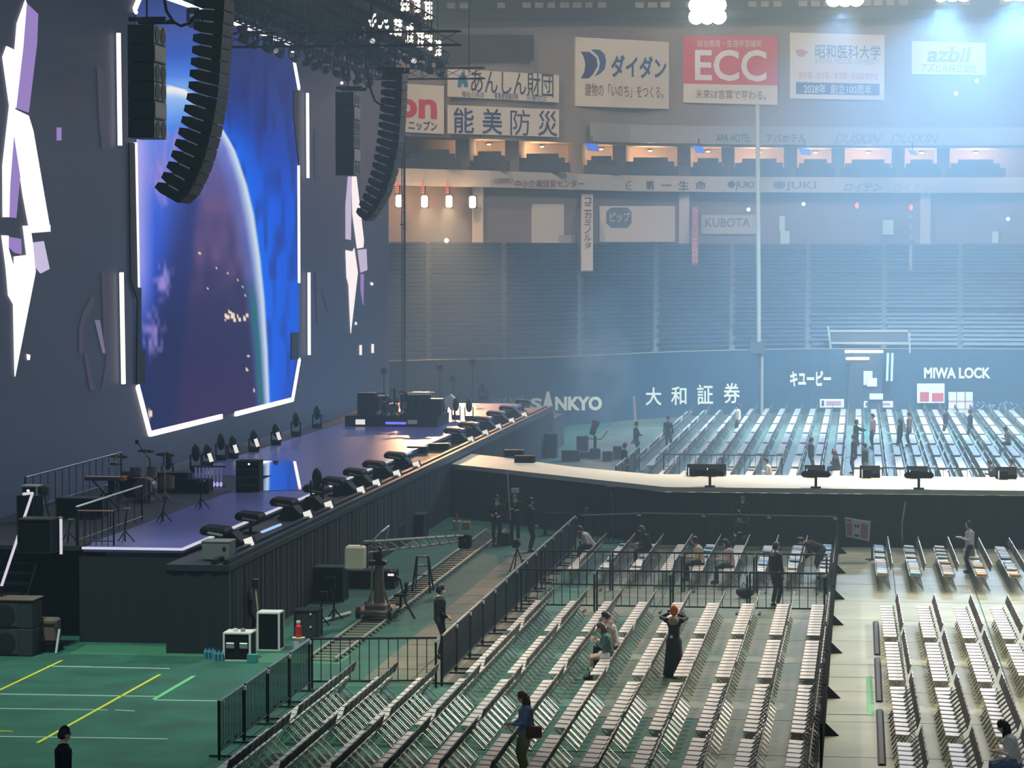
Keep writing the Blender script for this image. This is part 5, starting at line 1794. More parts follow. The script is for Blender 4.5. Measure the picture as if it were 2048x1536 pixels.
a, b = at_y(65, 986, 65.9), at_y(3, 1172, 63.4)
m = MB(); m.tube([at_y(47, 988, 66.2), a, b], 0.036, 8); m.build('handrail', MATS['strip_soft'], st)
m = MB(); m.tube([Vector((a.x, 65.9, ZS)), a], 0.03, 6); m.tube([Vector((b.x, b.y, 0.3)), b], 0.03, 6); m.build('handrail_post', MATS['dark_metal'], st)

# under the near stage end
for i in range(2):
    p = at_z(26, 1312)
    o = thing('subwoofer', ('black subwoofer on the floor at the lower stage corner', 'black subwoofer stacked on another at the stage corner')[i], 'loudspeaker', p + Vector((0, 0.35, i * 0.66)))
    c = o.location
    m = MB(); m.bev(c + Vector((0, 0, 0.33)), (1.0, 0.8, 0.65), 0.02); m.build('cabinet', MATS['sub_grey'] if 'sub_grey' in MATS else mat('sub_grey', (40, 45, 50), 0.7), o)
    m = MB(); m.lo(c + Vector((-0.46, -0.415, 0.06)), c + Vector((0.14, -0.40, 0.6))); m.build('grille', MATS['speaker_grey'], o)
    m = MB(); m.lathe([(0.24, 0), (0.24, 0.02)], c + Vector((-0.16, -0.415, 0.33)), 14, Matrix.Rotation(math.radians(90), 3, 'X')); m.build('cone', MATS['black'], o)
o = thing('cover_sheet', 'brownish sheet over the stacked subwoofers', 'cover', at_z(26, 1312) + Vector((0, 0.35, 1.32)))
m = MB(); m.bev(o.location + Vector((0, 0, 0.02)), (1.06, 0.86, 0.035), 0.01); m.build('sheet', MATS['bag_brown'], o)
p = at_z(92, 1302)
case('low black dolly under the strapped brown bundle', p, (0.66, 0.5, 0.22), edges='dark_metal', name='dolly', cat='trolley')
o = thing('strapped_bundle', 'brown cloth bundle tied with dark straps beneath the stage end', 'bundle', p + Vector((0, 0, 0.232)))
c = o.location
m = MB(); m.bev(c + Vector((0, 0, 0.29)), (0.64, 0.46, 0.56), 0.05); m.build('bundle', MATS['bag_brown'], o)
for a, b in (((-0.33, 0.45), (0.33, 0.45)), ((-0.06, 0.02), (-0.06, 0.56)), ((-0.06, 0.4), (-0.24, 0.02)), ((-0.06, 0.4), (0.06, 0.02))):
    m = MB(); m.bar(c + Vector((a[0], -0.24, a[1])), c + Vector((b[0], -0.24, b[1])), 0.03, 0.02); m.build('strap', MATS['black'], o)
q_ = at_y(112, 1300, p.y - 0.45); q_.z = 0.02
m = MB(); m.tube([at_y(119, 1258, p.y - 0.35), q_], 0.03, 6)
tag(m.build('white_rod', MATS['white_paint']), 'short white rod leaning by the strapped brown bundle', 'rod')

# far riser with a second group of instruments
X0, X1, YF = at_z(690, 853, ZS).x, at_z(878, 853, ZS).x, at_z(690, 853, ZS).y
o = thing('riser', 'dark riser with lit panels on the far half of the stage', 'riser', ((X0 + X1) / 2, YF + 1.5, ZS))
m = MB(); m.lo((X0, YF, ZS), (X1, YF + 3.4, ZS + 0.45)); m.build('block', MATS['case_black'], o)
for x0, x1, y0, y1, mn, nm in ((711, 730, 839, 849, 'lamp_face', 'lit_panel'), (771, 812, 844, 848.5, 'bar_blue', 'light_strip'), (815, 834, 840, 848, 'cloth_cream', 'pale_panel')):
    a, b = at_y(x0, y1, YF - 0.03), at_y(x1, y0, YF - 0.03)
    m = MB(); m.lo(a, b + Vector((0, 0.02, 0))); m.build(nm, MATS[mn], o)
zt = ZS + 0.462
def fx(px): return at_y(px, 830, YF).x
for i, (px, w_, d_, h_, yy_) in enumerate(((722, .75, .6, .9, 1.6), (745, .6, .6, .75, 2.0), (806, .8, .6, .85, 2.2), (832, .7, .6, .95, 1.4), (858, .9, .7, .7, 0.8))):
    case('dark amplifier on the far riser, %s from the video wall' % ORD[i], (fx(px), YF + yy_, zt), (w_, d_, h_), edges='dark_metal')
drum_kit(Vector((fx(776), YF + 1.3, zt)), 'second drum kit, small and dark on the far riser', 0.8)
keyboard(Vector((fx(838), YF + 0.55, zt - 0.2 + 0.2)), 'pale keyboard on a stand at the end of the far riser', 0.2, 'cloth_cream')
stand_px('dark stand rising in the middle of the far riser', (789, 830), (789, 776), z=zt, mname='dark_metal', r=0.05)
# draped stands and pale cover at the far stage end
p = at_z(893, 838, ZS + 0.012)
o = thing('covered_stand', 'cream cloth draped over a stand beside the far riser', 'cloth', p)
m = MB(); m.prism([at_y(x, y, p.y) for x, y in ((881, 822), (881, 800), (889, 795), (900, 789), (911, 799), (910, 820), (902, 822), (896, 812), (888, 826))], (0, 0.5, 0)); m.build('cover', MATS['cloth_cream'], o)
m = MB(); m.tube([p, p + Vector((0, 0.2, 0.7))], 0.05, 6); m.tube([p + Vector((0.4, 0, 0)), p + Vector((0.3, 0.2, 0.7))], 0.05, 6); m.build('legs_frame', MATS['dark_metal'], o)
for i, (px, py) in enumerate(((880, 735), (906, 757), (945, 724), (768, 742))):
    y = 136.5
    p = at_y(px, py, y)
    pole_stand('dark lamp on a tall stand beyond the stage end, %s' % ('second by height', 'lowest of the four', 'highest of the four', 'beside the video wall edge')[i], (p.x, y, 1.6), p, 0.03, 'dark_metal', 'lamp_stand', 'stand', ((0.26, 0.3, 0.3), 'case_black'))

# along the runway: dark floor speakers on both edges
for i, (px, py) in enumerate(((1420, 972), (1632, 973), (1838, 977))):
    p = at_z(px, py, ZW); p.y = Y0 + 0.25
    q = at_y(px, 900, p.y); p.x = q.x
    place(pr, (p.x, p.y, ZW), math.radians(90), 'black prompter screen on the near runway edge, %s from the bend' % ORD[i], 'prompter screens on the runway')
for i, (px, py) in enumerate(((1395, 946), (1432, 946), (1630, 948), (1835, 948), (1740, 949), (2012, 950))):
    q = at_y(px, 900, Y1 - 0.45)
    place(wd, (q.x, Y1 - 0.45, ZW), math.radians(-90), 'black wedge speaker on the far runway edge, %s from the bend' % ('first', 'second', 'third', 'fifth', 'fourth', 'sixth')[i], 'wedge speakers on the runway')
for i, (px, py) in enumerate(((1028, 913), (1050, 925), (878, 900), (835, 906))):
    p = at_z(px, py, ZW if i < 2 else ZL)
    case('low dark box on the runway start, %s' % ('beyond the sloping part', 'on the sloping part', 'beside the stage ledge', 'at the stage ledge corner')[i], p, (0.7, 0.4, 0.25), edges='dark_metal')

# ---------------------------------------------------------------- gear on the arena floor
# dolly rails
rails = thing('dolly_track', 'long pair of pale camera rails with cross ties on the boards', 'track', (-12.45, 78, 0))
for x in (-12.78, -12.12):
    m = MB(); m.tube([(x, 62.9, 0.09), (x, 94, 0.09)], 0.035, 6); m.build('rail', MATS['pole_beige'], rails)
m = MB()
for k in range(63):
    y = 63.1 + k * 0.49
    m.lo((-12.86, y - 0.05, 0.014), (-12.04, y + 0.05, 0.055))
m.build('cross_ties', MATS['pole_beige'], rails)

# camera crane
B = at_z(742, 1256)
B.x = -12.45; B.y = 70.6
cr = thing('camera_crane', 'brown camera crane on a wheeled base with a cream counterweight box', 'crane', (B.x, B.y, 0))
mat('crane_brown', (126, 114, 96), 0.5, metal=0.3)
m = MB(); m.bev((B.x, B.y, 0.26), (0.95, 1.5, 0.12), 0.03); m.bev((B.x, B.y - 0.1, 0.38), (0.55, 0.8, 0.14), 0.03); m.build('base', MATS['crane_brown'], cr)
for sx in (-1, 1):
    for sy in (-1, 1):
        m = MB(); m.lathe([(0.15, -0.05), (0.15, 0.05)], (B.x + sx * 0.42, B.y + sy * 0.62, 0.25), 12, Matrix.Rotation(math.radians(90), 3, 'Y')); m.build('wheel', MATS['black'], cr)
m = MB(); m.tube([(B.x, B.y, 0.4), (B.x, B.y, 1.0), (B.x + 0.02, B.y, 1.62)], 0.11, 10, [0.13, 0.11, 0.09])
for s_ in (-1, 1):
    m.tube([(B.x + s_ * 0.3, B.y, 0.32), (B.x + s_ * 0.06, B.y, 1.1)], 0.03, 6)
m.build('column', MATS['crane_brown'], cr)
for dx in (-0.17, 0.17):
    m = MB(); m.tube([(B.x + dx, B.y - 0.12, 0.44), (B.x + dx * 0.8, B.y - 0.12, 1.5)], 0.028, 6); m.build('guide_tube', MATS['pole_beige'], cr)
m = MB(); m.bev((B.x, B.y - 0.05, 1.5), (0.46, 0.3, 0.12), 0.03); m.bev((B.x, B.y - 0.05, 1.75), (0.2, 0.3, 0.34), 0.03); m.build('pivot_head', MATS['dark_metal'], cr)
m = MB(); m.bev((B.x + 0.55, B.y + 0.25, 0.62), (0.34, 0.34, 0.08), 0.03); m.bar((B.x + 0.55, B.y + 0.25, 0.3), (B.x + 0.55, B.y + 0.25, 0.6), 0.06); m.bev((B.x + 0.70, B.y + 0.25, 0.82), (0.06, 0.34, 0.3), 0.02); m.build('operator_seat', MATS['case_black'], cr)
A0, A1 = Vector((B.x - 0.1, B.y - 0.9, 2.02)), Vector((B.x + 1.3, B.y + 6.0, 1.55))
m = MB()
for off in (Vector((-0.12, 0, 0.12)), Vector((0.12, 0, 0.12)), Vector((0, 0, -0.16))):
    m.tube([A0 + off, A1 + off * 0.6], 0.03, 6)
for k in range(9):
    p, q = A0.lerp(A1, k / 9), A0.lerp(A1, (k + 1) / 9)
    m.tube([p + Vector((-0.12, 0, 0.12)), q + Vector((0, 0, -0.16))], 0.015, 4); m.tube([p + Vector((0.12, 0, 0.12)), q + Vector((0, 0, -0.16))], 0.015, 4)
m.build('arm', MATS['pole_beige'], cr)
m = MB(); m.tube([A0 + Vector((0.3, 0.2, 0.35)), A0 + Vector((0.3, 1.4, 0.4))], 0.025, 6); m.tube([A0 + Vector((0.1, 0, 0.1)), A0 + Vector((0.3, 0.2, 0.36))], 0.025, 6); m.tube([A0 + Vector((0.3, 1.4, 0.4)), (B.x + 0.05, B.y + 0.1, 1.6)], 0.03, 6); m.build('tension_rod', MATS['alu'], cr)
c = at_y(711, 1115, A0.y - 0.35)
m = MB(); m.bev(c, (0.50, 0.44, 0.62), 0.05); k_ = m.build('counterweight_box', MATS['cloth_cream'], cr); k_['label'] = 'cream counterweight box'
m = MB(); m.bar(c + Vector((0.15, 0, 0.3)), A0 + Vector((0, 0.2, 0.05)), 0.06); m.build('hanger', MATS['dark_metal'], cr)
m = MB(); m.bev(A1 + Vector((0.1, 0.25, -0.1)), (0.34, 0.5, 0.4), 0.04); m.lathe([(0.08, 0), (0.1, 0.3)], A1 + Vector((0.1, 0.0, -0.1)), 10, Matrix.Rotation(math.radians(90), 3, 'X')); m.build('camera', MATS['case_black'], cr)
m = MB(); m.bev((B.x + 0.36, B.y - 0.1, 1.15), (0.3, 0.1, 0.24), 0.02); s_ = m.build('monitor', MATS['case_black'], cr)
m = MB(); m.box((B.x + 0.36, B.y - 0.16, 1.2), (0.16, 0.02, 0.06)); m.build('lit_display', MATS['lamp_face'], s_)
m = MB(); m.tube([(B.x + 0.3, B.y, 1.3), (B.x + 0.6, B.y - 0.2, 1.1), (B.x + 0.8, B.y - 0.4, 0.5), (B.x + 1.05, B.y - 0.5, 0.1)], 0.03, 6); m.build('cable', MATS['black'], cr)

# step ladder
p = at_z(842, 1186)
ld = thing('step_ladder', 'dark step ladder beside the dolly rails', 'ladder', p)
T = p + Vector((0, 0.3, 1.0))
for s_ in (-1, 1):
    m = MB(); m.bar(p + Vector((s_ * 0.26, 0, 0)), T + Vector((s_ * 0.16, 0, 0)), 0.05, 0.04); m.build('rail', MATS['dark_metal'], ld)
    m = MB(); m.bar(p + Vector((s_ * 0.26, 0.65, 0)), T + Vector((s_ * 0.16, 0.04, 0)), 0.04, 0.03); m.build('back_rail', MATS['dark_metal'], ld)
for k in range(1, 5):
    a = p.lerp(T, k / 4)
    w_ = 0.26 - 0.1 * k / 4
    m = MB(); m.lo(a + Vector((-w_, -0.05, -0.015)), a + Vector((w_, 0.07, 0.015))); m.build('tread', MATS['dark_metal'], ld)

# flight cases and small things at the lower stage corner
case('black flight case with white edging and two handles on the green mat', at_z(474, 1322) + Vector((0, 0.3, 0)), (0.62, 0.6, 0.66), handles=True, edges='white_paint', name='flight_case')
case('tall black flight case with white edging behind the handled one', at_z(536, 1302) + Vector((0, 0.3, 0)), (0.52, 0.5, 0.92), edges='white_paint', name='flight_case')
o = case('dark brown flight case with two white latches nearer the crane', at_z(612, 1276) + Vector((0, 0.3, 0)), (0.56, 0.6, 0.68), edges='dark_metal', name='flight_case', mname='case_brown' if 'case_brown' in MATS else mat('case_brown', (52, 46, 44), 0.6).name)
for z in (0.28, 0.6):
    m = MB(); m.box((0.12, -0.31, z), (0.05, 0.03, 0.05)); m.build('latch', MATS['white_paint'], o, world=False)
p = at_z(535, 1302) + Vector((0, 0.3, 0.932))
c1 = at_z(474, 1322) + Vector((0, 0.3, 0.672))
for i, (dx, mn, lb) in enumerate(((-0.08, 'white_paint', 'white roll lying on the handled flight case'), (0.1, 'pole_beige', 'second smaller roll on the handled flight case'))):
    m = MB(); m.lathe([(0.055, 0), (0.055, 0.07)], c1 + Vector((dx, -0.1, 0.0)), 10)
    tag(m.build('tape_roll', MATS[mn]), lb, 'tape')
o = thing('work_light_stand', 'slim stand with a black head and pale bag behind the flight cases', 'stand', at_z(509, 1284))
p = o.location
m = MB(); m.tube([p, at_y(516, 1225, p.y), at_y(511, 1180, p.y)], 0.022, 6); m.build('post', MATS['cloth_cream'], o)
m = MB(); m.bev(at_y(511, 1166, p.y), (0.15, 0.15, 0.22), 0.02); m.build('head', MATS['black'], o)
m = MB(); m.ell(at_y(501, 1190, p.y), (0.06, 0.08, 0.13), 8, 6); m.build('pouch', MATS['case_grey'], o)
m = MB(); m.tube([at_y(501, 1200, p.y), at_y(499, 1222, p.y), at_y(508, 1240, p.y), at_y(505, 1262, p.y)], 0.05, 8); m.build('sleeve', MATS['case_black'], o)
m = MB(); m.ell(at_y(508, 1262, p.y - 0.05), (0.1, 0.1, 0.08), 8, 6); m.build('yellow_bag', MATS['orange'], o)
for i, (px, py) in enumerate(((418, 1318), (437, 1322), (420, 1306))):
    p = at_z(px, py)
    o = thing('bottle_pack', 'pack of blue water bottles beside the handled flight case, %s' % ('first on the floor', 'second on the floor', 'one set further back')[i], 'bottles', p, group='packs of water bottles')
    for a in range(3):
        for b in range(2):
            q = p + Vector((a * 0.09 - 0.09, b * 0.09, 0))
            m = MB(); m.lathe([(0.04, 0.0), (0.042, 0.16), (0.015, 0.22), (0.015, 0.25)], q, 8); m.build('bottle', MATS['bottle_blue'], o)
m = MB(); m.bev(at_z(505, 1325) + Vector((0, 0, 0.1)), (0.24, 0.16, 0.2), 0.01)
tag(m.build('teal_box', mat('teal_box', (50, 140, 132), 0.6)), 'small teal box on the floor at the handled flight case', 'box')
p = at_z(597, 1296)
o = thing('bucket', 'white bucket standing at the barrier crossing', 'bucket', p)
m = MB(); m.lathe([(0.11, 0.0), (0.15, 0.26)], p, 14); m.build('pail', MATS['white_paint'], o)
m = MB(); m.lathe([(0.162, 0.245), (0.162, 0.262)], p, 14); m.build('rim', MATS['cloth_cream'], o)
o = thing('fire_extinguisher', 'red fire extinguisher standing on the white bucket', 'extinguisher', p + Vector((0, 0, 0.263)))
m = MB(); m.lathe([(0.075, 0.0), (0.08, 0.05), (0.08, 0.26), (0.03, 0.33)], o.location, 12); m.build('cylinder', MATS['red_paint'], o)
m = MB(); m.bev(o.location + Vector((0, 0, 0.37)), (0.1, 0.05, 0.07), 0.01); m.build('valve', MATS['white_paint'], o)
p = at_z(914, 1059)
o = thing('bucket', 'white bucket with a red top by the cardboard box below the stage', 'bucket', p)
m = MB(); m.lathe([(0.13, 0.0), (0.17, 0.3)], p, 12); m.build('pail', MATS['white_paint'], o)
m = MB(); m.lathe([(0.06, 0.3), (0.05, 0.5), (0.01, 0.56)], p, 10); m.build('red_top', MATS['red_paint'], o)
case('small cardboard box beside the bucket below the stage', at_z(933, 1058), (0.26, 0.26, 0.26), 'cardboard', 'cardboard_box', trim=False, cat='box')
m = MB(); m.tube([at_z(638, 1243, 0.06), at_z(700, 1226, 0.06)], 0.05, 8)
tag(m.build('light_tube', MATS['white_paint']), 'white tube lying on the floor towards the crane', 'tube')
# dark clutter beside the stage skirt
case('dark trunk with a grey lid against the stage skirt', at_z(652, 1205) + Vector((0, 0.5, 0)), (0.9, 0.7, 0.95), edges='mid_metal')
case('dark low trunk below the crane box', at_z(760, 1178) + Vector((-0.3, 0.4, 0)), (1.4, 0.6, 0.5), edges='dark_metal')
case('dark platform with a grey top beside the stage, the lower one', at_z(776, 1096) + Vector((0, 0.4, 0)), (0.75, 0.9, 0.72), edges='mid_metal')
case('dark platform with a grey top beside the stage, the higher one', at_z(824, 1078) + Vector((0, 0.6, 0)), (0.75, 0.9, 0.82), edges='mid_metal')
pole_stand('folded dark stand by the stage skirt behind the brown case', at_z(640, 1252), at_z(640, 1252) + Vector((0.1, 0, 0.8)), 0.03, 'dark_metal', 'lamp_stand', 'stand', ((0.2, 0.2, 0.2), 'case_black'))
pole_stand('dark stand with a ring shaped head by the stage skirt', at_z(668, 1240), at_z(668, 1240) + Vector((-0.15, 0.2, 0.95)), 0.03, 'dark_metal', 'lamp_stand', 'stand', ((0.3, 0.12, 0.3), 'case_black'))
o = thing('cable_coil', 'black cable coil hung on the stage skirt clutter', 'cable', at_z(642, 1190) + Vector((0.05, 0.05, 0.1)))
m = MB(); c = at_z(642, 1190) + Vector((0.0, 0.1, 0.4)); m.tube([c + Vector((0.17 * math.cos(a), 0, 0.2 * math.sin(a))) for a in [k * math.pi / 8 for k in range(17)]], 0.03, 6); m.build('coil', MATS['cable'], o)
# table, stands and boxes before the runway skirt
p = Vector((at_y(1137, 900, 93.2).x, 93.2, 0))
o = thing('work_table', 'dark table frame standing before the sloping runway', 'table', p)
m = MB(); m.bev(p + Vector((0, 0, 0.74)), (1.7, 0.5, 0.05), 0.01); m.build('tabletop', MATS['case_black'], o)
for sx in (-1, 1):
    for sy in (-1, 1):
        m = MB(); m.bar(p + Vector((sx * 0.8, sy * 0.2, 0)), p + Vector((sx * 0.8, sy * 0.2, 0.72)), 0.05); m.build('leg', MATS['dark_metal'], o)
m = MB(); m.bev(p + Vector((0.62, 0, 0.86)), (0.14, 0.1, 0.18), 0.01); tag(m.build('small_box', MATS['case_grey']), 'small greenish box on the dark table', 'box')
for i, (px, yy_, zt_, lb) in enumerate(((1227, 91.6, 1.75, 'grey stand with a black head before the sloping runway'), (1805, 90.4, 1.6, 'pale stand leaning before the straight runway'))):
    q = at_y(px, 900, yy_)
    pole_stand(lb, (q.x, yy_, 0.012), (q.x + (0.12 if i else -0.1), yy_ + 0.1, zt_), 0.03, 'alu' if i else 'mid_metal', 'lamp_stand', 'stand', ((0.3, 0.3, 0.12), 'case_black'))
case('grey green box behind the camera on its tripod', at_z(1062, 1142) + Vector((0, 0.2, 0)), (0.56, 0.4, 0.34), 'case_grey', edges='case_grey')
p = at_z(1033, 1146)
o = thing('tripod_camera', 'black video camera on a tripod at the end of the dark barriers', 'camera', p)
for k in range(3):
    a = k * 2.09 + 0.4
    m = MB(); m.tube([p + Vector((0.02, 0, 0.75)), p + Vector((0.3 * math.cos(a), 0.3 * math.sin(a), 0.0))], 0.022, 6); m.build('leg', MATS['black'], o)
m = MB(); m.bev(p + Vector((0, 0, 0.9)), (0.2, 0.5, 0.24), 0.03); m.build('body', MATS['case_black'], o)
m = MB(); m.lathe([(0.07, 0), (0.09, 0.2)], p + Vector((0, 0.25, 0.9)), 10, Matrix.Rotation(math.radians(-90), 3, 'X')); m.build('lens', MATS['black_gloss'], o)
m = MB(); m.box(p + Vector((0.12, -0.1, 0.96)), (0.02, 0.1, 0.05)); m.build('pale_label', MATS['white_paint'], o)
case('small dark speaker on the floor between the standing men', at_z(1008, 1090), (0.4, 0.35, 0.4), edges='mid_metal')
# right end below the runway
case('small dark control box with white labels below the runway', at_z(2015, 1088), (0.5, 0.3, 0.3), edges='case_black')
m = MB(); m.bev(at_z(2046, 1092) + Vector((0, 0, 0.2)), (0.3, 0.3, 0.4), 0.04)
tag(m.build('red_bag', MATS['red_paint']), 'red bag on the floor at the frame edge below the runway', 'bag')
# behind the bend: speaker, follow spot, clutter
p = at_z(1102, 915)
case('tall dark cabinet behind the sloping runway', Vector((p.x, p.y, 0)), (0.55, 0.5, 1.15), edges='mid_metal')
p = at_z(1190, 918)
o = thing('follow_spot', 'black follow spot on a stand in the smoke behind the runway', 'stage lamp', p)
m = MB(); m.tube([p, p + Vector((0, 0, 1.1))], 0.07, 8); m.bev(p + Vector((0, 0, 0.25)), (0.5, 0.4, 0.5), 0.05); m.build('stand', MATS['case_black'], o)
m = MB(); m.lathe([(0.14, -0.3), (0.16, 0.1), (0.2, 0.35)], p + Vector((-0.05, 0, 1.45)), 10, Matrix.Rotation(math.radians(-25), 3, 'X') @ Matrix.Rotation(math.radians(15), 3, 'Y')); m.build('barrel', MATS['case_black'], o)
m = MB(); m.tube([p + Vector((-0.45, 0, 1.1)), p + Vector((-0.3, 0, 0.95)), p + Vector((0.3, 0, 0.95)), p + Vector((0.6, 0, 1.35))], 0.025, 6); m.build('handle', MATS['dark_metal'], o)
for i, (px, py, w_, h_) in enumerate(((1142, 922, .8, .5), (1165, 905, .5, .8), (1160, 916, .9, .3), (1215, 922, .4, .45), (1235, 918, .35, .6))):
    p = at_z(px, py)
    case('dark box in the clutter behind the runway bend, %s from the stage' % ORD[i], Vector((p.x, p.y, 0)), (w_, 0.4, h_), edges='dark_metal')
p = at_z(1271, 888)
pole_stand('pale rolled banner standing behind the runway bend', (p.x, p.y, 0.012), at_y(1268, 793, p.y), 0.07, 'white_paint', 'rolled_banner', 'banner')

# ---------------------------------------------------------------- people
mat('skin', (226, 176, 150), 0.5)
mat('skin_shade', (196, 140, 116), 0.5)
mat('hair_black', (18, 16, 18), 0.45)
mat('hair_brown', (74, 50, 40), 0.45, var=0.5, vscale=30, rgb2=(110, 80, 56))
mat('hair_orange', (206, 92, 30), 0.5, var=0.5, vscale=40, rgb2=(160, 60, 20))
mat('suit_black', (16, 17, 22), 0.75)
mat('suit_navy', (22, 26, 40), 0.75)
mat('cloth_white', (232, 228, 218), 0.8)
mat('cloth_print', (226, 214, 206), 0.8, var=0.9, vscale=18, rgb2=(150, 130, 130))
mat('cloth_green', (84, 118, 106), 0.85)
mat('cloth_pink', (214, 186, 182), 0.85)
mat('cloth_tan', (150, 128, 106), 0.9)
mat('cloth_grey', (150, 146, 140), 0.85, var=0.6, vscale=20, rgb2=(110, 106, 104))
mat('denim', (116, 138, 168), 0.8, var=0.5, vscale=9, rgb2=(84, 108, 142))
mat('denim_teal', (34, 70, 96), 0.8)
mat('olive', (140, 136, 90), 0.85)
mat('shoe_black', (12, 12, 14), 0.4)
mat('mask_white', (238, 238, 240), 0.7)
mat('leather_brown', (96, 58, 42), 0.5)
mat('eye_dark', (24, 18, 18), 0.3)
mat('lip', (180, 96, 92), 0.5)


def ik(a, b, l1, l2, pole):
    """middle joint of a two-bone limb from a to b, bent towards the pole direction"""
    a, b, pole = Vector(a), Vector(b), Vector(pole)
    d = b - a
    L = min(d.length, (l1 + l2) * 0.999)
    t = d.normalized()
    b = a + t * L
    x = (l1 * l1 - l2 * l2 + L * L) / (2 * L)
    h = math.sqrt(max(l1 * l1 - x * x, 0.0))
    n = (pole - t * pole.dot(t))
    n = n.normalized() if n.length > 1e-5 else Vector((0, 0, 1))
    return a + t * x + n * h, b


def remesh_build(mb, name, m, parent, voxel=0.016, extra=None):
    """grow one continuous surface out of overlapping shapes; extra shapes are appended as they are"""
    me = bpy.data.meshes.new(name)
    me.from_pydata([tuple(v) for v in mb.v], [], mb.f)
    o = bpy.data.objects.new('grow', me)
    C.objects.link(o)
    md = o.modifiers.new('r', 'REMESH'); md.mode = 'VOXEL'; md.voxel_size = voxel; md.use_smooth_shade = True
    sm_ = o.modifiers.new('s', 'SMOOTH'); sm_.iterations = 3; sm_.factor = 0.5
    dg = bpy.context.evaluated_depsgraph_get()
    dg.update()
    res = bpy.data.meshes.new_from_object(o.evaluated_get(dg))
    bpy.data.objects.remove(o)
    out_ = MB()
    out_.add([v.co.copy() for v in res.vertices], [tuple(p.vertices) for p in res.polygons])
    bpy.data.meshes.remove(res)
    if extra:
        out_.add(extra.v, extra.f)
    return out_.build(name, m, parent, smooth=True, world=False)


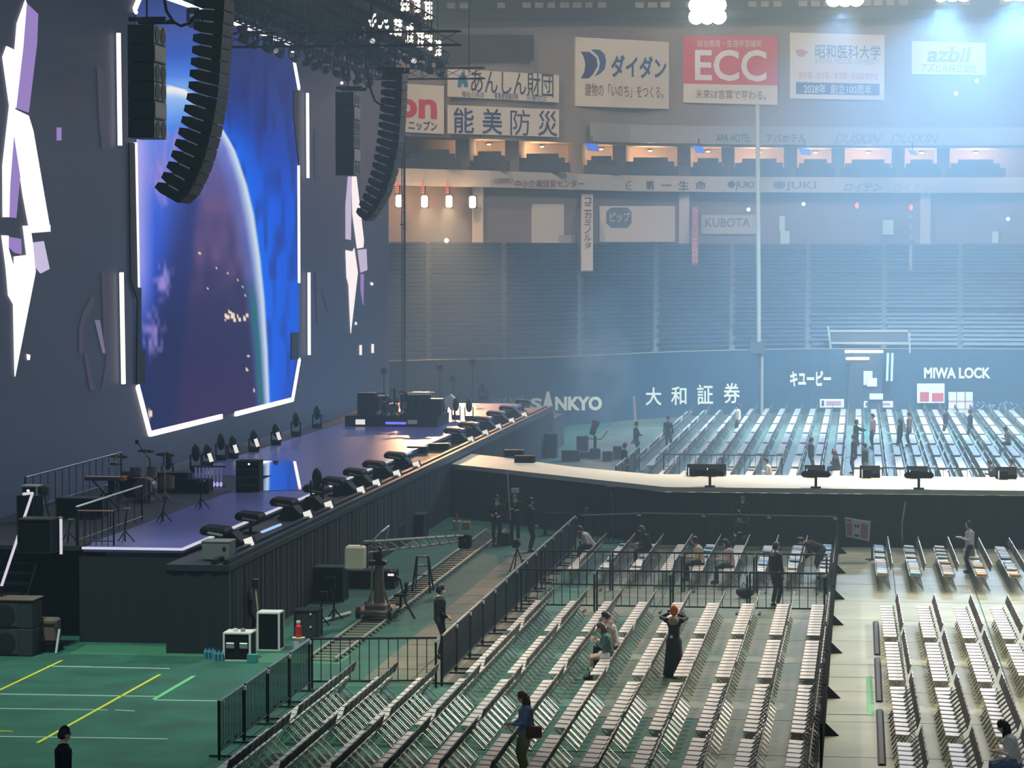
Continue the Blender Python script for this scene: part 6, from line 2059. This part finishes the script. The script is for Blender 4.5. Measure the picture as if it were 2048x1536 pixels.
def person(label, loc, face, height=1.70, pelvis=None, lean=0.0, side=0.0, head=(0.0, 0.0), hands=None, feet=None, hair='short', hair_m='hair_black',
           top='suit_black', bottom='suit_black', shoes='shoe_black', sleeves=True, skirt=None, legs_bare=False, mask=False, shirt=False, badge=None, socks=None, coat=0.0, far=False, girth=1.0, knees=None, sole=0.0):
    """loc is the floor point, face the heading in degrees; local +X is the front, +Y the person's left"""
    s = height / 1.70
    root = thing('person', label, 'person', loc, math.radians(face))
    V = lambda x, y, z: Vector((x, y, z)) * s
    P = V(*(pelvis or (0, 0, 0.90)))
    up = Vector((math.sin(math.radians(lean)), math.sin(math.radians(side)), math.cos(math.radians(lean)))).normalized()
    fwd = Vector((up.z, 0, -up.x))
    lft = Vector((0, 1, 0))
    chest = P + up * 0.34 * s
    neck = P + up * 0.535 * s
    hp, hy = math.radians(head[0]), math.radians(head[1])
    hup = (up * 0.4 + Vector((0, 0, 0.6)) + Vector((math.sin(hp), 0, 0)) * 0.9).normalized()
    hfw = Vector((math.cos(hy) * math.cos(hp), math.sin(hy) * math.cos(hp), -math.sin(hp)))
    hfw = (hfw - hup * hfw.dot(hup)).normalized()
    hlf = hup.cross(hfw)
    hc = neck + hup * 0.165 * s + hfw * 0.025 * s
    RH = Matrix((hfw, hlf, hup)).transposed()
    sh = {k: neck - up * 0.075 * s + lft * (k * 0.185 * s * girth) for k in (1, -1)}
    hi = {k: P + lft * (k * 0.09 * s * girth) for k in (1, -1)}
    hands = hands or {}
    feet = feet or {}
    arm, leg = {}, {}
    for k in (1, -1):
        hv = hands.get(k, (0.06, 0.25 * k, 0.80))
        tgt = V(*hv[:3])
        pole = Vector(hv[3]) if len(hv) > 3 else Vector((-0.6, 0.5 * k, -0.2))
        el, wr = ik(sh[k], tgt, 0.285 * s, 0.25 * s, pole)
        arm[k] = (sh[k], el, wr)
        fv = feet.get(k, (0.0, 0.10 * k, 0.0))
        an = V(fv[0], fv[1], fv[2] + 0.085)
        kn, an = ik(hi[k], an, 0.43 * s, 0.41 * s, Vector((1, 0.12 * k, 0.15)))
        leg[k] = (hi[k], kn, an)
    vox = 0.022 if far else 0.015
    n = 8
    b = MB()
    b.tube([P - up * 0.06 * s, P + up * 0.10 * s, chest, chest + up * 0.10 * s, neck - up * 0.03 * s], 0.1, 10, [0.115 * s * girth, 0.125 * s * girth, 0.128 * s * girth, 0.13 * s * girth, 0.07 * s])
    b.ell(chest + up * 0.06 * s, (0.105 * s, 0.165 * s * girth, 0.16 * s), 12, 8, Matrix((fwd, lft, up)).transposed())
    b.ell(P, (0.11 * s, 0.155 * s * girth, 0.12 * s), 12, 8)
    b.tube([neck - up * 0.05 * s, hc - hup * 0.05 * s], 0.055 * s, 8, [0.062 * s, 0.05 * s])
    b.ell(hc, (0.095 * s, 0.075 * s, 0.118 * s), 14, 10, RH)
    b.ell(hc + hfw * 0.03 * s - hup * 0.06 * s, (0.06 * s, 0.055 * s, 0.055 * s), 10, 8, RH)
    b.ell(hc + hfw * 0.098 * s - hup * 0.015 * s, (0.022 * s, 0.016 * s, 0.026 * s), 8, 6, RH)
    for k in (1, -1):
        b.ell(hc + hlf * (0.078 * s * k) - hup * 0.01 * s, (0.02 * s, 0.012 * s, 0.03 * s), 8, 6, RH)
        a = arm[k]
        b.tube(a, 0.04, n, [0.05 * s, 0.038 * s, 0.028 * s])
        b.ell(a[0], (0.06 * s, 0.06 * s, 0.06 * s), 8, 6)
        l = leg[k]
        b.tube([l[0], l[0].lerp(l[1], 0.45), l[1], l[1].lerp(l[2], 0.35), l[2]], 0.06, n, [0.09 * s, 0.078 * s, 0.055 * s, 0.056 * s, 0.04 * s])
        b.tube([l[2], l[2] + V(0.04, 0, -0.045), l[2] + V(0.15, 0.01 * k, -0.065)], 0.035, n, [0.042 * s, 0.042 * s, 0.026 * s])
    fx_ = MB()
    for k in (1, -1):
        a = arm[k]
        d = (a[2] - a[1]).normalized()
        sidev = d.cross(Vector((0, 0, 1)))
        sidev = sidev.normalized() if sidev.length > 0.2 else Vector((1, 0, 0))
        nrm = sidev.cross(d)
        palm = a[2] + d * 0.045 * s
        b.ell(palm, (0.05 * s, 0.038 * s, 0.02 * s), 8, 6, Matrix((d, sidev, nrm)).transposed())
        if not far:
            curl = -nrm if nrm.z > 0 else nrm
            for i, (off, ln) in enumerate(((-0.028, 0.062), (-0.009, 0.072), (0.010, 0.068), (0.028, 0.052))):
                p0 = palm + d * 0.028 * s + sidev * off * s
                fx_.tube([p0, p0 + (d * 0.55 * ln + curl * 0.012) * s, p0 + (d * 0.85 * ln + curl * 0.035) * s], 0.009 * s, 6, [0.0095 * s, 0.009 * s, 0.007 * s])
            p0 = palm - d * 0.015 * s + sidev * (0.03 * s * k)
            fx_.tube([p0, p0 + (sidev * 0.03 * k + d * 0.025) * s, p0 + (sidev * 0.034 * k + d * 0.055 + curl * 0.015) * s], 0.01 * s, 6, [0.011 * s, 0.010 * s, 0.008 * s])
    remesh_build(b, 'body', MATS['skin'], root, vox, fx_)
    # face
    if not far:
        for k in (1, -1):
            m = MB(); m.ell(hc + hfw * 0.088 * s + hlf * 0.03 * s * k + hup * 0.012 * s, (0.008 * s, 0.014 * s, 0.007 * s), 8, 5, RH); m.build('eye', MATS['eye_dark'], root, world=False)
        if not mask:
            m = MB(); m.ell(hc + hfw * 0.088 * s - hup * 0.062 * s, (0.008 * s, 0.022 * s, 0.006 * s), 8, 5, RH); m.build('mouth', MATS['lip'], root, world=False)
    if mask:
        m = MB(); m.ell(hc + hfw * 0.042 * s - hup * 0.055 * s, (0.062 * s, 0.066 * s, 0.055 * s), 10, 8, RH); m.build('face_mask', MATS['mask_white'], root, True, world=False)
    # hair
    h = MB()
    cap = []
    for i in range(9):
        for j in range(14):
            th, ph = math.pi * 0.56 * i / 8, 2 * math.pi * j / 14
            front = math.cos(ph)
            rr_ = 1.0
            if front > 0.2 and i > 5: rr_ = 0.9
            cap.append(hc + RH @ Vector((0.108 * s * rr_ * math.sin(th) * front - 0.008 * s, 0.09 * s * math.sin(th) * math.sin(ph), (0.132 * math.cos(th) + (0.02 if front > 0.2 and i > 5 else -0.035 * (i / 8) * (0.5 - front))) * s)))
    if hair != 'bob': h.add(cap, [(i * 14 + j, i * 14 + (j + 1) % 14, (i + 1) * 14 + (j + 1) % 14, (i + 1) * 14 + j) for i in range(8) for j in range(14)])
    if hair == 'short':
        h.ell(hc - hfw * 0.03 * s - hup * 0.015 * s, (0.085 * s, 0.086 * s, 0.09 * s), 12, 8, RH)
    if hair == 'bob':
        h.ell(hc - hfw * 0.03 * s + hup * 0.005 * s, (0.102 * s, 0.105 * s, 0.135 * s), 14, 10, RH)
    if hair == 'long':
        bk = Vector((-hfw.x, -hfw.y, 0)).normalized()
        dn = Vector((0, 0, -1))
        h.ell(hc - hfw * 0.03 * s - hup * 0.02 * s, (0.092 * s, 0.094 * s, 0.11 * s), 12, 8, RH)
        q0 = hc - hfw * 0.05 * s
        h.tube([q0, q0 + bk * 0.025 * s + dn * 0.12 * s, q0 + bk * 0.035 * s + dn * 0.26 * s, q0 + bk * 0.03 * s + dn * 0.38 * s], 0.08, 10, [0.088 * s, 0.09 * s, 0.08 * s, 0.03 * s], 1.0)
    h.build('hair', MATS[hair_m], root, True, world=False)
    # clothes
    j = MB()
    g = girth
    j.tube([P - up * (0.03 + coat) * s, P + up * 0.10 * s, chest, chest + up * 0.10 * s, neck - up * 0.035 * s], 0.1, 12, [(0.135 + coat * 0.1) * s * g, 0.138 * s * g, 0.142 * s * g, 0.145 * s * g, 0.078 * s])
    j.ell(chest + up * 0.06 * s, (0.12 * s, 0.182 * s * g, 0.165 * s), 12, 8, Matrix((fwd, lft, up)).transposed())
    j.ell(P - up * coat * 0.5 * s, (0.125 * s, 0.17 * s * g, (0.12 + coat * 0.6) * s), 12, 8)
    for k in (1, -1):
        a = arm[k]
        if sleeves: j.tube([a[0], a[1], a[1].lerp(a[2], 0.94)], 0.05, n, [0.066 * s, 0.053 * s, 0.041 * s])
        else: j.tube([a[0], a[0].lerp(a[1], 0.55)], 0.05, n, [0.066 * s, 0.058 * s])
        j.ell(a[0], (0.07 * s, 0.07 * s, 0.068 * s), 8, 6)
    remesh_build(j, 'jacket' if shirt else 'top', MATS[top], root, vox)
    if skirt:
        z1, r0, r1 = skirt[1] * s, skirt[2] * s, skirt[3] * s
        m = MB()
        rings = []
        for i in range(9):
            t = i / 8
            z = P.z + 0.09 * s + (z1 - P.z - 0.09 * s) * t
            r = (0.135 * s if i == 0 else r0 + (r1 - r0) * t ** 1.4)
            rings.append([Vector((P.x + r * 0.85 * math.cos(q * math.pi / 10) * (1 + 0.05 * math.sin(q * 2.9) * t), P.y + r * math.sin(q * math.pi / 10) * (1 + 0.05 * math.sin(q * 2.9) * t), z)) for q in range(20)])
        m.add([p for R in rings for p in R], [(i * 20 + q, i * 20 + (q + 1) % 20, (i + 1) * 20 + (q + 1) % 20, (i + 1) * 20 + q) for i in range(8) for q in range(20)] + [tuple(range(160, 180))])
        m.build('skirt', MATS[skirt[0]], root, True, world=False)
    t_ = MB()
    t_.ell(P - up * 0.01 * s, (0.125 * s, 0.168 * s * g, 0.13 * s), 12, 8)
    for k in (1, -1):
        l = leg[k]
        w_ = 1.0 if legs_bare != 'wide' else 1.35
        if legs_bare is True:
            t_.tube([l[0], l[0].lerp(l[1], 0.55)], 0.09, n, [0.105 * s, 0.10 * s])
        else:
            t_.tube([l[0], l[0].lerp(l[1], 0.45), l[1], l[1].lerp(l[2], 0.4), l[1].lerp(l[2], 0.96)], 0.07, n, [0.105 * s, 0.092 * s * w_, 0.07 * s * w_, 0.066 * s * w_, 0.058 * s * w_])
    remesh_build(t_, 'shorts' if legs_bare is True else 'trousers', MATS[bottom], root, vox)
    for k in (1, -1):
        l = leg[k]
        m = MB(); m.tube([l[2] + V(-0.055, 0, -0.05), l[2] + V(0.03, 0, -0.042), l[2] + V(0.12, 0.01 * k, -0.055), l[2] + V(0.185, 0.012 * k, -0.066)], 0.04, 10, [0.036 * s, 0.05 * s, 0.046 * s, 0.024 * s])
        if legs_bare is True and shoes == 'shoe_black': m.tube([l[2] + V(0, 0, -0.04), l[2].lerp(l[1], 0.22)], 0.05, 10, [0.05 * s, 0.052 * s])
        m.build('shoe', MATS[shoes], root, True, world=False)
        if socks:
            m = MB(); m.tube([l[2].lerp(l[1], 0.1), l[2].lerp(l[1], 0.5)], 0.05, 10, [0.046 * s, 0.058 * s]); m.build('sock', MATS[socks], root, True, world=False)
    if shirt:
        m = MB(); m.prism([neck + fwd * 0.07 * s + lft * 0.055 * s + up * 0.01 * s, neck + fwd * 0.07 * s - lft * 0.055 * s + up * 0.01 * s, chest + fwd * 0.148 * s + up * 0.02 * s], fwd * 0.012 * s); m.build('shirt_front', MATS['cloth_white'], root, world=False)
        m = MB(); m.tube([neck - up * 0.02 * s + lft * 0.0, neck + up * 0.035 * s], 0.06, 10, [0.075 * s, 0.062 * s]); m.build('collar', MATS['cloth_white'], root, True, world=False)
    if badge:
        m = MB(); m.bev(P + up * badge[0] * s + fwd * 0.15 * s * (1 if badge[2] > 0 else -1) + lft * badge[1] * s, (0.02, 0.09, 0.08), 0.004); m.build('badge', MATS['cloth_white'], root, world=False)
    return root, arm, P, s


def held(root, arm, k, d, mname, name, label, cat, off=(0.06, 0, 0.02), rz=0.0, rx=0.0):
    """a thing held in a hand: stays its own object"""
    M = base_matrix(root)
    p = M @ (arm[k][2] + Vector(off))
    m = MB(); m.bev(p, d, min(d) * 0.2, root.rotation_euler.z + rz, rx)
    return tag(m.build(name, MATS[mname]), label, cat)


SEAT = dict(pelvis=(0, 0, 0.55), feet={1: (0.42, 0.10, 0), -1: (0.40, -0.12, 0)})
def foot(px, y): return Vector((at_y(px, 900, y).x, y, 0.012))

# standing and seated people in the near half
r, a, P_, s_ = person('man in a dark suit and glasses whose head shows at the lower frame edge', foot(122, 43.6), 20, 1.72, shirt=True, top='suit_navy')
m = MB(); hcz = 1.62; m.tube([(0.10, -0.07, hcz), (0.115, -0.03, hcz), (0.115, 0.03, hcz), (0.10, 0.07, hcz)], 0.006, 5); m.build('glasses', MATS['black'], r, world=False)
person('man in a black suit and white mask standing at the end of the dark barriers', foot(879, 63.8), 12, 1.74, mask=True, shirt=True, hands={1: (0.17, 0.12, 0.98), -1: (0.17, -0.10, 0.96)})
r, a, P_, s_ = person('woman in a denim jacket and olive trousers walking between the chair rows', foot(1052, 49.2), 195, 1.58, top='denim', bottom='olive', legs_bare='wide', hair='long', hair_m='hair_brown', head=(18, 0), hands={1: (0.28, 0.10, 1.06), -1: (0.30, -0.08, 1.02)}, girth=1.05)
held(r, a, 1, (0.2, 0.14, 0.012), 'cloth_white', 'leaflet', 'white leaflet in the hands of the woman in denim', 'leaflet', rx=0.5)
b_ = base_matrix(r)
m = MB(); c = b_ @ Vector((-0.12, 0.20, 0.86)); m.bev(c, (0.28, 0.10, 0.22), 0.03, r.rotation_euler.z); m.tube([c + Vector((0, 0, 0.1)), b_ @ Vector((-0.08, 0.14, 1.25)), b_ @ Vector((0.0, -0.02, 1.38))], 0.012, 5)
tag(m.build('shoulder_bag', MATS['leather_brown']), 'brown shoulder bag worn by the woman in denim', 'bag')

ROWX = lambda k, y: -1.04 - 0.9 * k + SLOPE_M * (y - 58)
r, a, P_, s_ = person('seated girl in a green sweater and white shorts with long brown hair', (ROWX(5, 61.2) - 0.02, 61.2, 0.012), 188, 1.62, top='cloth_green', bottom='cloth_white', legs_bare=True, socks='cloth_white', hair='long', hair_m='hair_brown', lean=10, head=(24, 0), hands={1: (0.30, 0.06, 0.86), -1: (0.32, -0.08, 0.90)}, **SEAT)
held(r, a, -1, (0.08, 0.015, 0.15), 'cloth_white', 'phone', 'pale phone in the hand of the girl in green', 'phone', rx=0.3)
person('seated man in a pale printed shirt behind the girl in green', (ROWX(5, 62.6) - 0.02, 62.6, 0.012), 176, 1.70, top='cloth_print', bottom='suit_black', sleeves=False, lean=14, head=(14, 0), hands={1: (0.22, 0.04, 1.10), -1: (0.36, -0.14, 0.66)}, **SEAT)
r, a, P_, s_ = person('woman with orange hair in a long black dress photographing towards the runway', foot(1349, 61.6), 84, 1.60, top='suit_black', bottom='suit_black', hair='bob', hair_m='hair_orange', skirt=('suit_black', 0.03, 0.18, 0.26), hands={1: (0.26, 0.14, 1.50, (0, 1, -0.4)), -1: (0.26, -0.03, 1.48, (0, -1, -0.4))})
m = MB(); m.ell((-0.07, 0, 1.27), (0.09, 0.12, 0.11), 12, 8); c_ = m.build('back_yoke', MATS['cloth_tan'], r, True, world=False); c_['label'] = 'tan sheer back of the dress'
m = MB(); m.lathe([(0.035, 0), (0.035, 0.012)], (-0.16, 0.03, 0.93), 12, Matrix.Rotation(math.radians(-90), 3, 'Y')); m.build('round_badge', MATS['cloth_white'], r, world=False)
held(r, a, 1, (0.015, 0.15, 0.08), 'black', 'phone', 'dark phone held up by the woman with orange hair', 'phone')
r, a, P_, s_ = person('man in a black suit standing in the cross aisle between the barriers', foot(1552, 74.6), 40, 1.74, shirt=True, hands={1: (0.02, 0.24, 0.80), -1: (0.10, -0.20, 0.84)})
person('man in a black suit with a white lanyard, facing the camera by the rails', foot(994, 89.4), 268, 1.66, shirt=True, hands={1: (0.2, 0.12, 1.02), -1: (0.18, -0.16, 1.06)}, badge=(0.2, 0, 1))
r, a, P_, s_ = person('man in black holding up a white paddle on a pole', foot(1030, 90.0), 275, 1.72, shirt=True, hands={1: (0.16, 0.10, 1.12), -1: (0.2, -0.14, 1.16)})
M_ = base_matrix(r)
hp_ = M_ @ a[-1][2]
o = thing('paddle_sign', 'white paddle on a pale pole held up by the man in black', 'sign', hp_ + Vector((0, -0.04, -0.3)))
m = MB(); m.tube([hp_ + Vector((0.0, -0.03, -0.35)), hp_ + Vector((-0.10, -0.03, 1.25))], 0.02, 6); m.build('pole', MATS['cloth_white'], o)
m = MB(); m.bev(hp_ + Vector((0.16, -0.03, 0.62)), (0.26, 0.03, 0.16), 0.005); m.build('paddle', MATS['cloth_white'], o)
person('stout man in a black suit in profile beside the camera tripod', foot(1060, 87.6), 12, 1.74, shirt=True, girth=1.12, hands={1: (0.2, 0.18, 0.84), -1: (0.22, -0.2, 0.84)})
person('man in black with a round white badge standing against the runway skirt', foot(1486, 90.5), 268, 1.72, shirt=True, badge=(0.24, -0.12, 1), hands={1: (0.12, 0.2, 0.9), -1: (0.14, -0.2, 0.9)})
person('person in black crouching at the barrier below the man with the badge', foot(1484, 88.2), 250, 1.68, pelvis=(-0.05, 0, 0.5), lean=16, head=(15, 0), feet={1: (0.18, 0.14, 0), -1: (0.05, -0.14, 0)}, hands={1: (0.34, 0.12, 0.7), -1: (0.36, -0.1, 0.62)})
r, a, P_, s_ = person('woman in a long white top and grey skirt reading a paper by the chairs', foot(1941, 83.4), 190, 1.54, top='cloth_white', coat=0.16, bottom='suit_black', skirt=('cloth_grey', 0.42, 0.17, 0.22), hair='bob', head=(12, 0), hands={1: (0.26, 0.12, 1.14), -1: (0.28, -0.1, 1.16)}, girth=1.1)
held(r, a, -1, (0.18, 0.24, 0.012), 'cloth_white', 'paper_sheet', 'paper held by the woman in the long white top', 'paper')
person('person in dark top and teal jeans bending over a chair', foot(1648, 81.3), 185, 1.68, top='suit_black', bottom='denim_teal', legs_bare='wide', pelvis=(0.05, 0, 0.86), lean=68, head=(50, 0), hands={1: (0.55, 0.14, 0.62), -1: (0.56, -0.12, 0.64)}, girth=1.1)
for lb, k, y, kw in (
        ('seated person in a white shirt leaning forward, in the row by the dark barriers', 8, 84.4, dict(top='cloth_white', bottom='suit_navy', lean=34, head=(30, 0), hair='short')),
        ('seated woman in black with reddish brown hair above the cross aisle', 6, 83.8, dict(top='suit_black', bottom='suit_black', lean=18, head=(20, 0), hair='long', hair_m='hair_brown')),
        ('seated person in a cream top above the cross aisle', 4, 80.4, dict(top='cloth_cream2', bottom='suit_black', lean=12, head=(24, 0), hair='bob')),
        ('seated woman in a pale pink top with black hair above the cross aisle', 3, 79.8, dict(top='cloth_pink', bottom='denim_teal', lean=8, head=(20, 0), hair='long'))):
    if 'cloth_cream2' not in MATS: mat('cloth_cream2', (228, 210, 176), 0.85)
    person(lb, (ROWX(k, y) - 0.02, y, 0.012), 184, 1.64, hands={1: (0.32, 0.1, 0.72), -1: (0.34, -0.1, 0.74)}, **SEAT, **kw)
y = 48.9
person('seated person in a white top and blue jeans at the lower corner past the walkway', (0.76 + 0.93 * 2 + SLOPE_R * (y - 71) - 0.02, y, 0.012), 182, 1.66, top='cloth_white', bottom='denim', lean=16, head=(20, 0), hair='long', hands={1: (0.3, 0.1, 0.75), -1: (0.32, -0.1, 0.75)}, **SEAT)
m = MB(); c = at_z(1490, 1196); m.ell(c + Vector((0, 0, 0.17)), (0.26, 0.2, 0.17), 12, 8); m.tube([c + Vector((-0.12, 0, 0.3)), c + Vector((-0.05, 0, 0.42)), c + Vector((0.08, 0, 0.3))], 0.015, 5)
tag(m.build('black_bag', MATS['black']), 'black bag left in the cross aisle', 'bag')

# people beyond the runway
D0 = lambda py, h=1.70: (CH - h) * F / (py - HZ)
for lb, px, top_y, face, kw in (
        ('man in black with a clipboard standing by the covered barriers beyond the bend', 1272, 845, -10, dict(shirt=True, hands={1: (0.3, 0.1, 1.05), -1: (0.3, -0.1, 1.05)})),
        ('man in black standing close behind the runway bend', 1249, 888, 20, {}),
        ('person in black standing by the rolled covers among the far seats', 1336, 834, -60, {}),
        ('person in a white top standing before the four kanji', 1476, 809, 200, dict(top='cloth_white', bottom='suit_navy')),
        ('man in a dark suit standing alone in the far seats before the gateway', 1622, 874, 5, dict(top='suit_navy', bottom='suit_navy')),
        ('tall person in black standing with a brown bag in the far seats', 1708, 868, 190, dict(coat=0.2)),
        ('person in dark clothes beside the tall one with the brown bag', 1730, 884, 170, dict(bottom='olive')),
        ('person in a pale pink top standing in the middle of the far seats', 1746, 826, 200, dict(top='cloth_pink')),
        ('person in dark clothes reaching out beside the one in pale pink', 1712, 838, 0, dict(top='suit_navy', hands={1: (0.5, 0.1, 1.2), -1: (0.45, -0.1, 1.2)})),
        ('person in violet grey clothes standing near the aisle of the far seats', 1800, 836, 160, dict(top='suit_navy', bottom='denim_teal', hair='long')),
        ('person with a brownish coat in the far seats near the gateway', 1818, 822, 190, dict(top='cloth_tan', coat=0.2)),
        ('person in black standing before the three hanging cloths', 1891, 812, 185, {}),
        ('person in black standing past the three hanging cloths', 1940, 816, 175, dict(coat=0.2))):
    kw = dict(kw)
    person(lb, foot(px, D0(top_y)), face, 1.70, far=True, **kw)
for lb, px, py, y, kw in (
        ('seated person in a white shirt just beyond the runway, before the open barriers', 1538, 905, 112.6, dict(top='cloth_white')),
        ('person in black sitting beyond the runway beside the man in the dark suit', 1660, 884, 117.4, dict(top='suit_black')),
        ('second person sitting beyond the runway, arms held out', 1684, 884, 118.4, dict(top='suit_black', hair='long', hair_m='hair_brown')),
        ('person in pink bending among the far seats at the frame edge', 2008, 840, 135, dict(top='cloth_pink')),
        ('person in dark clothes sitting near the frame edge beyond the runway', 2032, 905, 113.5, dict(top='cloth_tan')),
        ('person in black sitting beyond the runway with a white bag', 1968, 912, 112.5, dict(top='suit_black'))):
    kk = round(at_y(px, 900, y).x / 0.9)
    person(lb, (kk * 0.9, y, 0.012), 182, 1.66, far=True, lean=14, hands={1: (0.34, 0.12, 0.78), -1: (0.34, -0.1, 0.78)}, **SEAT, **kw)

# bags and leaflets laid out on the seats of the top block
for nm_, rgb in (('bag_blue', (120, 160, 206)), ('bag_orange', (222, 164, 84)), ('bag_white', (228, 226, 220)), ('bag_sky', (176, 212, 226))):
    mat(nm_, rgb, 0.6)
rb = random.Random(21)
cnt = {}
for s0 in sorted([q for q in spots if q[2] == 0 and q[5] == 'r' and q[3] < 5], key=lambda q: (q[3], q[1])):
    x, y, bi, row, k, side = s0
    if k in (7, 8) or rb.random() < 0.12: continue
    cnt[row] = cnt.get(row, 0) + 1
    if cnt[row] > 14: continue
    m = MB(); m.bev((x - 0.02, y, 0.012 + 0.465 + 0.035), (0.30, 0.36, 0.05), 0.012, rb.uniform(-0.15, 0.15), ry=math.radians(3))
    tag(m.build('leaflet_bag', MATS[rb.choice(('bag_blue', 'bag_orange', 'bag_white', 'bag_white', 'bag_sky'))]), 'flat leaflet bag on a seat, %s up row %d past the walkway' % (ORD[cnt[row] - 1], row + 1), 'bag', 'leaflet bags on the top block')
cnt = {}
for s0 in sorted([q for q in spots if q[2] == 0 and q[5] == 'm' and q[3] in (0, 1, 2, 4, 6, 7)], key=lambda q: (q[3], q[1])):
    x, y, bi, row, k, side = s0
    if rb.random() < 0.45 or (row == 4 and k < 6) or (row == 6 and k > 8): continue
    cnt[row] = cnt.get(row, 0) + 1
    m = MB(); m.bev((x - 0.02, y, 0.012 + 0.465 + 0.035), (0.28, 0.34, 0.05), 0.012, rb.uniform(-0.15, 0.15), ry=math.radians(3))
    tag(m.build('leaflet_bag', MATS[rb.choice(('bag_white', 'bag_sky', 'bag_white', 'bag_blue'))]), 'flat leaflet bag behind the cross aisle, %s up row %d from the walkway' % (ORD[cnt[row] - 1], row + 1), 'bag', 'leaflet bags on the top block')
